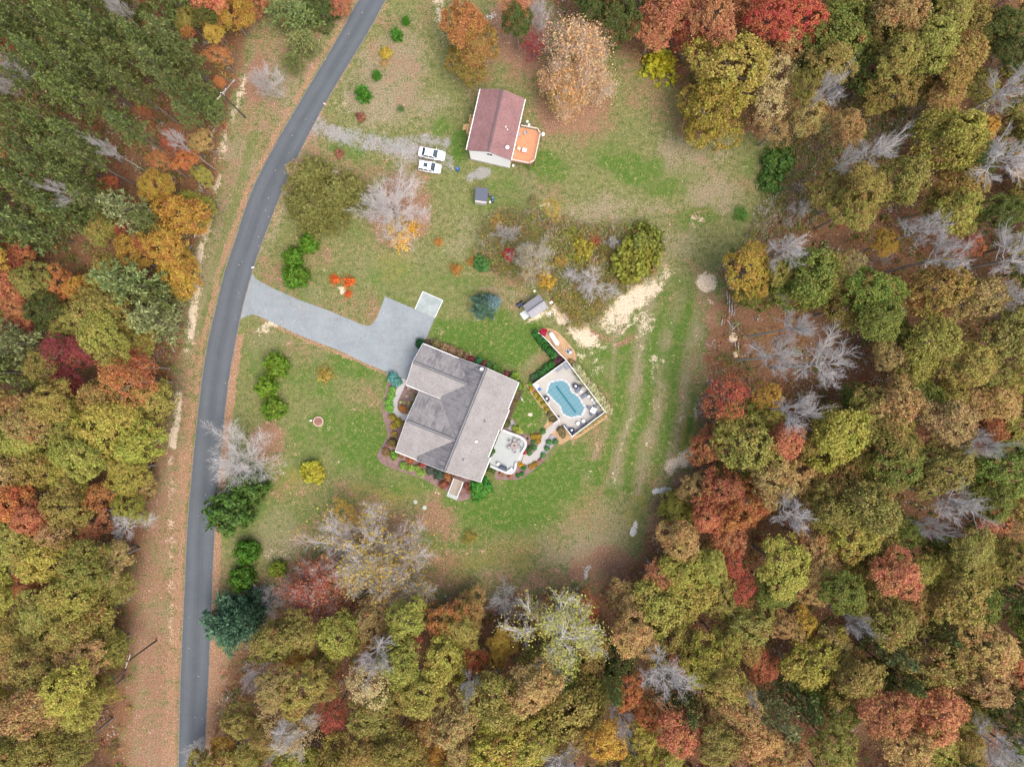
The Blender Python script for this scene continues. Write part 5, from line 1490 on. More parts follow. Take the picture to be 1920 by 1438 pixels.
# ================================================================ VEGETATION: the meshes
def ball_dirs(n, r):
    return nrm(r.normal(size=(n, 3)))
def crown_mesh(name, seed, R0=5.0, flat=0.8, lobes=9, nclump=270, per=60, leaf=0.25, cr=0.56, low=-0.45, m=None):
    """broadleaf crown: overlapping lobes, each covered in leaf clumps, each clump a ball of leaves"""
    r = np.random.default_rng(seed)
    lc = [np.zeros(3)]
    lr = [R0 * 0.56]
    for k in range(lobes):
        a = 2 * math.pi * (k + r.uniform(-.3, .3)) / lobes
        rad = R0 * r.uniform(0.42, 0.82)
        lc.append(np.array([rad * math.cos(a), rad * math.sin(a), R0 * flat * r.uniform(-0.45, 0.30)]))
        lr.append(R0 * r.uniform(0.22, 0.42))
    for k in range(4):
        a = r.uniform(0, 6.28)
        lc.append(np.array([R0 * .3 * math.cos(a), R0 * .3 * math.sin(a), R0 * flat * r.uniform(.35, .6)]))
        lr.append(R0 * r.uniform(0.28, 0.4))
    cs, ns, lb = [], [], []
    tries = 0
    w = np.array(lr) ** 2
    w /= w.sum()
    while len(cs) < nclump and tries < nclump * 14:
        tries += 1
        k = r.choice(len(lr), p=w)
        d = ball_dirs(1, r)[0]
        if d[2] < low - 0.2:
            continue
        p = lc[k] + d * lr[k] * np.array([1, 1, flat]) * r.uniform(0.86, 1.08)
        ok = True
        for j in range(len(lr)):
            if j != k and np.linalg.norm((p - lc[j]) / np.array([1, 1, flat])) < lr[j] * 0.80:
                ok = False
                break
        if ok and p[2] > low * R0 * flat:
            cs.append(p)
            ns.append(nrm(d * 0.6 + nrm(p) * 0.4))
            lb.append(k)
    cs, ns, lb = np.array(cs), np.array(ns), np.array(lb)
    n = len(cs)
    cr_ = cr * r.uniform(0.5, 1.45, n)
    cv = r.random(n)
    lv_ = r.random(len(lr))
    idx = np.repeat(np.arange(n), per)
    off = r.normal(size=(len(idx), 3)) * 0.52
    off -= ns[idx] * np.minimum(0, (off * ns[idx]).sum(1, keepdims=True)) * 0.5
    P = cs[idx] + off * cr_[idx][:, None]
    nv = nrm(ns[idx] * 0.55 + np.array([0, 0, 0.35]) + r.normal(size=(len(idx), 3)) * 0.55)
    tg = nrm(np.cross(nv, r.normal(size=(len(idx), 3))))
    bt = np.cross(nv, tg)
    s = leaf * r.uniform(0.55, 1.25, len(idx))[:, None]
    lv = np.stack([r.random(len(idx)), cv[idx], lv_[lb[idx]]], 1)
    return quads(name, P.astype(np.float32), tg * s * 0.62, bt * s * 0.48, lv, m or M_LEAF)

def shell_mesh(name, seed, n, leaf, shape, m, up=0.5, rough=0.12, lump=7, elong=0.8):
    """shrub: leaves on and just under a lumpy closed surface; shape(t, dirs) gives the surface point for unit directions"""
    r = np.random.default_rng(seed)
    d = ball_dirs(n, r)
    d[:, 2] = np.where(d[:, 2] < -0.25, -d[:, 2], d[:, 2])
    ld = ball_dirs(lump * 5, r)
    lh = r.random(len(ld))
    dots = d @ ld.T
    near = dots.argmax(1)
    bumpy = 1 + rough * (lh[near] - 0.5) * 2 - rough * 2.2 * (1 - dots.max(1)) / max(1e-3, (1 - dots.max(1)).max())
    P = shape(d) * (bumpy * (1 - np.abs(r.normal(size=n)) * rough * 0.9))[:, None]
    nv = nrm(d + np.array([0, 0, up]) + r.normal(size=(n, 3)) * 0.55)
    tg = nrm(np.cross(nv, r.normal(size=(n, 3))))
    bt = np.cross(nv, tg)
    s = leaf * r.uniform(0.5, 1.3, n)[:, None]
    lv = np.stack([r.random(n), lh[near], lh[(near * 7) % len(lh)]], 1)
    return quads(name, P.astype(np.float32), tg * s * elong, bt * s * 0.5, lv, m)

def pine_mesh(name, seed, h=9.0, rad=3.2, m=None, per=11, tuft=0.55, whorls=11, dens=1.0):
    """pine crown standing on z=0 (crown base) to h: branches carrying bristly needle tufts"""
    r = np.random.default_rng(seed)
    C, D, V = [], [], []
    for w in range(whorls):
        t = w / (whorls - 1)
        z = h * (0.02 + 0.95 * t)
        L = rad * (1 - t) ** 0.65 * (0.65 + 0.35 * min(1, t * 5)) * 1.0 + 0.25
        nb = r.integers(4, 7)
        a0 = r.uniform(0, 6.28)
        for k in range(nb):
            a = a0 + 2 * math.pi * k / nb + r.uniform(-.35, .35)
            l = L * r.uniform(0.6, 1.15)
            bv = r.random()
            nt = max(2, int(l * 2.7 * dens))
            for q in range(nt):
                f = (q + 1) / nt
                if f < 0.25:
                    continue
                sp = (1 - f) * 0 + 0.28 * l * (f * (1.25 - f)) * r.uniform(-1.6, 1.6)
                x, y = l * f * math.cos(a) - sp * math.sin(a), l * f * math.sin(a) + sp * math.cos(a)
                C.append((x, y, z + 0.22 * l * f + r.uniform(-.25, .25)))
                D.append((math.cos(a + sp * 0.4) * 0.8, math.sin(a + sp * 0.4) * 0.8, 0.65))
                V.append((bv, r.random()))
    C, D, V = np.array(C), nrm(np.array(D)), np.array(V)
    idx = np.repeat(np.arange(len(C)), per)
    dd = nrm(D[idx] * 0.75 + r.normal(size=(len(idx), 3)) * 0.75)
    ln = tuft * r.uniform(0.6, 1.25, len(idx))[:, None]
    P = C[idx] + dd * ln * 0.55
    bt = nrm(np.cross(dd, r.normal(size=(len(idx), 3)))) * 0.085
    lv = np.stack([r.random(len(idx)), V[idx, 1], V[idx, 0]], 1)
    return quads(name, P.astype(np.float32), dd * ln * 0.5, bt, lv, m or M_NEEDLE)

def bare_meshes(name, seed, h=12.0, spread=4.5, fork=0.25, limbs=7, up=0.75, fine=1.0, lean=0.5):
    """leafless tree: (trunk and limbs mesh, twigs mesh, twig tips)"""
    r = np.random.default_rng(seed)
    T, Wg = MB(), MB()
    tips = []
    def seg(b, p, d, L, r0, r1, n, bend, lift):
        pts, rad = [Vector(p)], [r0]
        dv = Vector(d)
        for k in range(3):
            dv = (dv + Vector(r.normal(size=3)) * bend + Vector((0, 0, lift))).normalized()
            pts.append(pts[-1] + dv * (L / 3))
            rad.append(r0 + (r1 - r0) * (k + 1) / 3)
        b.tube(pts, rad, n, False)
        return pts, rad, dv
    def grow_(p, d, L, r0, lvl):
        b = T if lvl <= 1 else Wg
        n = {0: 7, 1: 5, 2: 4}.get(lvl, 3)
        pts, rad, dv = seg(b, p, d, L, r0, r0 * (0.55 if lvl < 3 else 0.4), n, 0.10 + 0.03 * lvl, 0.05 if lvl < 3 else 0.02)
        if lvl >= 4:
            tips.append(tuple(pts[-1]))
            return
        kids = {0: 0, 1: 7, 2: 7, 3: int(6 * fine)}[lvl]
        for k in range(kids):
            t = 0.25 + 0.75 * (k + r.uniform(0, 1)) / kids
            i = min(int(t * 3), 2)
            f = t * 3 - i
            q = pts[i].lerp(pts[i + 1], f)
            loc = (pts[i + 1] - pts[i]).normalized()
            side = loc.orthogonal().normalized()
            side.rotate(__import__('mathutils').Quaternion(loc, r.uniform(0, 6.28)))
            nd = (loc * 0.85 + side * r.uniform(0.45, 0.95) + Vector((0, 0, 0.12))).normalized()
            rr_ = (rad[i] + (rad[i + 1] - rad[i]) * f) * r.uniform(0.5, 0.7)
            grow_(q, nd, L * r.uniform(0.42, 0.66) * (1.15 - 0.3 * t), max(rr_, 0.009), lvl + 1)
        if lvl < 4:
            grow_(pts[-1], dv, L * 0.55, rad[-1], lvl + 1)
    trunk_r = 0.0125 * h if h > 15 else 0.013 * h
    pts, rad, dv = seg(T, (0, 0, 0), (0, 0, 1), h * fork, trunk_r, trunk_r * 0.8, 8, 0.02, 0.1)
    top = pts[-1]
    # leader with limbs all round it
    lead, lrad, dv2 = seg(T, top, (r.uniform(-.1, .1), r.uniform(-.1, .1), 1), h * (1 - fork) * 0.62, trunk_r * 0.75, trunk_r * 0.3, 7, 0.05, 0.1)
    for k in range(limbs):
        t = (k + 0.2) / limbs
        i = min(int(t * 3), 2)
        q = lead[i].lerp(lead[i + 1], t * 3 - i)
        a = k * 2.4 + r.uniform(-.4, .4)
        u_ = up * (0.6 + 0.9 * t)
        d = Vector((math.cos(a), math.sin(a), u_)).normalized()
        grow_(q, d, spread * (1.0 - 0.55 * t) * r.uniform(0.8, 1.15) * 0.80, trunk_r * (0.5 if limbs < 12 else 0.34) * (1 - 0.4 * t), 1)
    grow_(lead[-1], dv2, h * 0.2, trunk_r * 0.3, 2)
    return T.mesh(name + ' trunk', M_LIMB), Wg.mesh(name + ' twigs', M_TWIG), np.array(tips)

def tip_leaves(name, tips, seed, frac, m, leaf=0.3, per=5, spread=0.35):
    r = np.random.default_rng(seed)
    tp = tips[r.random(len(tips)) < frac]
    idx = np.repeat(np.arange(len(tp)), per)
    P = tp[idx] + r.normal(size=(len(idx), 3)) * spread
    nv = nrm(r.normal(size=(len(idx), 3)) + np.array([0, 0, 0.6]))
    tg = nrm(np.cross(nv, r.normal(size=(len(idx), 3))))
    bt = np.cross(nv, tg)
    s = leaf * r.uniform(0.5, 1.3, len(idx))[:, None]
    lv = np.stack([r.random(len(idx)), r.random(len(tp))[idx], r.random(len(tp))[idx]], 1)
    return quads(name, P.astype(np.float32), tg * s * 0.6, bt * s * 0.48, lv, m)

def trunk_mesh(name, seed, h=1.0, r0=0.24, limbs=5):
    """tapered trunk of unit-independent height 15 m with limbs fanning into the crown"""
    r = np.random.default_rng(seed)
    b = MB()
    H_ = 15.0
    pts = [Vector((0, 0, -0.1))]
    for k in range(1, 6):
        pts.append(Vector((r.uniform(-.12, .12) * k * 0.5, r.uniform(-.12, .12) * k * 0.5, H_ * k / 5)))
    b.tube(pts, [r0 * 1.25, r0, r0 * 0.9, r0 * 0.75, r0 * 0.55, r0 * 0.25], 8, False)
    for k in range(limbs):
        z = H_ * (0.62 + 0.32 * k / limbs)
        a = k * 2.4 + r.uniform(-.4, .4)
        q = Vector((0, 0, z))
        p1 = q + Vector((math.cos(a) * 1.6, math.sin(a) * 1.6, 1.3))
        p2 = q + Vector((math.cos(a + .2) * 3.4, math.sin(a + .2) * 3.4, 2.4))
        b.tube([q, p1, p2], [r0 * 0.42, r0 * 0.3, r0 * 0.12], 5, False)
    return b.mesh(name, M_BARK, True)

ROUND = [crown_mesh('crown leaves', 100 + k, flat=0.72 + 0.05 * (k % 4), lobes=8 + k % 5) for k in range(9)]
DENSE = [crown_mesh('crown leaves fine', 200 + k, flat=0.85, lobes=11, nclump=320, per=50, leaf=0.22, cr=0.46) for k in range(4)]
THIN = [crown_mesh('crown leaves thin', 300 + k, flat=0.8, lobes=10, nclump=230, per=17, leaf=0.24, cr=0.72) for k in range(4)]
PINES = [pine_mesh('pine needles', 400 + k, 9.5, 3.2) for k in range(5)]
CEDAR = [pine_mesh('cedar needles', 450 + k, 8.0, 3.6, None, 14, 0.55, 14, 1.5) for k in range(3)]
TRUNKS = [trunk_mesh('trunk', 500 + k) for k in range(4)]
PTRUNK = trunk_mesh('pine trunk', 510, limbs=0)
BARE_W = [bare_meshes('spreading bare tree', 600 + k, 11.0, 5.6, 0.14, 15, 0.75, 1.35) for k in range(3)]
BARE_T = [bare_meshes('tall bare tree', 650 + k, 24.0, 6.0, 0.56, 9, 0.9, 1.0) for k in range(4)]
BARE_S = [bare_meshes('small bare tree', 680 + k, 7.0, 3.2, 0.12, 8, 1.0, 0.8) for k in range(2)]
TIPL_W = [tip_leaves('last leaves', b[2], 61 + k, 0.06, M_LEAF, 0.20) for k, b in enumerate(BARE_W)]
TIPL_D = [tip_leaves('thin leaves', b[2], 81 + k, 0.20, M_LEAF, 0.22, 5, 0.45) for k, b in enumerate(BARE_W)]
TIPL_T = [tip_leaves('last leaves', b[2], 71 + k, 0.30, M_LEAF, 0.19) for k, b in enumerate(BARE_T)]
def egg(rx, h, pw=1.0):
    def f(d):
        z = d[:, 2:3]
        zz_ = np.where(z > 0, z, z * 0.2)
        k = np.where(z > 0, np.maximum(1 - z * 0.0, 0.05) ** pw, 1.0)
        return np.concatenate([d[:, :2] * rx * k, (zz_ * 0.80 + 0.20) * h], 1)
    return f
ARB = [shell_mesh('arborvitae leaves', 800 + k, 5600, 0.22, egg(2.2, 4.2), M_SHRUB, 0.3, 0.30, 34, 0.9) for k in range(3)]
BUSH = [shell_mesh('bush leaves', 820 + k, 2600, 0.26, egg(2.2, 2.5), M_SHRUB, 0.5, 0.26, 12) for k in range(3)]
SMALL = [shell_mesh('small shrub leaves', 840 + k, 620, 0.13, egg(0.6, 0.75), M_SHRUB, 0.5, 0.2, 6) for k in range(4)]
AIRY = [shell_mesh('airy shrub leaves', 860 + k, 1100, 0.20, egg(2.2, 2.4), M_SHRUB, 0.4, 0.45, 14) for k in range(3)]
CONIF = [pine_mesh('young conifer needles', 880 + k, 2.6, 1.05, M_NEEDLE, 9, 0.34, 8, 2.4) for k in range(2)]
SPRUCE = [pine_mesh('spruce needles', 890 + k, 6.0, 3.0, M_NEEDLE, 14, 0.5, 13, 1.7) for k in range(2)]
BIGLEAF = [crown_mesh('big yellow leaves', 895, flat=0.8, lobes=7, nclump=150, per=9, leaf=0.85, cr=0.85)]

# leaf colours: plain albedo, plus the share of clumps that have turned brown
LOOK = {
    'olive': ((0.335, 0.295, 0.080), 0.08), 'lime': ((0.40, 0.375, 0.085), 0.03), 'green': ((0.215, 0.255, 0.055), 0.06), 'dark': ((0.111, 0.138, 0.035), 0.10), 'gold': ((0.50, 0.33, 0.07), 0.05), 'tan': ((0.47, 0.335, 0.140), 0.20),
    'pale': ((0.50, 0.41, 0.19), 0.20), 'rust': ((0.503, 0.222, 0.111), 0.15), 'red': ((0.47, 0.135, 0.08), 0.12), 'crimson': ((0.31, 0.06, 0.065), 0.10), 'orange': ((0.50, 0.215, 0.08), 0.10), 'pine': ((0.155, 0.19, 0.058), 0.10),
    'paler pine': ((0.22, 0.245, 0.10), 0.05), 'brown olive': ((0.36, 0.27, 0.085), 0.16),
}
LOOKTXT = {'olive': 'olive green', 'lime': 'yellow green', 'green': 'mid green', 'dark': 'dark green', 'gold': 'golden yellow', 'tan': 'tan brown', 'pale': 'pale straw coloured', 'rust': 'rust coloured', 'red': 'bright red', 'crimson': 'crimson',
           'orange': 'orange', 'pine': 'olive needled', 'paler pine': 'pale green needled', 'brown olive': 'brownish olive'}
VR = random.Random(5)
TREES = []                                    # (object, look text, kind, px, py)
def crown_of(t):
    return next(c for c in t.children if c.name.startswith('crown'))
def jit(c, a=0.13):
    k = VR.uniform(1 - a, 1 + a)
    return tuple(min(0.9, v * k * VR.uniform(1 - a * 0.5, 1 + a * 0.5)) for v in c)
def set_col(o, look):
    c, al = LOOK[look]
    o.color = (*jit(c), max(0.0, min(1.0, al + VR.uniform(-0.12, 0.16))))
def base_height(px, py, h, f):
    """lowers a tree at the woods' edge until its foot stands inside the woods"""
    while h > 5.0:
        k = 1 - f(h) / H
        x, y = 960 + (px - 960) * k, 719 + (py - 719) * k
        if not bool(in_poly(np.array([x]), np.array([y]), CLEARING)[0]):
            break
        h -= 0.75
    return h
def leafy_tree(px, py, r, look, h=None, label=None, meshes=None, group=None, cat='tree', name=None, stretch=1.0, rot=None):
    """px, py: middle of the crown in the survey; r: crown radius in survey pixels"""
    h = h or VR.uniform(17, 22)
    if group:
        h = base_height(px, py, h, lambda q: q - r * 0.075)
    zc = max(h - r * 0.075, r * 0.06)
    x, y, _ = W(px, py, zc)
    rm = r * 0.1 * (1 - zc / H)
    t = thing(name or {'red': 'maple_tree', 'crimson': 'maple_tree', 'orange': 'maple_tree', 'gold': 'poplar_tree', 'lime': 'poplar_tree'}.get(look, 'oak_tree'), label or '', cat, (x, y, 0), 0, group)
    tr = put('trunk', VR.choice(TRUNKS), t, None, (0, 0, 0), VR.uniform(0, 6.28), (rm / 4.6, rm / 4.6, zc / 15.0))
    s = rm / 5.0
    u_ = VR.uniform(0.84, 1.18)
    cr = put('crown', VR.choice(meshes or ROUND), t, None, (0, 0, zc), VR.uniform(0, 6.28) if rot is None else rot, (s * u_, s * stretch / u_, s * VR.uniform(0.9, 1.25)))
    set_col(cr, look)
    TREES.append([t, LOOKTXT[look] + ' broadleaf', px, py, label, group])
    return t
def pine_tree(px, py, r, look='pine', h=None, label=None, meshes=None, group=None, name='pine_tree', col=None):
    h = h or VR.uniform(17, 21)
    if group:
        h = max(base_height(px, py, h, lambda q: q - r * 0.12), 6.0)
    s = r * 0.1 * 0.9 / (1.15 if meshes is CONIF else 3.2)
    if meshes is CONIF:
        s = r * 0.1 / 1.15
        x, y, _ = W(px, py, 1.0)
        o = put(name, VR.choice(meshes), None, None, (x, y, 0), VR.uniform(0, 6.28), (s, s, s * 1.1))
        o.color = (*col, 0.0)
        tag(o, label, 'tree', 'young firs along the road')
        return o
    ch = 9.5 * s * VR.uniform(1.35, 1.8) if group else 9.5 * s * VR.uniform(1.0, 1.3)
    ch = min(ch, h * (0.85 if group else 0.97))
    zc = h - ch * 0.55
    x, y, _ = W(px, py, zc)
    t = thing(name, label or '', 'tree', (x, y, 0), 0, group)
    put('trunk', PTRUNK, t, None, (0, 0, 0), VR.uniform(0, 6.28), (0.62, 0.62, (h - 1.0) / 15.0))
    cr = put('crown', VR.choice(meshes or PINES), t, None, (0, 0, h - ch), VR.uniform(0, 6.28), (s, s, ch / 9.5))
    if col:
        cr.color = (*col, 0.04)
    else:
        set_col(cr, look)
    TREES.append([t, LOOKTXT[look], px, py, label, group])
    return t
def bare_tree(px, py, r, kind='T', h=None, label=None, base=None, leaves=None, group=None, rot=None, col=None, name='bare_tree', txt='bare grey'):
    lib, hh, rr, tl = {'T': (BARE_T, 24.0, 5.6, TIPL_T), 'W': (BARE_W, 11.0, 5.8, TIPL_W), 'S': (BARE_S, 7.0, 3.3, None)}[kind]
    h = h or {'T': VR.uniform(21, 25), 'W': 11.5, 'S': 6.5}[kind]
    zc = h * (0.74 if kind == 'T' else 0.6)
    if group and not base:
        h = base_height(px, py, h, lambda q: q * zc / h)
        zc = h * (0.74 if kind == 'T' else 0.6)
    x, y = W2(base) if base else W(px, py, zc)[:2]
    s = r * 0.1 * (1 - zc / H) / rr
    k = VR.randrange(len(lib))
    t = thing(name, label or '', 'tree', (x, y, 0), 0, group)
    a = VR.uniform(0, 6.28) if rot is None else rot
    for nm, me in (('trunk', lib[k][0]), ('twigs', lib[k][1])):
        o = put(nm, me, t, None, (0, 0, 0), a, (s, s, h / hh))
    if col:
        o = put('crown', TIPL_D[k], t, None, (0, 0, 0), a, (s, s, h / hh))
        o.color = (*col, 0.05)
    if leaves and tl:
        o = put('leaves', tl[k], t, None, (0, 0, 0), a, (s, s, h / hh))
        set_col(o, leaves)
    TREES.append([t, 'bare grey', px, py, label, group])
    return t
def shrub(px, py, r, col, meshes, label, z=1.0, group=None, name='shrub', cat='shrub', al=0.0, r0=2.2, zt=None, hue=0.0):
    s = r * 0.1 / r0
    x, y, _ = W(px, py, zt if zt is not None else s * 1.2)
    o = put(name, VR.choice(meshes), None, None, (x, y, 0), VR.uniform(0, 6.28), (s, s * VR.uniform(0.92, 1.08), s * z))
    o.color = (*jit(col, 0.08), al)
    return tag(o, label, cat, group)

# ================================================================ VEGETATION: garden shrubs and yard trees
AG = (0.095, 0.195, 0.014)
for i, (p, r) in enumerate((((580, 458), 18.5), ((551, 482), 19.5), ((557, 519), 23.5))):
    shrub(*p, r, AG, ARB, '%s of three bright green arborvitae above the driveway mouth' % ('upper right', 'middle', 'lowest and largest')[i], 1.0, 'bright green arborvitae in two rows of three', 'arborvitae')
for i, (p, r) in enumerate((((518, 686), 22.5), ((499, 726), 21.5), ((514, 766), 22))):
    shrub(*p, r, (0.125, 0.215, 0.016), ARB, '%s of three lime green arborvitae below the driveway mouth' % ('topmost', 'middle', 'lowest')[i], 0.8, 'bright green arborvitae in two rows of three', 'arborvitae')
DG = (0.066, 0.125, 0.018)
shrub(472, 913, 32, DG, ARB, 'upper of two big dark green evergreens beside the bare roadside tree', 1.0, None, 'evergreen_shrub')
shrub(434, 958, 40, (0.072, 0.130, 0.022), ARB, 'lower and larger of two big dark green evergreens by the road', 1.0, None, 'evergreen_shrub')
shrub(466, 1033, 23, (0.075, 0.160, 0.014), ARB, 'pointed green evergreen below the two big dark ones by the road', 1.1, None, 'evergreen_shrub')
shrub(456, 1083, 24, (0.075, 0.158, 0.014), ARB, 'green evergreen just above the blue green pine by the road', 1.0, None, 'evergreen_shrub')
shrub(520, 1068, 19, (0.20, 0.235, 0.025), BUSH, 'small upright yellow green bush at the lower left of the lawn', 1.3, None, 'bush')
shrub(586, 887, 25, (0.33, 0.32, 0.03), BUSH, 'round yellow bush alone on the front lawn', 0.9, None, 'bush')
shrub(608, 704, 20, (0.34, 0.24, 0.05), AIRY, 'gold feathery bush on the lawn left of the driveway', 0.9, None, 'bush')
shrub(880, 1008, 15, (0.30, 0.24, 0.05), AIRY, 'thin yellowish bush on the lawn below the big house', 0.9, None, 'bush')
shrub(900, 918, 22, (0.065, 0.225, 0.028), BUSH, 'vivid green bush at the lower corner of the big house', 1.0, None, 'bush')
shrub(788, 644, 9.5, (0.02, 0.09, 0.025), ARB, 'dark green ball shaped shrub at the garage corner', 0.8, None, 'shrub')
OR_ = (0.60, 0.115, 0.025)
for i, (p, r) in enumerate((((628, 523), 12), ((654, 528), 14), ((652, 551), 9))):
    shrub(*p, r, OR_, AIRY, '%s clump of the fiery orange bush on the upper lawn' % ('left', 'right', 'lowest small')[i], 1.0, 'fiery orange bushes on the upper lawn', 'bush')
pine_tree(908, 571, 34, 'paler pine', 6.5, 'blue green spruce with one bluer side on the lawn above the big house', SPRUCE, None, 'spruce_tree', (0.085, 0.165, 0.110))
pine_tree(924, 566, 20, 'paler pine', 6.8, 'pale blue spruce growing against the right side of the greener one', SPRUCE, None, 'spruce_tree', (0.20, 0.32, 0.33))
pine_tree(432, 1168, 60, 'paler pine', 12, 'large blue green pine overhanging the road at lower left', CEDAR, None, 'pine_tree', (0.070, 0.145, 0.082))
pine_tree(470, 1140, 35, 'paler pine', 11, 'smaller dark blue green pine behind the large one by the road', CEDAR, None, 'pine_tree', (0.052, 0.110, 0.058))
for i, (p, r) in enumerate((((586, 338), 54), ((642, 364), 56), ((592, 398), 50), ((562, 380), 36))):
    pine_tree(*p, r, 'pine', 9, '%s of the olive cedars clustered beside the road bend' % ('topmost', 'right hand and largest', 'lower', 'smallest')[i], CEDAR, 'olive cedars beside the road bend', 'cedar_tree', (0.150, 0.148, 0.036))
leafy_tree(547, 316, 15, 'pale', 5, 'thin tan sapling at the road edge beside the olive cedars', THIN)
for i, (p, r) in enumerate((((761, 39), 7), ((744, 68), 10), ((706, 142), 8), ((682, 180), 13))):
    pine_tree(*p, r * 1.15, 'pine', 2.9 * r / 10, '%s of four young bright green firs along the road at the top' % ('first', 'second', 'third', 'lowest and largest')[i], CONIF, 'young bright green firs along the road', 'fir_tree', (0.07, 0.215, 0.022))
shrub(752, 204, 8, (0.10, 0.17, 0.05), AIRY, 'small dull green shrub right of the lowest young fir', 0.9, None)
shrub(722, 99, 13, (0.36, 0.26, 0.04), BUSH, 'yellow bush between the young firs by the road', 0.8, None, 'bush')
shrub(673, 213, 10, (0.20, 0.075, 0.05), SMALL, 'round dark red bush at the upper edge of the gravel drive', 1.0, None, 'bush', r0=0.6)
shrub(632, 283, 10, (0.22, 0.095, 0.055), SMALL, 'reddish brown bush on the grass below the gravel drive', 1.0, None, 'bush', r0=0.6)
shrub(719, 118, 8, (0.40, 0.27, 0.10), AIRY, 'low tan weeds beneath the yellow bush by the road', 0.6, None, 'weeds')
leafy_tree(872, 46, 44, 'rust', 11, 'orange crowned oak at the top of the yard above the red roofed house', ROUND)
crown_of(TREES[-1][0]).color = (0.47, 0.23, 0.08, 0.25)
leafy_tree(893, 84, 44, 'brown olive', 10, 'orange brown oak just below the orange crowned one', ROUND)
crown_of(TREES[-1][0]).color = (0.37, 0.235, 0.07, 0.35)
leafy_tree(872, 116, 38, 'olive', 8, 'olive oak at the foot of the orange crowned pair', ROUND)
crown_of(TREES[-1][0]).color = (0.29, 0.225, 0.055, 0.15)
bare_tree(1082, 95, 74, 'W', 14, 'tall pale golden tan tree top right of the red roofed house', None, None, None, 0.4, (0.68, 0.46, 0.25), 'oak_tree')
bare_tree(1068, 165, 66, 'W', 10, 'golden lower tree in the clump right of the red roof', None, None, None, 2.1, (0.60, 0.37, 0.16), 'oak_tree')
bare_tree(1110, 150, 44, 'W', 9, 'small golden tan tree at the right side of the golden clump', None, None, None, 4.0, (0.64, 0.45, 0.25), 'oak_tree')
leafy_tree(1050, 180, 34, 'tan', 7, 'small brownish gold tree at the foot of the golden clump', THIN)
bare_tree(1012, 28, 34, 'W', 12, 'bare pale tree above the crimson bush at the top edge')
leafy_tree(1000, 82, 26, 'crimson', 7, 'crimson small tree left of the tall golden tree', THIN)
leafy_tree(970, 40, 34, 'dark', 12, 'dark green tree at the top edge left of the bare tree')
leafy_tree(965, 10, 30, 'rust', 13, 'rusty tree at the top edge left of the dark green one', THIN)
leafy_tree(1160, 32, 46, 'dark', 14, 'dense dark green round tree at the top right of the golden clump', DENSE)
leafy_tree(1108, 12, 26, 'dark', 12, 'smaller dark green tree at the top edge above the golden tree')
shrub(1243, 115, 36, (0.45, 0.43, 0.03), BIGLEAF, 'bright yellow bush with big leaves in front of the red maples', 0.9, None, 'bush', r0=5.0, zt=3)
leafy_tree(1372, 130, 76, 'olive', 15, 'upper part of the large yellow olive tree pair at the yard edge', DENSE)
crown_of(TREES[-1][0]).color = (0.42, 0.345, 0.085, 0.0)
leafy_tree(1336, 212, 64, 'olive', 12, 'lower part of the large yellow olive tree pair at the yard edge', DENSE)
crown_of(TREES[-1][0]).color = (0.37, 0.295, 0.06, 0.0)
leafy_tree(1456, 138, 44, 'pale', 14, 'pale straw coloured tree right of the large yellow olive pair', THIN)
leafy_tree(1448, 195, 36, 'pale', 12, 'paler straw coloured tree just below the other one', THIN)
for q_ in TREES[-2:]:
    crown_of(q_[0]).color = (0.58, 0.47, 0.23, 0.0)
leafy_tree(1452, 245, 34, 'tan', 10, 'thin tan tree between the straw coloured trees and the green shrubs', THIN)
for i, (p, r) in enumerate((((1462, 305), 30), ((1455, 335), 26), ((1480, 285), 20))):
    shrub(*p, r, (0.085, 0.150, 0.026), BUSH, '%s of the leafy green shrubs at the right edge of the yard' % ('largest', 'lowest', 'smallest')[i], 1.0, 'leafy green shrubs at the right edge of the yard', 'bush', zt=2)
shrub(1392, 400, 18, (0.10, 0.21, 0.03), AIRY, 'low green shrub at the right end of the meadow', 0.8, None, 'bush')
# the brush between the two properties
shrub(907, 493, 19, (0.06, 0.15, 0.035), BUSH, 'dark green shrub at the left end of the brush patch', 0.9, None, 'bush')
shrub(960, 477, 16, (0.42, 0.045, 0.065), BUSH, 'bright red bush in the brush patch', 1.0, None, 'bush')
shrub(1117, 452, 15, (0.36, 0.07, 0.05), AIRY, 'pinkish red bush in the right half of the brush patch', 1.2, None, 'bush')
shrub(1025, 522, 20, (0.40, 0.24, 0.03), BUSH, 'golden shrub at the lower edge of the brush patch', 0.9, None, 'bush')
shrub(990, 513, 15, (0.34, 0.20, 0.04), BUSH, 'smaller golden shrub left of the bigger golden one', 0.9, None, 'bush')
shrub(1050, 490, 16, (0.34, 0.21, 0.04), BUSH, 'gold brown shrub above the bare grey shrub tree', 0.9, None, 'bush')
shrub(1090, 462, 26, (0.26, 0.22, 0.03), BUSH, 'olive yellow shrub left of the pinkish red bush', 1.0, None, 'bush')
shrub(1070, 440, 24, (0.21, 0.20, 0.03), AIRY, 'light olive shrub at the top of the brush patch', 1.0, None, 'bush')
shrub(1072, 480, 12, (0.07, 0.22, 0.03), BUSH, 'small bright green shrub amid the olive ones', 0.9, None, 'bush')
shrub(1135, 478, 22, (0.17, 0.13, 0.035), AIRY, 'brown olive shrub below the pinkish red bush', 1.0, None, 'bush')
shrub(1192, 488, 44, (0.20, 0.205, 0.026), BUSH, 'largest rounded olive shrub at the right end of the brush', 0.9, None, 'bush', zt=3)
shrub(1205, 450, 40, (0.15, 0.165, 0.028), BUSH, 'darker olive shrub behind the largest one at the right end', 0.9, None, 'bush', zt=3)
shrub(1228, 465, 22, (0.24, 0.215, 0.03), AIRY, 'yellowish shrub at the far right tip of the brush', 0.9, None, 'bush')
shrub(1085, 590, 30, (0.24, 0.16, 0.03), AIRY, 'low golden brown scrub above the sand patch', 0.5, None, 'bush')
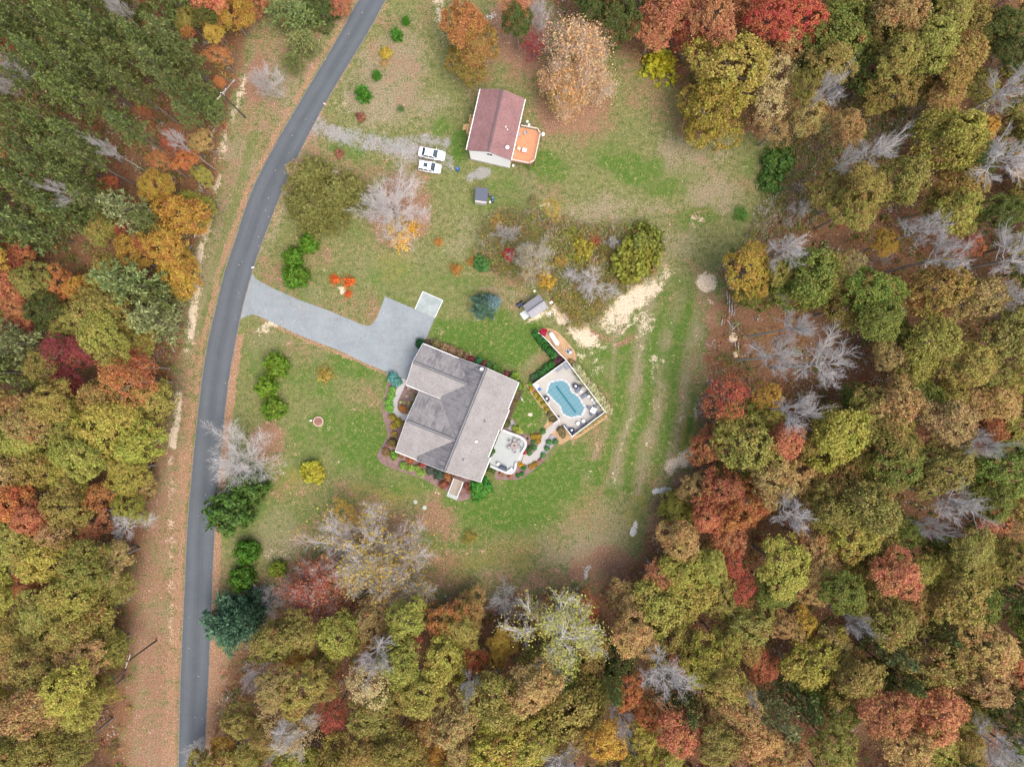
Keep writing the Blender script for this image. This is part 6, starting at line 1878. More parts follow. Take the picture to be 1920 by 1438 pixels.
shrub(1110, 575, 26, (0.20, 0.17, 0.03), AIRY, 'low olive scrub beneath the bare grey shrub tree', 0.5, None, 'bush')
shrub(1060, 560, 24, (0.22, 0.16, 0.03), AIRY, 'low brownish scrub right of the white storage shed', 0.5, None, 'bush')
shrub(935, 500, 15, (0.24, 0.17, 0.06), AIRY, 'small tan scrub right of the dark green shrub', 0.8, None, 'bush')
shrub(930, 415, 17, (0.36, 0.24, 0.05), AIRY, 'yellow feathery bush left of the white trunked birch', 1.1, None, 'bush')
shrub(970, 500, 14, (0.16, 0.15, 0.04), AIRY, 'olive brown scrub below the bright red bush', 0.7, None, 'bush')
shrub(968, 432, 18, (0.20, 0.20, 0.10), AIRY, 'greyish green scrub right of the white trunked birch', 0.8, None, 'bush')
shrub(1000, 375, 12, (0.27, 0.22, 0.09), AIRY, 'small straw coloured scrub above the tall half bare tree', 0.8, None, 'bush')
for p, r, lb in (((822, 453), 10, 'small orange bush at the edge of the red fallen leaves'), ((855, 504), 14, 'golden orange bush on the lawn above the spruce'), ((885, 490), 11, 'pale orange bush left of the brush patch')):
    shrub(*p, r, (0.46, 0.21, 0.05), AIRY, lb, 0.9, None, 'bush')
bare_tree(940, 395, 22, 'S', 9, 'slender white trunked birch below the small dark roofed shed', (942, 446))
bare_tree(1012, 430, 46, 'W', 13, 'tall half bare tree with pale trunk and yellow top in the brush', (998, 505), 'pale')
leafy_tree(1036, 392, 22, 'gold', 14, 'yellow top leaning out of the tall half bare tree', THIN)
crown_of(TREES[-1][0]).color = (0.52, 0.37, 0.11, 0.0)
bare_tree(958, 440, 22, 'S', 5, 'small bare grey tree right of the white trunked birch')
bare_tree(985, 468, 20, 'S', 5, 'small bare grey tree right of the bright red bush')
bare_tree(1078, 512, 20, 'S', 4, 'small bare grey tree left of the many stemmed one')
bare_tree(1150, 455, 18, 'S', 4, 'small bare grey tree between the pinkish red bush and the olive shrubs')
bare_tree(1110, 533, 50, 'S', 6, 'bare grey many stemmed shrub tree above the sand')
bare_tree(752, 355, 80, 'W', 9, 'spreading bare lilac grey tree in a ring of red fallen leaves', (752, 405))
for p, r, lb in (((735, 425), 18, 'left yellow bush at the foot of the bare lilac grey tree'), ((768, 425), 20, 'right yellow bush at the foot of the bare lilac grey tree'), ((752, 448), 22, 'lowest yellow bush at the foot of the bare lilac grey tree'), ((750, 402), 10, 'small yellow bush highest at the foot of the lilac grey tree')):
    shrub(*p, r, (0.58, 0.36, 0.05), AIRY, lb, 0.9, 'yellow bushes at the foot of the bare tree', 'bush')
bare_tree(446, 852, 78, 'W', 10, 'spreading bare white tree overhanging the road', (480, 850))
bare_tree(512, 118, 36, 'W', 11, 'pinkish bare tree on the verge left of the road', (522, 183))
bare_tree(686, 1000, 108, 'W', 14, 'large bare tree with white limbs at the bottom of the lawn', (705, 1010), 'gold')
bare_tree(748, 1062, 88, 'W', 14, 'bare tree with white limbs just below the largest bare tree', (762, 1058), 'gold')
leafy_tree(722, 1066, 30, 'lime', 10, 'yellow tree between the two large bare trees', THIN)
crown_of(TREES[-1][0]).color = (0.46, 0.37, 0.07, 0.0)
bare_tree(592, 1112, 68, 'W', 12, 'large rust red tree left of the two big bare trees', None, None, None, 1.0, (0.47, 0.17, 0.095), 'maple_tree')
bare_tree(630, 1130, 48, 'W', 10, 'rust brown tree overlapping the lower side of the large rust red one', None, None, None, 3.0, (0.45, 0.22, 0.10), 'maple_tree')
leafy_tree(640, 1085, 34, 'rust', 8, 'smaller rust tree behind the large rust red one', THIN)
leafy_tree(648, 965, 26, 'gold', 7, 'thin golden sapling at the top of the largest bare tree', THIN)

# planted beds round the house
BED = [
    (Z1, [(205, 415, 12, (0.10, 0.27, 0.24), 'upper teal shrub beside the garage'), (235, 445, 12, (0.09, 0.24, 0.20), 'lower teal shrub beside the garage')]),
    (Z1, [(205, 500, 9, None, ''), (190, 545, 10, None, ''), (180, 590, 10, None, ''), (183, 635, 11, None, '')]),
    (Z1, [(210, 705, 8, (0.26, 0.21, 0.03), 'first yellow shrub from the top of the western bed'), (250, 735, 9, (0.27, 0.21, 0.03), 'second yellow shrub from the top of the western bed'), (215, 765, 8, (0.30, 0.22, 0.03), 'third yellow shrub from the top of the western bed'), (220, 820, 7, (0.27, 0.19, 0.04), 'fourth yellow shrub from the top of the western bed'),
          (205, 890, 11, (0.17, 0.13, 0.045), 'brown olive shrub at the bend of the western bed'), (160, 950, 10, (0.19, 0.12, 0.05), 'brownish shrub at the left rim of the western bed'), (215, 982, 9.5, (0.13, 0.24, 0.03), 'bright green round shrub near the house corner'), (270, 975, 7, (0.22, 0.12, 0.06), 'brown shrub right of the bright green round one'),
          (283, 1052, 8.5, (0.20, 0.30, 0.05), 'leftmost of four pale green round shrubs on the southern bed'), (338, 1072, 7.5, (0.24, 0.33, 0.06), 'second of four pale green round shrubs on the southern bed'), (388, 1068, 7, (0.24, 0.33, 0.06), 'third of four pale green round shrubs on the southern bed'), (412, 1105, 8.5, (0.24, 0.33, 0.06), 'rightmost of four pale green round shrubs on the southern bed'),
          (420, 1040, 8, (0.26, 0.05, 0.05), 'dark red shrub under the southern eave'), (330, 1012, 9, (0.30, 0.11, 0.05), 'rust shrub under the southern eave'), (480, 1085, 10, (0.07, 0.09, 0.065), 'grey green shrub under the southern eave'), (535, 1120, 12, (0.06, 0.10, 0.065), 'larger grey green shrub left of the steps'),
          (610, 1135, 9, (0.32, 0.13, 0.05), 'orange brown shrub beside the steps'), (580, 1190, 10, (0.24, 0.07, 0.045), 'brick red shrub below the grey green ones'), (745, 1200, 7, (0.20, 0.06, 0.05), 'dark red shrub right of the steps'), (765, 1240, 6, (0.28, 0.10, 0.08), 'pinkish shrub right of the steps'),
          (170, 905, 6, (0.30, 0.14, 0.16), 'pink shrub at the left bend of the western bed')]),
    (Z1, [(390, 560, 8, (0.13, 0.19, 0.025), 'upper green shrub against the wall in the entry bed'), (370, 610, 8, (0.11, 0.16, 0.025), 'middle green shrub against the wall in the entry bed'), (345, 640, 6, (0.13, 0.16, 0.03), 'lower green shrub against the wall in the entry bed'), (280, 635, 7, (0.42, 0.17, 0.045), 'orange shrub at the lower end of the entry bed'),
          (305, 655, 5, (0.35, 0.17, 0.06), 'small orange brown shrub at the lower end of the entry bed'), (275, 590, 4, (0.42, 0.38, 0.16), 'cream flowered shrub at the left rim of the entry bed'), (325, 490, 4, (0.38, 0.33, 0.25), 'pale grass tuft at the top of the entry bed'), (315, 545, 4, (0.38, 0.33, 0.25), 'pale grass tuft in the middle of the entry bed'),
          (345, 520, 4, (0.30, 0.24, 0.15), 'tan grass tuft right of the middle of the entry bed'), (300, 590, 4, (0.36, 0.31, 0.2), 'pale grass tuft in the lower entry bed'), (330, 600, 4, (0.40, 0.33, 0.12), 'yellowish tuft in the lower entry bed')]),
    (Z1, [(520, 170, 10, (0.22, 0.17, 0.07), 'first tan shrub along the north wall from the garage corner'), (575, 195, 11, (0.27, 0.18, 0.10), 'second tan shrub along the north wall from the garage corner'), (630, 215, 11, (0.29, 0.18, 0.11), 'third tan shrub along the north wall from the garage corner'), (685, 240, 11, (0.27, 0.18, 0.10), 'fourth tan shrub along the north wall from the garage corner'),
          (730, 262, 9, (0.24, 0.15, 0.09), 'fifth tan shrub along the north wall from the garage corner'), (775, 280, 8, (0.30, 0.06, 0.07), 'crimson shrub along the north wall'), (825, 292, 9, (0.055, 0.18, 0.055), 'green shrub right of the crimson one on the north wall'), (870, 312, 7, (0.20, 0.07, 0.06), 'dull red shrub on the north wall'),
          (910, 325, 8, (0.09, 0.20, 0.05), 'light green shrub on the north wall'), (955, 345, 9, (0.12, 0.24, 0.035), 'bright green shrub on the north wall'), (985, 362, 8, (0.14, 0.24, 0.035), 'yellow green shrub on the north wall'), (1030, 392, 7, (0.28, 0.08, 0.07), 'pinkish red shrub near the north east corner'),
          (1092, 402, 11, (0.17, 0.26, 0.035), 'large yellow green shrub at the north east corner'), (1125, 470, 9, (0.14, 0.20, 0.03), 'olive shrub on the eastern wall corner'), (1110, 520, 7, (0.13, 0.13, 0.04), 'upper brown olive shrub on the eastern wall'), (1085, 590, 7, (0.13, 0.10, 0.04), 'middle brown shrub on the eastern wall'), (1035, 745, 8, (0.11, 0.11, 0.03), 'lowest brown olive shrub on the eastern wall')]),
    (Z5, [(810, 425, 9, (0.30, 0.33, 0.055), 'yellow variegated shrub above the curved seat wall'), (755, 385, 7, (0.20, 0.26, 0.04), 'upper yellow green shrub above the curved seat wall'), (865, 445, 7, (0.33, 0.35, 0.08), 'right yellow green shrub above the curved seat wall'), (1075, 540, 7, (0.32, 0.22, 0.025), 'left golden shrub in the patio bed'),
          (1165, 530, 9, (0.30, 0.20, 0.025), 'largest golden shrub in the patio bed'), (1165, 610, 7, (0.32, 0.20, 0.03), 'lower golden shrub in the patio bed'), (1070, 628, 6, (0.07, 0.20, 0.04), 'green shrub below the golden ones in the patio bed'), (1095, 722, 7, (0.07, 0.20, 0.045), 'right green shrub inside the curve of the path'), (1005, 740, 8, (0.05, 0.075, 0.02), 'dark olive shrub inside the curve of the path'),
          (1015, 808, 6, (0.06, 0.18, 0.045), 'lower green shrub inside the curve of the path'), (930, 795, 6, (0.33, 0.03, 0.03), 'scarlet shrub beside the patio steps'), (985, 560, 3, (0.04, 0.06, 0.03), 'tiny dark shrub in the patio bed'), (1245, 450, 7, (0.10, 0.22, 0.05), 'green shrub where the bed meets the path'),
          (855, 1005, 7.5, (0.48, 0.24, 0.02), 'orange yellow shrub below the patio steps'), (915, 1060, 6.5, (0.06, 0.19, 0.03), 'green shrub below the orange yellow one'), (1045, 1040, 7, (0.28, 0.17, 0.02), 'left golden brown shrub below the path'), (1115, 1000, 7, (0.28, 0.17, 0.02), 'right golden brown shrub below the path'),
          (820, 1190, 5.5, (0.055, 0.17, 0.035), 'left of two dark green shrubs at the bottom of the patio bed'), (895, 1165, 6, (0.055, 0.18, 0.035), 'right of two dark green shrubs at the bottom of the patio bed'), (1190, 930, 5, (0.32, 0.13, 0.11), 'pinkish shrub at the outer rim of the path bed'),
          (1345, 625, 7.5, (0.10, 0.22, 0.07), 'upper pale green shrub right of the path'), (1450, 620, 7.5, (0.09, 0.20, 0.06), 'outermost pale green shrub right of the path'), (1310, 735, 7, (0.10, 0.23, 0.075), 'middle pale green shrub right of the path'), (1245, 855, 7.5, (0.10, 0.23, 0.075), 'lowest pale green shrub right of the path'),
          (400, 780, 6, (0.06, 0.13, 0.02), 'upper dark green shrub between house wall and patio'), (355, 850, 5.5, (0.06, 0.13, 0.02), 'lower dark green shrub between house wall and patio'), (340, 980, 3, (0.08, 0.14, 0.06), 'potted plant at the lower patio corner'), (683, 497, 3.2, (0.06, 0.09, 0.06), 'potted plant by the upper patio wall'),
          (400, 1110, 7, (0.09, 0.14, 0.025), 'olive green shrub below the patio corner'), (330, 1090, 7, (0.08, 0.11, 0.025), 'darker shrub against the house below the patio'), (540, 1160, 6, (0.30, 0.15, 0.07), 'left rusty ground plant below the patio wall'), (690, 1195, 6, (0.33, 0.13, 0.07), 'right rusty ground plant below the patio wall')]),
    (Z3, [(317, 545, 6, (0.15, 0.26, 0.03), 'green shrub at the left corner of the pool fence'), (322, 617, 5.5, (0.34, 0.21, 0.03), 'first golden shrub along the lower left pool fence'), (405, 712, 6, (0.28, 0.24, 0.03), 'second golden shrub along the lower left pool fence'), (460, 790, 6, (0.27, 0.24, 0.03), 'third golden shrub along the lower left pool fence'),
          (525, 868, 6, (0.28, 0.24, 0.03), 'fourth golden shrub along the lower left pool fence'), (580, 962, 5.5, (0.28, 0.22, 0.03), 'fifth golden shrub along the lower left pool fence'), (640, 1050, 7, (0.16, 0.15, 0.06), 'dull olive shrub above the garden gate'), (680, 1130, 7, (0.15, 0.14, 0.06), 'dull olive shrub next to the garden gate'),
          (840, 1320, 9, (0.17, 0.14, 0.07), 'brown olive shrub below the lowest pool corner'), (870, 1400, 7, (0.20, 0.16, 0.08), 'smaller brown shrub below the lowest pool corner'),
          (355, 430, 8, (0.06, 0.10, 0.045), 'first dark green shrub from the left along the upper pool fence'), (420, 400, 8, (0.035, 0.10, 0.03), 'second dark green shrub from the left along the upper pool fence'), (485, 355, 9, (0.035, 0.115, 0.025), 'third dark green shrub from the left along the upper pool fence'), (550, 310, 9, (0.035, 0.12, 0.025), 'fourth dark green shrub from the left along the upper pool fence'),
          (610, 260, 9.5, (0.03, 0.115, 0.022), 'fifth dark green shrub from the left along the upper pool fence'), (670, 205, 9.5, (0.035, 0.14, 0.02), 'sixth dark green shrub from the left along the upper pool fence'), (790, 130, 9, (0.085, 0.035, 0.045), 'dark plum coloured shrub above the top corner of the pool fence'), (745, 150, 7, (0.10, 0.045, 0.05), 'smaller plum coloured shrub beside the larger one'),
          (1000, 160, 6, (0.26, 0.19, 0.08), 'tan shrub on the mulch right of the top pool corner')]),
    (Z2, [(432, 610, 9.5, (0.40, 0.02, 0.055), 'scarlet shrub at the tip of the curved white fence')]),
]
for zf, items in BED:
    for k, (x, y, r, c, lb) in enumerate(items):
        if c is None:
            c = (0.15, 0.31, 0.05)
            lb = '%s pale green mound of the low hedge along the entry walk' % ('first', 'second', 'third', 'lowest')[k]
            shrub(*zf(x, y), r * 0.85, c, SMALL, lb, 0.9, 'low hedge mounds along the entry walk', 'hedge_shrub', r0=0.6)
        else:
            shrub(*zf(x, y), r * (0.80 if zf is Z5 else 0.92), c, SMALL, lb, 1.05, 'planted shrubs round the house and pool', 'shrub', r0=0.6)
for k in range(6):
    f = k / 5
    q = Z2(335 + 235 * f, 635 + 285 * f + 25 * math.sin(f * 3.14) * 0)
    shrub(*q, 8.5, (0.04, 0.145, 0.025), SMALL, '%s dark green mound of the hedge outside the curved white fence' % ORD[k], 1.6, 'dark hedge mounds along the curved fence', 'hedge_shrub', r0=0.6)
GRS = shell_mesh('variegated grass leaves', 900, 900, 0.13, egg(0.6, 0.8), M_SHRUB, 0.2, 0.35, 10, 1.6)
for k in range(15):
    f = k / 14
    q = Z3(1085 + (1650 - 1085) * f, 265 + (985 - 265) * f)
    shrub(q[0] + VR.uniform(-1, 1), q[1] + VR.uniform(-1, 1), VR.uniform(8, 10), (0.40, 0.38, 0.20), [GRS], '%s cream variegated shrub from the top outside the right pool fence' % ORD[k], 1.2, 'cream variegated shrubs outside the right pool fence', 'shrub', r0=0.6)
for k in range(8):
    f = k / 7
    q = Z3(1130 + (1530 - 1130) * f, 1365 + (1085 - 1365) * f)
    shrub(q[0], q[1] - 1.0, VR.uniform(4, 5), (0.26, 0.21, 0.08), [GRS], '%s low tan tuft from the left below the lower pool fence' % ORD[k], 0.8, 'low tan tufts below the lower pool fence', 'grass_tuft', 'grass tuft', r0=0.6)
# ================================================================ THE WOODS
# crowns singled out in the survey: x, y, radius, look (B bare, P pine)
WOODS = """
1500,40,50,red 1440,35,40,red 1400,18,34,rust 1337,26,44,rust 1262,14,44,rust 1225,58,34,rust 1292,66,34,red 1575,70,58,green 1560,120,38,olive 1522,112,32,dark 1742,82,50,olive 1690,105,40,olive 1842,60,48,brown_olive 1800,112,44,brown_olive 1700,20,40,tan 1790,18,36,olive
1890,48,36,dark 1902,105,36,dark 1590,240,32,tan 1640,198,18,lime 1790,258,56,lime 1850,236,22,gold 1690,335,46,olive 1625,352,40,olive 1835,160,34,olive 1770,182,34,tan 1905,128,30,olive 1605,390,38,olive 1660,455,24,gold 1800,398,42,lime 1752,388,26,olive 1815,460,26,rust
1880,400,38,dark 1510,520,60,green 1405,508,46,gold 1600,495,24,pale 1640,552,48,green 1645,600,44,green 1760,540,48,brown_olive 1710,552,30,orange 1830,560,46,tan 1742,640,50,lime 1820,680,44,olive 1900,632,50,olive 1365,745,42,red 1438,742,26,gold 1440,790,28,lime 1400,832,52,olive
1565,818,58,lime 1640,768,38,olive 1600,745,26,green 1680,760,46,tan 1682,826,42,olive 1780,790,48,tan 1862,802,34,rust 1690,866,48,green 1770,876,52,olive 1890,882,50,green 1862,940,38,green 1560,952,46,olive 1626,952,54,olive 1600,1002,48,lime 1468,832,38,rust 1502,892,44,tan 1396,948,48,orange
1450,898,44,tan 1330,968,34,rust 1272,1008,40,tan 1290,1062,44,lime 1376,1058,26,red 1392,1108,30,red 1470,1062,50,lime 1532,1060,38,tan 1680,1076,44,rust 1822,1032,40,olive 1702,1002,30,green 1580,1112,40,green 1665,1156,48,olive 1800,1112,54,olive 1505,1168,28,gold 1470,1172,30,tan 1530,1232,54,lime
1600,1272,48,brown_olive 1750,1232,54,olive 1862,1212,44,tan 1852,1282,44,tan 1660,1332,48,rust 1752,1342,54,rust 1902,1340,42,dark 1480,1402,34,tan 1562,1402,44,olive 1702,1412,48,tan 1232,1148,54,lime 1302,1104,50,lime 1256,1202,46,olive 1190,1192,40,tan 1322,1242,46,lime 1362,1282,42,olive
1402,1172,44,olive 1092,1160,26,red 1176,1300,30,orange 1216,1342,28,orange 1142,1386,38,gold 1206,1386,30,lime 1276,1372,42,rust 1062,1322,66,olive 1002,1292,48,tan 1002,1392,44,lime 1340,1332,34,tan 1390,1332,36,tan 1352,1400,38,olive 1420,1390,38,tan 1432,1250,30,rust 945,1202,28,gold
932,1232,20,gold 632,1190,42,lime 552,1230,22,gold 512,1202,44,olive 762,1160,36,lime 830,1162,38,orange 882,1142,34,tan 862,1184,34,olive 772,1202,20,red 746,1242,42,lime 832,1242,48,lime 692,1282,40,pale 792,1302,42,lime 560,1292,44,olive 512,1292,36,tan 626,1342,30,red 542,1372,44,pale
702,1342,44,olive 742,1402,44,olive 682,1402,38,brown_olive 852,1352,48,tan 932,1312,54,olive 932,1402,54,lime 822,1420,24,gold 472,1420,30,olive 420,1402,24,gold 452,1352,32,olive 200,805,58,lime 152,850,46,lime 252,832,46,lime 236,884,40,lime 60,792,40,tan 92,752,38,olive
40,822,40,lime 82,880,46,olive 20,892,40,tan 120,952,44,olive 182,930,28,orange 242,952,28,lime 60,972,36,rust 20,1012,44,olive 90,1052,48,lime 162,1062,44,olive 206,1052,38,tan 50,1102,28,rust 132,1112,50,lime 72,1152,40,olive 112,1192,44,olive 152,1232,40,tan 60,1252,44,olive
120,1292,44,lime 50,1332,44,tan 152,1332,38,lime 192,1290,28,olive 20,1182,40,olive 258,688,34,red 240,716,46,orange 102,656,28,crimson 150,660,28,crimson 40,602,24,crimson 252,470,34,gold 312,460,38,gold 332,402,44,gold 370,392,34,lime 236,430,20,red 266,458,22,red 190,430,28,olive
110,530,28,orange 62,532,34,olive 150,540,24,gold 200,512,34,olive 190,582,48,olive 190,632,42,lime 122,600,30,olive 30,580,28,rust 30,480,28,rust 146,738,28,crimson 122,712,24,crimson 350,36,22,olive 400,60,18,gold 410,104,22,orange 280,45,10,orange 412,154,10,orange 326,264,24,red
300,300,20,orange 346,300,20,orange 376,266,22,tan 380,330,18,lime 200,346,18,red 290,348,28,gold 80,582,30,dark 210,560,24,dark 385,32,22,dark 270,30,20,dark 350,60,12,orange 265,206,14,orange 600,20,32,dark 640,8,20,rust
"""
PINESET = """
25,20,28 60,32,28 90,12,26 130,55,28 40,75,28 20,52,25 95,120,28 195,65,26 180,102,28 240,116,26 285,95,28 320,80,30 300,132,28 345,110,26 155,132,26 135,182,30 165,170,25 70,170,26 95,246,26 85,222,20 30,226,26 10,202,22 110,290,24 90,322,26 20,322,28 150,260,28 155,342,28 150,292,22
355,182,26 385,172,25 395,202,24 350,216,20 250,165,24 210,140,24 205,205,24 240,240,24 60,280,26 25,275,24 50,125,24 130,100,24 150,20,26 185,25,26 225,30,20 255,70,22 320,160,22 60,430,38 20,402,36 100,382,34 130,402,32 30,642,44 250,532,44 290,602,44 250,400,36 60,360,28 190,380,28 300,560,30 530,22,38 562,82,34 570,30,34 548,118,20
20,700,40 1450,1332,38 1500,1312,38 1660,1212,30 1800,1182,44 1150,1290,22 1745,1180,26 1690,1270,26 1400,1330,20
"""
BARES = """
1725,430,36,T 1770,478,42,T 1900,480,56,T 1470,462,40,T 1500,395,26,S 1885,556,34,T 1880,300,58,T 1880,172,40,T 1550,172,28,T 1645,285,38,T 1585,300,24,T 1835,842,34,T 1780,935,48,T 1745,985,22,T 1602,1166,24,T 1480,960,40,T 1872,1402,44,T 1242,1262,50,T 1165,1355,22,T 500,1132,34,W
366,1408,26,W 480,1270,28,W 30,130,24,T 12,162,16,T 225,20,22,T 330,265,18,T 205,282,16,T 235,985,40,T 1470,560,22,S 545,1372,40,T 950,1130,34,W 880,1280,22,T 1400,1290,18,T 120,360,20,T 1655,485,22,S 700,1225,40,T 1060,1430,40,T
"""
CROWN_ZONE_L = [(-90, -90), (480, -90), (462, 20), (430, 90), (415, 170), (402, 232), (385, 330), (366, 410), (342, 480), (326, 560), (316, 640), (312, 690), (296, 735), (285, 850), (262, 930), (262, 960), (236, 1060), (228, 1100), (214, 1180), (198, 1280), (172, 1360), (140, 1530), (-90, 1530)]
CROWN_ZONE_R = [(1060, -90), (1120, 40), (1200, 70), (1290, 80), (1440, 90), (1500, 160), (1490, 240), (1520, 300), (1560, 360), (1500, 440), (1430, 470), (1380, 480), (1370, 560), (1430, 600), (1420, 690), (1340, 740), (1320, 820), (1310, 900), (1240, 1000), (1210, 1060), (1190, 1100), (1130, 1130), (1000, 1150), (900, 1130),
                (830, 1140), (790, 1150), (700, 1150), (630, 1150), (540, 1140), (500, 1180), (470, 1230), (445, 1280), (410, 1350), (392, 1530), (2010, 1530), (2010, -90)]
HOLES = [(1660, 405, 60), (1620, 470, 50), (1560, 430, 50), (1700, 500, 30), (1480, 620, 60), (1540, 690, 70), (1600, 690, 40), (1420, 660, 60), (1500, 730, 40), (1570, 745, 30), (1650, 560, 20), (1790, 960, 50), (1720, 940, 40), (1560, 290, 40), (1700, 270, 40), (1750, 180, 20), (1740, 300, 36), (1690, 1010, 20), (1640, 250, 30),
         (1340, 1170, 34), (1200, 1240, 16), (1440, 980, 26), (1850, 420, 30), (130, 470, 30), (270, 220, 24), (230, 1290, 26), (1010, 1395, 10), (760, 1350, 14), (1870, 340, 30), (1560, 650, 40), (1640, 1395, 20)]
GRP = 'trees of the autumn woods'
for tok in WOODS.split():
    x, y, r, l = tok.split(',')
    l = l.replace('_', ' ')
    r = float(r)
    lib = ROUND if r > 30 and l in ('olive', 'lime', 'green', 'tan', 'brown olive', 'gold', 'rust') else (DENSE if VR.random() < .4 else (THIN if l in ('pale', 'crimson', 'red', 'orange') else ROUND))
    leafy_tree(float(x), float(y), r * 1.1, l, (VR.uniform(14, 18.5) + (3 if float(x) > 1560 or float(y) > 1280 else 0) if r > 34 else VR.uniform(9, 14)) if float(y) > 360 or float(x) > 600 else VR.uniform(8, 13), None, lib, GRP)
for tok in PINESET.split():
    x, y, r = map(float, tok.split(','))
    lk = 'pine'
    if (x, y) in ((250, 532), (290, 602), (250, 400), (30, 642), (1450, 1332), (1660, 1212), (1800, 1182)):
        lk = 'paler pine'
    pine_tree(x, y, r * 1.22, lk, (VR.uniform(19, 24) if x < 330 else VR.uniform(16, 20)) if y > 130 or x < 480 else VR.uniform(10, 13), None, None, GRP)
for tok in BARES.split():
    x, y, r, k = tok.split(',')
    bare_tree(float(x), float(y), float(r) * 1.12, k, None, None, None, None, GRP)
for base, r, lb in (((1400, 631), 42, 'bare tall tree with a long pale leaning trunk above the two stumps'), ((1377, 676), 46, 'bare tall tree with a long pale trunk beside the small stump'), ((1447, 690), 62, 'largest bare tall tree with a long pale trunk over red leaf floor'), ((1402, 762), 46, 'bare tall tree with pale limbs over the golden tree')):
    c = (960 + (base[0] - 960) * 1.20, 719 + (base[1] - 719) * 1.20)
    bare_tree(c[0], c[1], r, 'T', 28, lb, base)
bare_tree(1060, 1200, 96, 'T', 19, 'great half bare tree with pale yellow tufts at the bottom of the field', (1046, 1132), 'lime')
leafy_tree(1102, 1135, 24, 'orange', 9, 'orange tree seen through the limbs of the great half bare tree', THIN)

# the rest of the canopy
def poly_ok(x, y, poly):
    return bool(in_poly(np.array([x]), np.array([y]), poly)[0])
taken = [(t[2], t[3], 34) for t in TREES]
TK = np.array([(float(a), float(b), 0.0) for a, b, c in taken])
rad_ = []
for tok in WOODS.split():
    rad_.append(float(tok.split(',')[2]))
def radius_at(i):
    return TK[i, 2]
TK[:, 2] = 36
def palette(x, y):
    if x < 480:
        if y < 345:
            return [('P', .60), ('gold', .05), ('rust', .06), ('olive', .09), ('dark', .08), ('tan', .04), ('red', .03), ('orange', .03), ('B', .02)]
        if y < 730:
            return [('P', .34), ('olive', .22), ('gold', .13), ('orange', .09), ('rust', .08), ('red', .06), ('dark', .12), ('lime', .08), ('B', .02)]
        return [('olive', .42), ('lime', .20), ('tan', .20), ('brown olive', .10), ('rust', .05), ('orange', .03)]
    if y < 420:
        return [('olive', .34), ('dark', .22), ('tan', .17), ('brown olive', .12), ('lime', .07), ('B', .04), ('rust', .04)]
    if x < 1000:
        return [('olive', .36), ('lime', .20), ('tan', .20), ('brown olive', .12), ('gold', .04), ('orange', .05), ('B', .03)]
    if y < 800:
        return [('olive', .34), ('tan', .18), ('brown olive', .18), ('lime', .12), ('green', .08), ('B', .06), ('rust', .04)]
    return [('olive', .34), ('green', .12), ('lime', .12), ('tan', .17), ('brown olive', .10), ('rust', .08), ('dark', .05), ('P', .02)]
placed = [list(v) for v in TK]
fr = random.Random(21)
nfill = 0
for it in range(9000):
    x, y = fr.uniform(-75, 1995), fr.uniform(-75, 1515)
    if not (poly_ok(x, y, CROWN_ZONE_L) or poly_ok(x, y, CROWN_ZONE_R)):
        continue
    r = fr.uniform(28, 50)
    if any((x - hx_) ** 2 + (y - hy_) ** 2 < (hr_ + r * 0.5) ** 2 for hx_, hy_, hr_ in HOLES):
        continue
    A = np.array(placed)
    if (np.hypot(A[:, 0] - x, A[:, 1] - y) < (A[:, 2] + r) * 0.62).any():
        continue
    pal = palette(x, y)
    q = fr.random()
    for l, wgt in pal:
        q -= wgt
        if q <= 0:
            break
    if l == 'P':
        pine_tree(x, y, r * 1.05, 'pine', fr.uniform(15, 20), None, None, GRP)
    elif l == 'B':
        bare_tree(x, y, r, 'T', fr.uniform(16, 20), None, None, None, GRP)
    else:
        leafy_tree(x, y, r * 1.1, l, fr.uniform(10, 16), None, ROUND if r > 30 else (THIN if fr.random() < .3 else DENSE), GRP)
    placed.append([x, y, r])
    nfill += 1
from collections import Counter
print(Counter(t[0].name.split('.')[0] for t in TREES))
print('FILL', nfill, 'TREES', len(TREES))

# labels: what each tree looks like, and where it stands among those of its colour
ZONES = [('the pines by the top left corner', lambda x, y: x < 480 and y < 115), ('the pines beside the upper utility pole', lambda x, y: x < 480 and y < 225), ('the pines above the golden trees', lambda x, y: x < 480 and y < 345), ('the woods left of the road bend', lambda x, y: x < 480 and y < 545), ('the woods facing the driveway mouth', lambda x, y: x < 480 and y < 760), ('the woods facing the bare roadside tree', lambda x, y: x < 330 and y < 1010),
         ('the lower left woods', lambda x, y: x < 330), ('the roadside trees at the top', lambda x, y: x < 700 and y < 200), ('the woods behind the yellow bush', lambda x, y: x < 1560 and y < 330), ('the upper right corner', lambda x, y: x >= 1560 and y < 220), ('the upper right border woods', lambda x, y: y < 470),
         ('the right border, upper half', lambda x, y: x > 1650 and y < 740), ('the woods around the fallen poles', lambda x, y: y < 740), ('the right border, lower half', lambda x, y: x > 1650 and y < 1010), ('the woods right of the field', lambda x, y: x > 1180 and y < 1010),
         ('the lower right corner', lambda x, y: x > 1640), ('the lower right woods', lambda x, y: x > 1400), ('the bottom woods, right part', lambda x, y: x > 1110), ('the bottom woods, middle part', lambda x, y: x > 800), ('the bottom woods, left part', lambda x, y: x > 600), ('the bottom woods by the road', lambda x, y: True)]
buckets = {}
for t in TREES:
    if t[4]:
        continue
    zn = next(n for n, f in ZONES if f(t[2], t[3]))
    buckets.setdefault((t[1], zn), []).append(t)
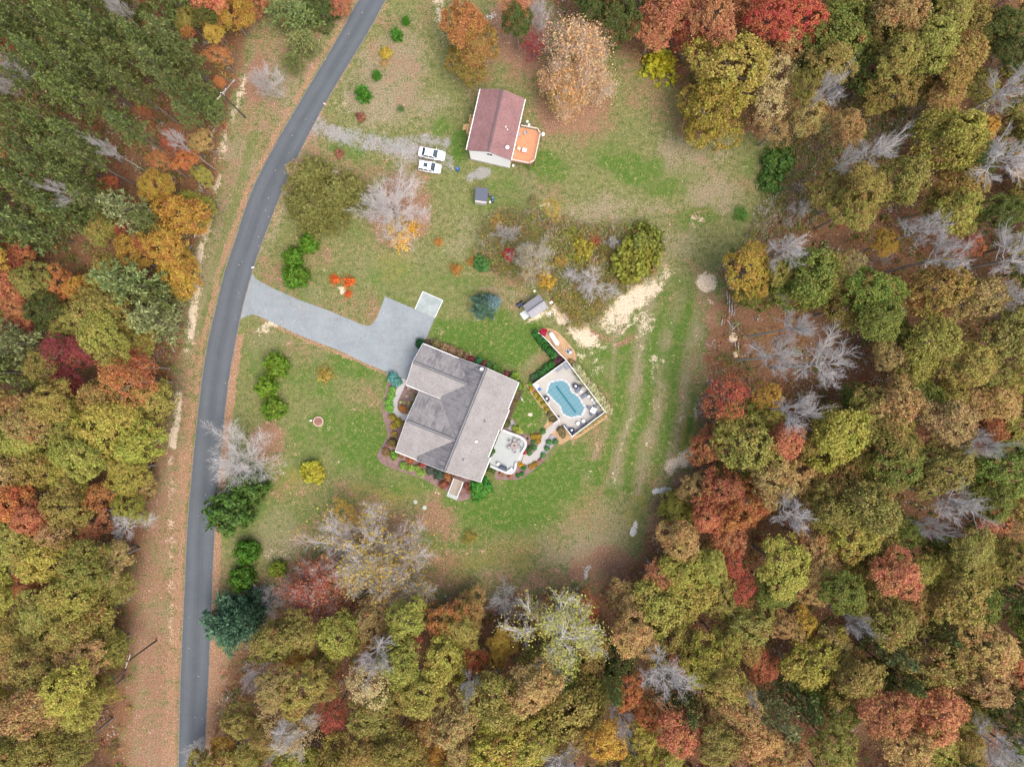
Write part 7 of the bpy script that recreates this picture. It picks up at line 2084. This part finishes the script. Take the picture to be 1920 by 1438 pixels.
for (look, zn), ts in buckets.items():
    ts.sort(key=lambda t: t[3])
    for i, t in enumerate(ts):
        if len(ts) == 1:
            lab = 'the one %s tree in %s' % (look, zn)
        elif i == 0:
            lab = 'topmost %s tree in %s' % (look, zn)
        elif i == len(ts) - 1:
            lab = 'lowest %s tree in %s' % (look, zn)
        else:
            lab = '%s %s tree from the top in %s' % (ORD[min(i, 29)], look, zn)
        t[0]['label'] = lab

# ---------------------------------------------------------------- low growth and fallen leaves (nobody could count them)
ur = np.random.default_rng(77)
def scatter(npts, wmask, seed):
    r = np.random.default_rng(seed)
    X = r.uniform(-104, 104, npts)
    Y = r.uniform(-80, 80, npts)
    ix = np.clip(np.searchsorted(xs, X), 0, nx - 1)
    iy = np.clip(np.searchsorted(ys, Y), 0, ny - 1)
    k = r.random(npts) < wmask[iy, ix]
    return X[k], Y[k]
ux, uy = scatter(15000, np.clip(woods * 1.2 - 0.35, 0, 1), 3)
n = len(ux)
per = 26
idx = np.repeat(np.arange(n), per)
sz = ur.uniform(0.35, 1.2, n)
P = np.stack([ux[idx], uy[idx], np.zeros(len(idx))], 1) + ur.normal(size=(len(idx), 3)) * sz[idx][:, None] * np.array([0.5, 0.5, 0.0])
P[:, 2] = np.abs(ur.normal(size=len(idx))) * sz[idx] * 1.2 + 0.05
nv = nrm(ur.normal(size=(len(idx), 3)) * 0.7 + np.array([0, 0, 0.8]))
tg = nrm(np.cross(nv, ur.normal(size=(len(idx), 3))))
bt = np.cross(nv, tg)
s = ur.uniform(0.10, 0.24, len(idx))[:, None]
pal_ = np.array([(0.08, 0.13, 0.025), (0.15, 0.15, 0.035), (0.26, 0.15, 0.05), (0.30, 0.11, 0.05), (0.12, 0.17, 0.035), (0.22, 0.13, 0.08), (0.30, 0.20, 0.06), (0.33, 0.28, 0.24)])
cc = pal_[ur.integers(0, len(pal_), n)][idx] * ur.uniform(0.7, 1.35, (len(idx), 1))
def plain_leaf(name):
    t = NT(name)
    a = t.n('ShaderNodeAttribute', attribute_name='lv')
    nn = t.noise(t.coords(), 3.0, 3)
    mm = t.n('ShaderNodeVectorMath', operation='SCALE')
    t.l(a.outputs['Color'], mm.inputs[0])
    t.l(t.math('ADD', 0.75, t.math('MULTIPLY', nn, 0.5)), mm.inputs['Scale'])
    t.fin(mm.outputs[0], 0.8, 0.15)
    return t.m
M_PLAIN = plain_leaf('mixed leaves')
stuff(put('undergrowth', quads('undergrowth', P.astype(np.float32), tg * s, bt * s * 0.6, cc, M_PLAIN)))
# the tangle of brush between the two yards and along the right edge of the meadow
def tangle(name, poly, n, hmax, seed, palette_):
    r = np.random.default_rng(seed)
    bx = [p[0] for p in poly]
    by = [p[1] for p in poly]
    X, Y = r.uniform(min(bx), max(bx), n), r.uniform(min(by), max(by), n)
    k = in_poly(X, Y, poly)
    X, Y = X[k], Y[k]
    m = len(X)
    base = np.stack([(X - 960) * 0.1, (719 - Y) * 0.1, np.zeros(m)], 1)
    sz_ = r.uniform(0.3, 1.0, m) * hmax
    pal = np.array(palette_)
    pc_ = r.integers(0, len(pal), m)
    i1 = np.repeat(np.arange(m), 24)
    P1 = base[i1] + r.normal(size=(len(i1), 3)) * np.array([0.34, 0.34, 0.0]) * sz_[i1][:, None]
    P1[:, 2] = r.random(len(i1)) ** 0.6 * sz_[i1] + 0.05
    nv = nrm(r.normal(size=(len(i1), 3)) * 0.7 + np.array([0, 0, 0.7]))
    tg = nrm(np.cross(nv, r.normal(size=(len(i1), 3))))
    s1 = r.uniform(0.06, 0.15, len(i1))[:, None]
    c1 = pal[pc_][i1] * r.uniform(0.65, 1.35, (len(i1), 1))
    i2 = np.repeat(np.arange(m), 5)
    d2 = nrm(r.normal(size=(len(i2), 3)) * np.array([0.7, 0.7, 0.3]) + np.array([0, 0, 0.7]))
    L2 = (sz_[i2] * r.uniform(0.5, 1.2, len(i2)))[:, None]
    P2 = base[i2] + d2 * L2 * 0.5
    w2 = nrm(np.cross(d2, r.normal(size=(len(i2), 3)))) * 0.018
    c2 = np.array([(0.40, 0.37, 0.35)]) * r.uniform(0.7, 1.2, (len(i2), 1))
    stuff(put(name, quads(name, np.concatenate([P1, P2]).astype(np.float32), np.concatenate([tg * s1, d2 * L2 * 0.5]), np.concatenate([np.cross(nv, tg) * s1 * 0.7, w2]), np.concatenate([c1, c2]), M_PLAIN)))
BR = [(0.20, 0.19, 0.04), (0.27, 0.22, 0.05), (0.13, 0.16, 0.04), (0.34, 0.22, 0.07), (0.30, 0.25, 0.15), (0.36, 0.31, 0.26), (0.33, 0.12, 0.07), (0.22, 0.15, 0.08), (0.10, 0.17, 0.03), (0.15, 0.20, 0.04), (0.24, 0.25, 0.05), (0.18, 0.22, 0.05)]
tangle('brush', [(890, 480), (905, 420), (940, 400), (1000, 395), (1060, 410), (1110, 425), (1190, 420), (1245, 450), (1235, 510), (1150, 560), (1120, 610), (1075, 615), (1040, 560), (1000, 535), (940, 520)], 4600, 1.9, 31, BR)
tangle('brush', [(1450, 230), (1520, 200), (1640, 170), (1760, 180), (1760, 260), (1640, 300), (1560, 320), (1500, 330), (1460, 290)], 1500, 1.8, 36, [(0.09, 0.15, 0.03), (0.12, 0.17, 0.04), (0.18, 0.18, 0.05), (0.28, 0.16, 0.07), (0.3, 0.26, 0.2)])
tangle('brush', [(1410, 420), (1440, 350), (1470, 310), (1520, 340), (1560, 380), (1500, 440), (1440, 470), (1380, 500), (1370, 470)], 1300, 1.4, 32, BR + [(0.33, 0.28, 0.26)] * 3)
tangle('brush', [(1180, 1090), (1240, 1000), (1300, 920), (1320, 800), (1345, 640), (1400, 600), (1380, 800), (1340, 940), (1260, 1060)], 1500, 0.9, 33, [(0.34, 0.15, 0.07), (0.30, 0.20, 0.08), (0.24, 0.20, 0.06), (0.36, 0.27, 0.2), (0.36, 0.12, 0.06)])
tangle('brush', [(300, 500), (345, 480), (375, 400), (395, 300), (420, 180), (440, 120), (425, 110), (395, 180), (370, 300), (345, 400), (310, 500), (290, 640), (280, 700), (315, 700), (325, 640)], 1500, 1.3, 34, [(0.16, 0.16, 0.04), (0.30, 0.15, 0.06), (0.33, 0.26, 0.06), (0.20, 0.20, 0.05), (0.34, 0.11, 0.06), (0.33, 0.3, 0.27)])
tangle('brush', [(420, 1330), (470, 1190), (540, 1130), (640, 1110), (780, 1100), (900, 1120), (1040, 1105), (1170, 1085), (1170, 1120), (1000, 1140), (800, 1130), (640, 1140), (520, 1170), (470, 1240), (440, 1360)], 1700, 1.1, 35, [(0.34, 0.17, 0.08), (0.24, 0.2, 0.06), (0.36, 0.24, 0.1), (0.2, 0.19, 0.05), (0.38, 0.34, 0.31), (0.40, 0.15, 0.08)])
lx, ly = scatter(150000, np.clip((LITTER * 0.8 + TAN * 0.8) * (1 - woods * 0.55), 0, 1) * (0.25 + 0.9 * (NM - 0.2)), 4)
n = len(lx)
rd = in_poly((960 + lx * 10), (719 - ly * 10), [*RLs, *RRs[::-1]])
keep = ~rd | (ur.random(n) < 0.05)
lx, ly = lx[keep], ly[keep]
n = len(lx)
P = np.stack([lx, ly, ur.uniform(0.03, 0.07, n)], 1)
nv = nrm(ur.normal(size=(n, 3)) * 0.28 + np.array([0, 0, 1.0]))
tg = nrm(np.cross(nv, ur.normal(size=(n, 3))))
bt = np.cross(nv, tg)
s = ur.uniform(0.05, 0.13, n)[:, None]
pal_ = np.array([(0.30, 0.13, 0.06), (0.36, 0.17, 0.09), (0.24, 0.10, 0.06), (0.46, 0.31, 0.19), (0.40, 0.24, 0.10), (0.32, 0.15, 0.12), (0.50, 0.40, 0.30)])
cc = pal_[ur.integers(0, len(pal_), n)] * ur.uniform(0.75, 1.25, (n, 1))
stuff(put('fallen_leaves', quads('fallen leaves', P.astype(np.float32), tg * s, bt * s * 0.75, cc, M_PLAIN)))
print('LEAVES', n)
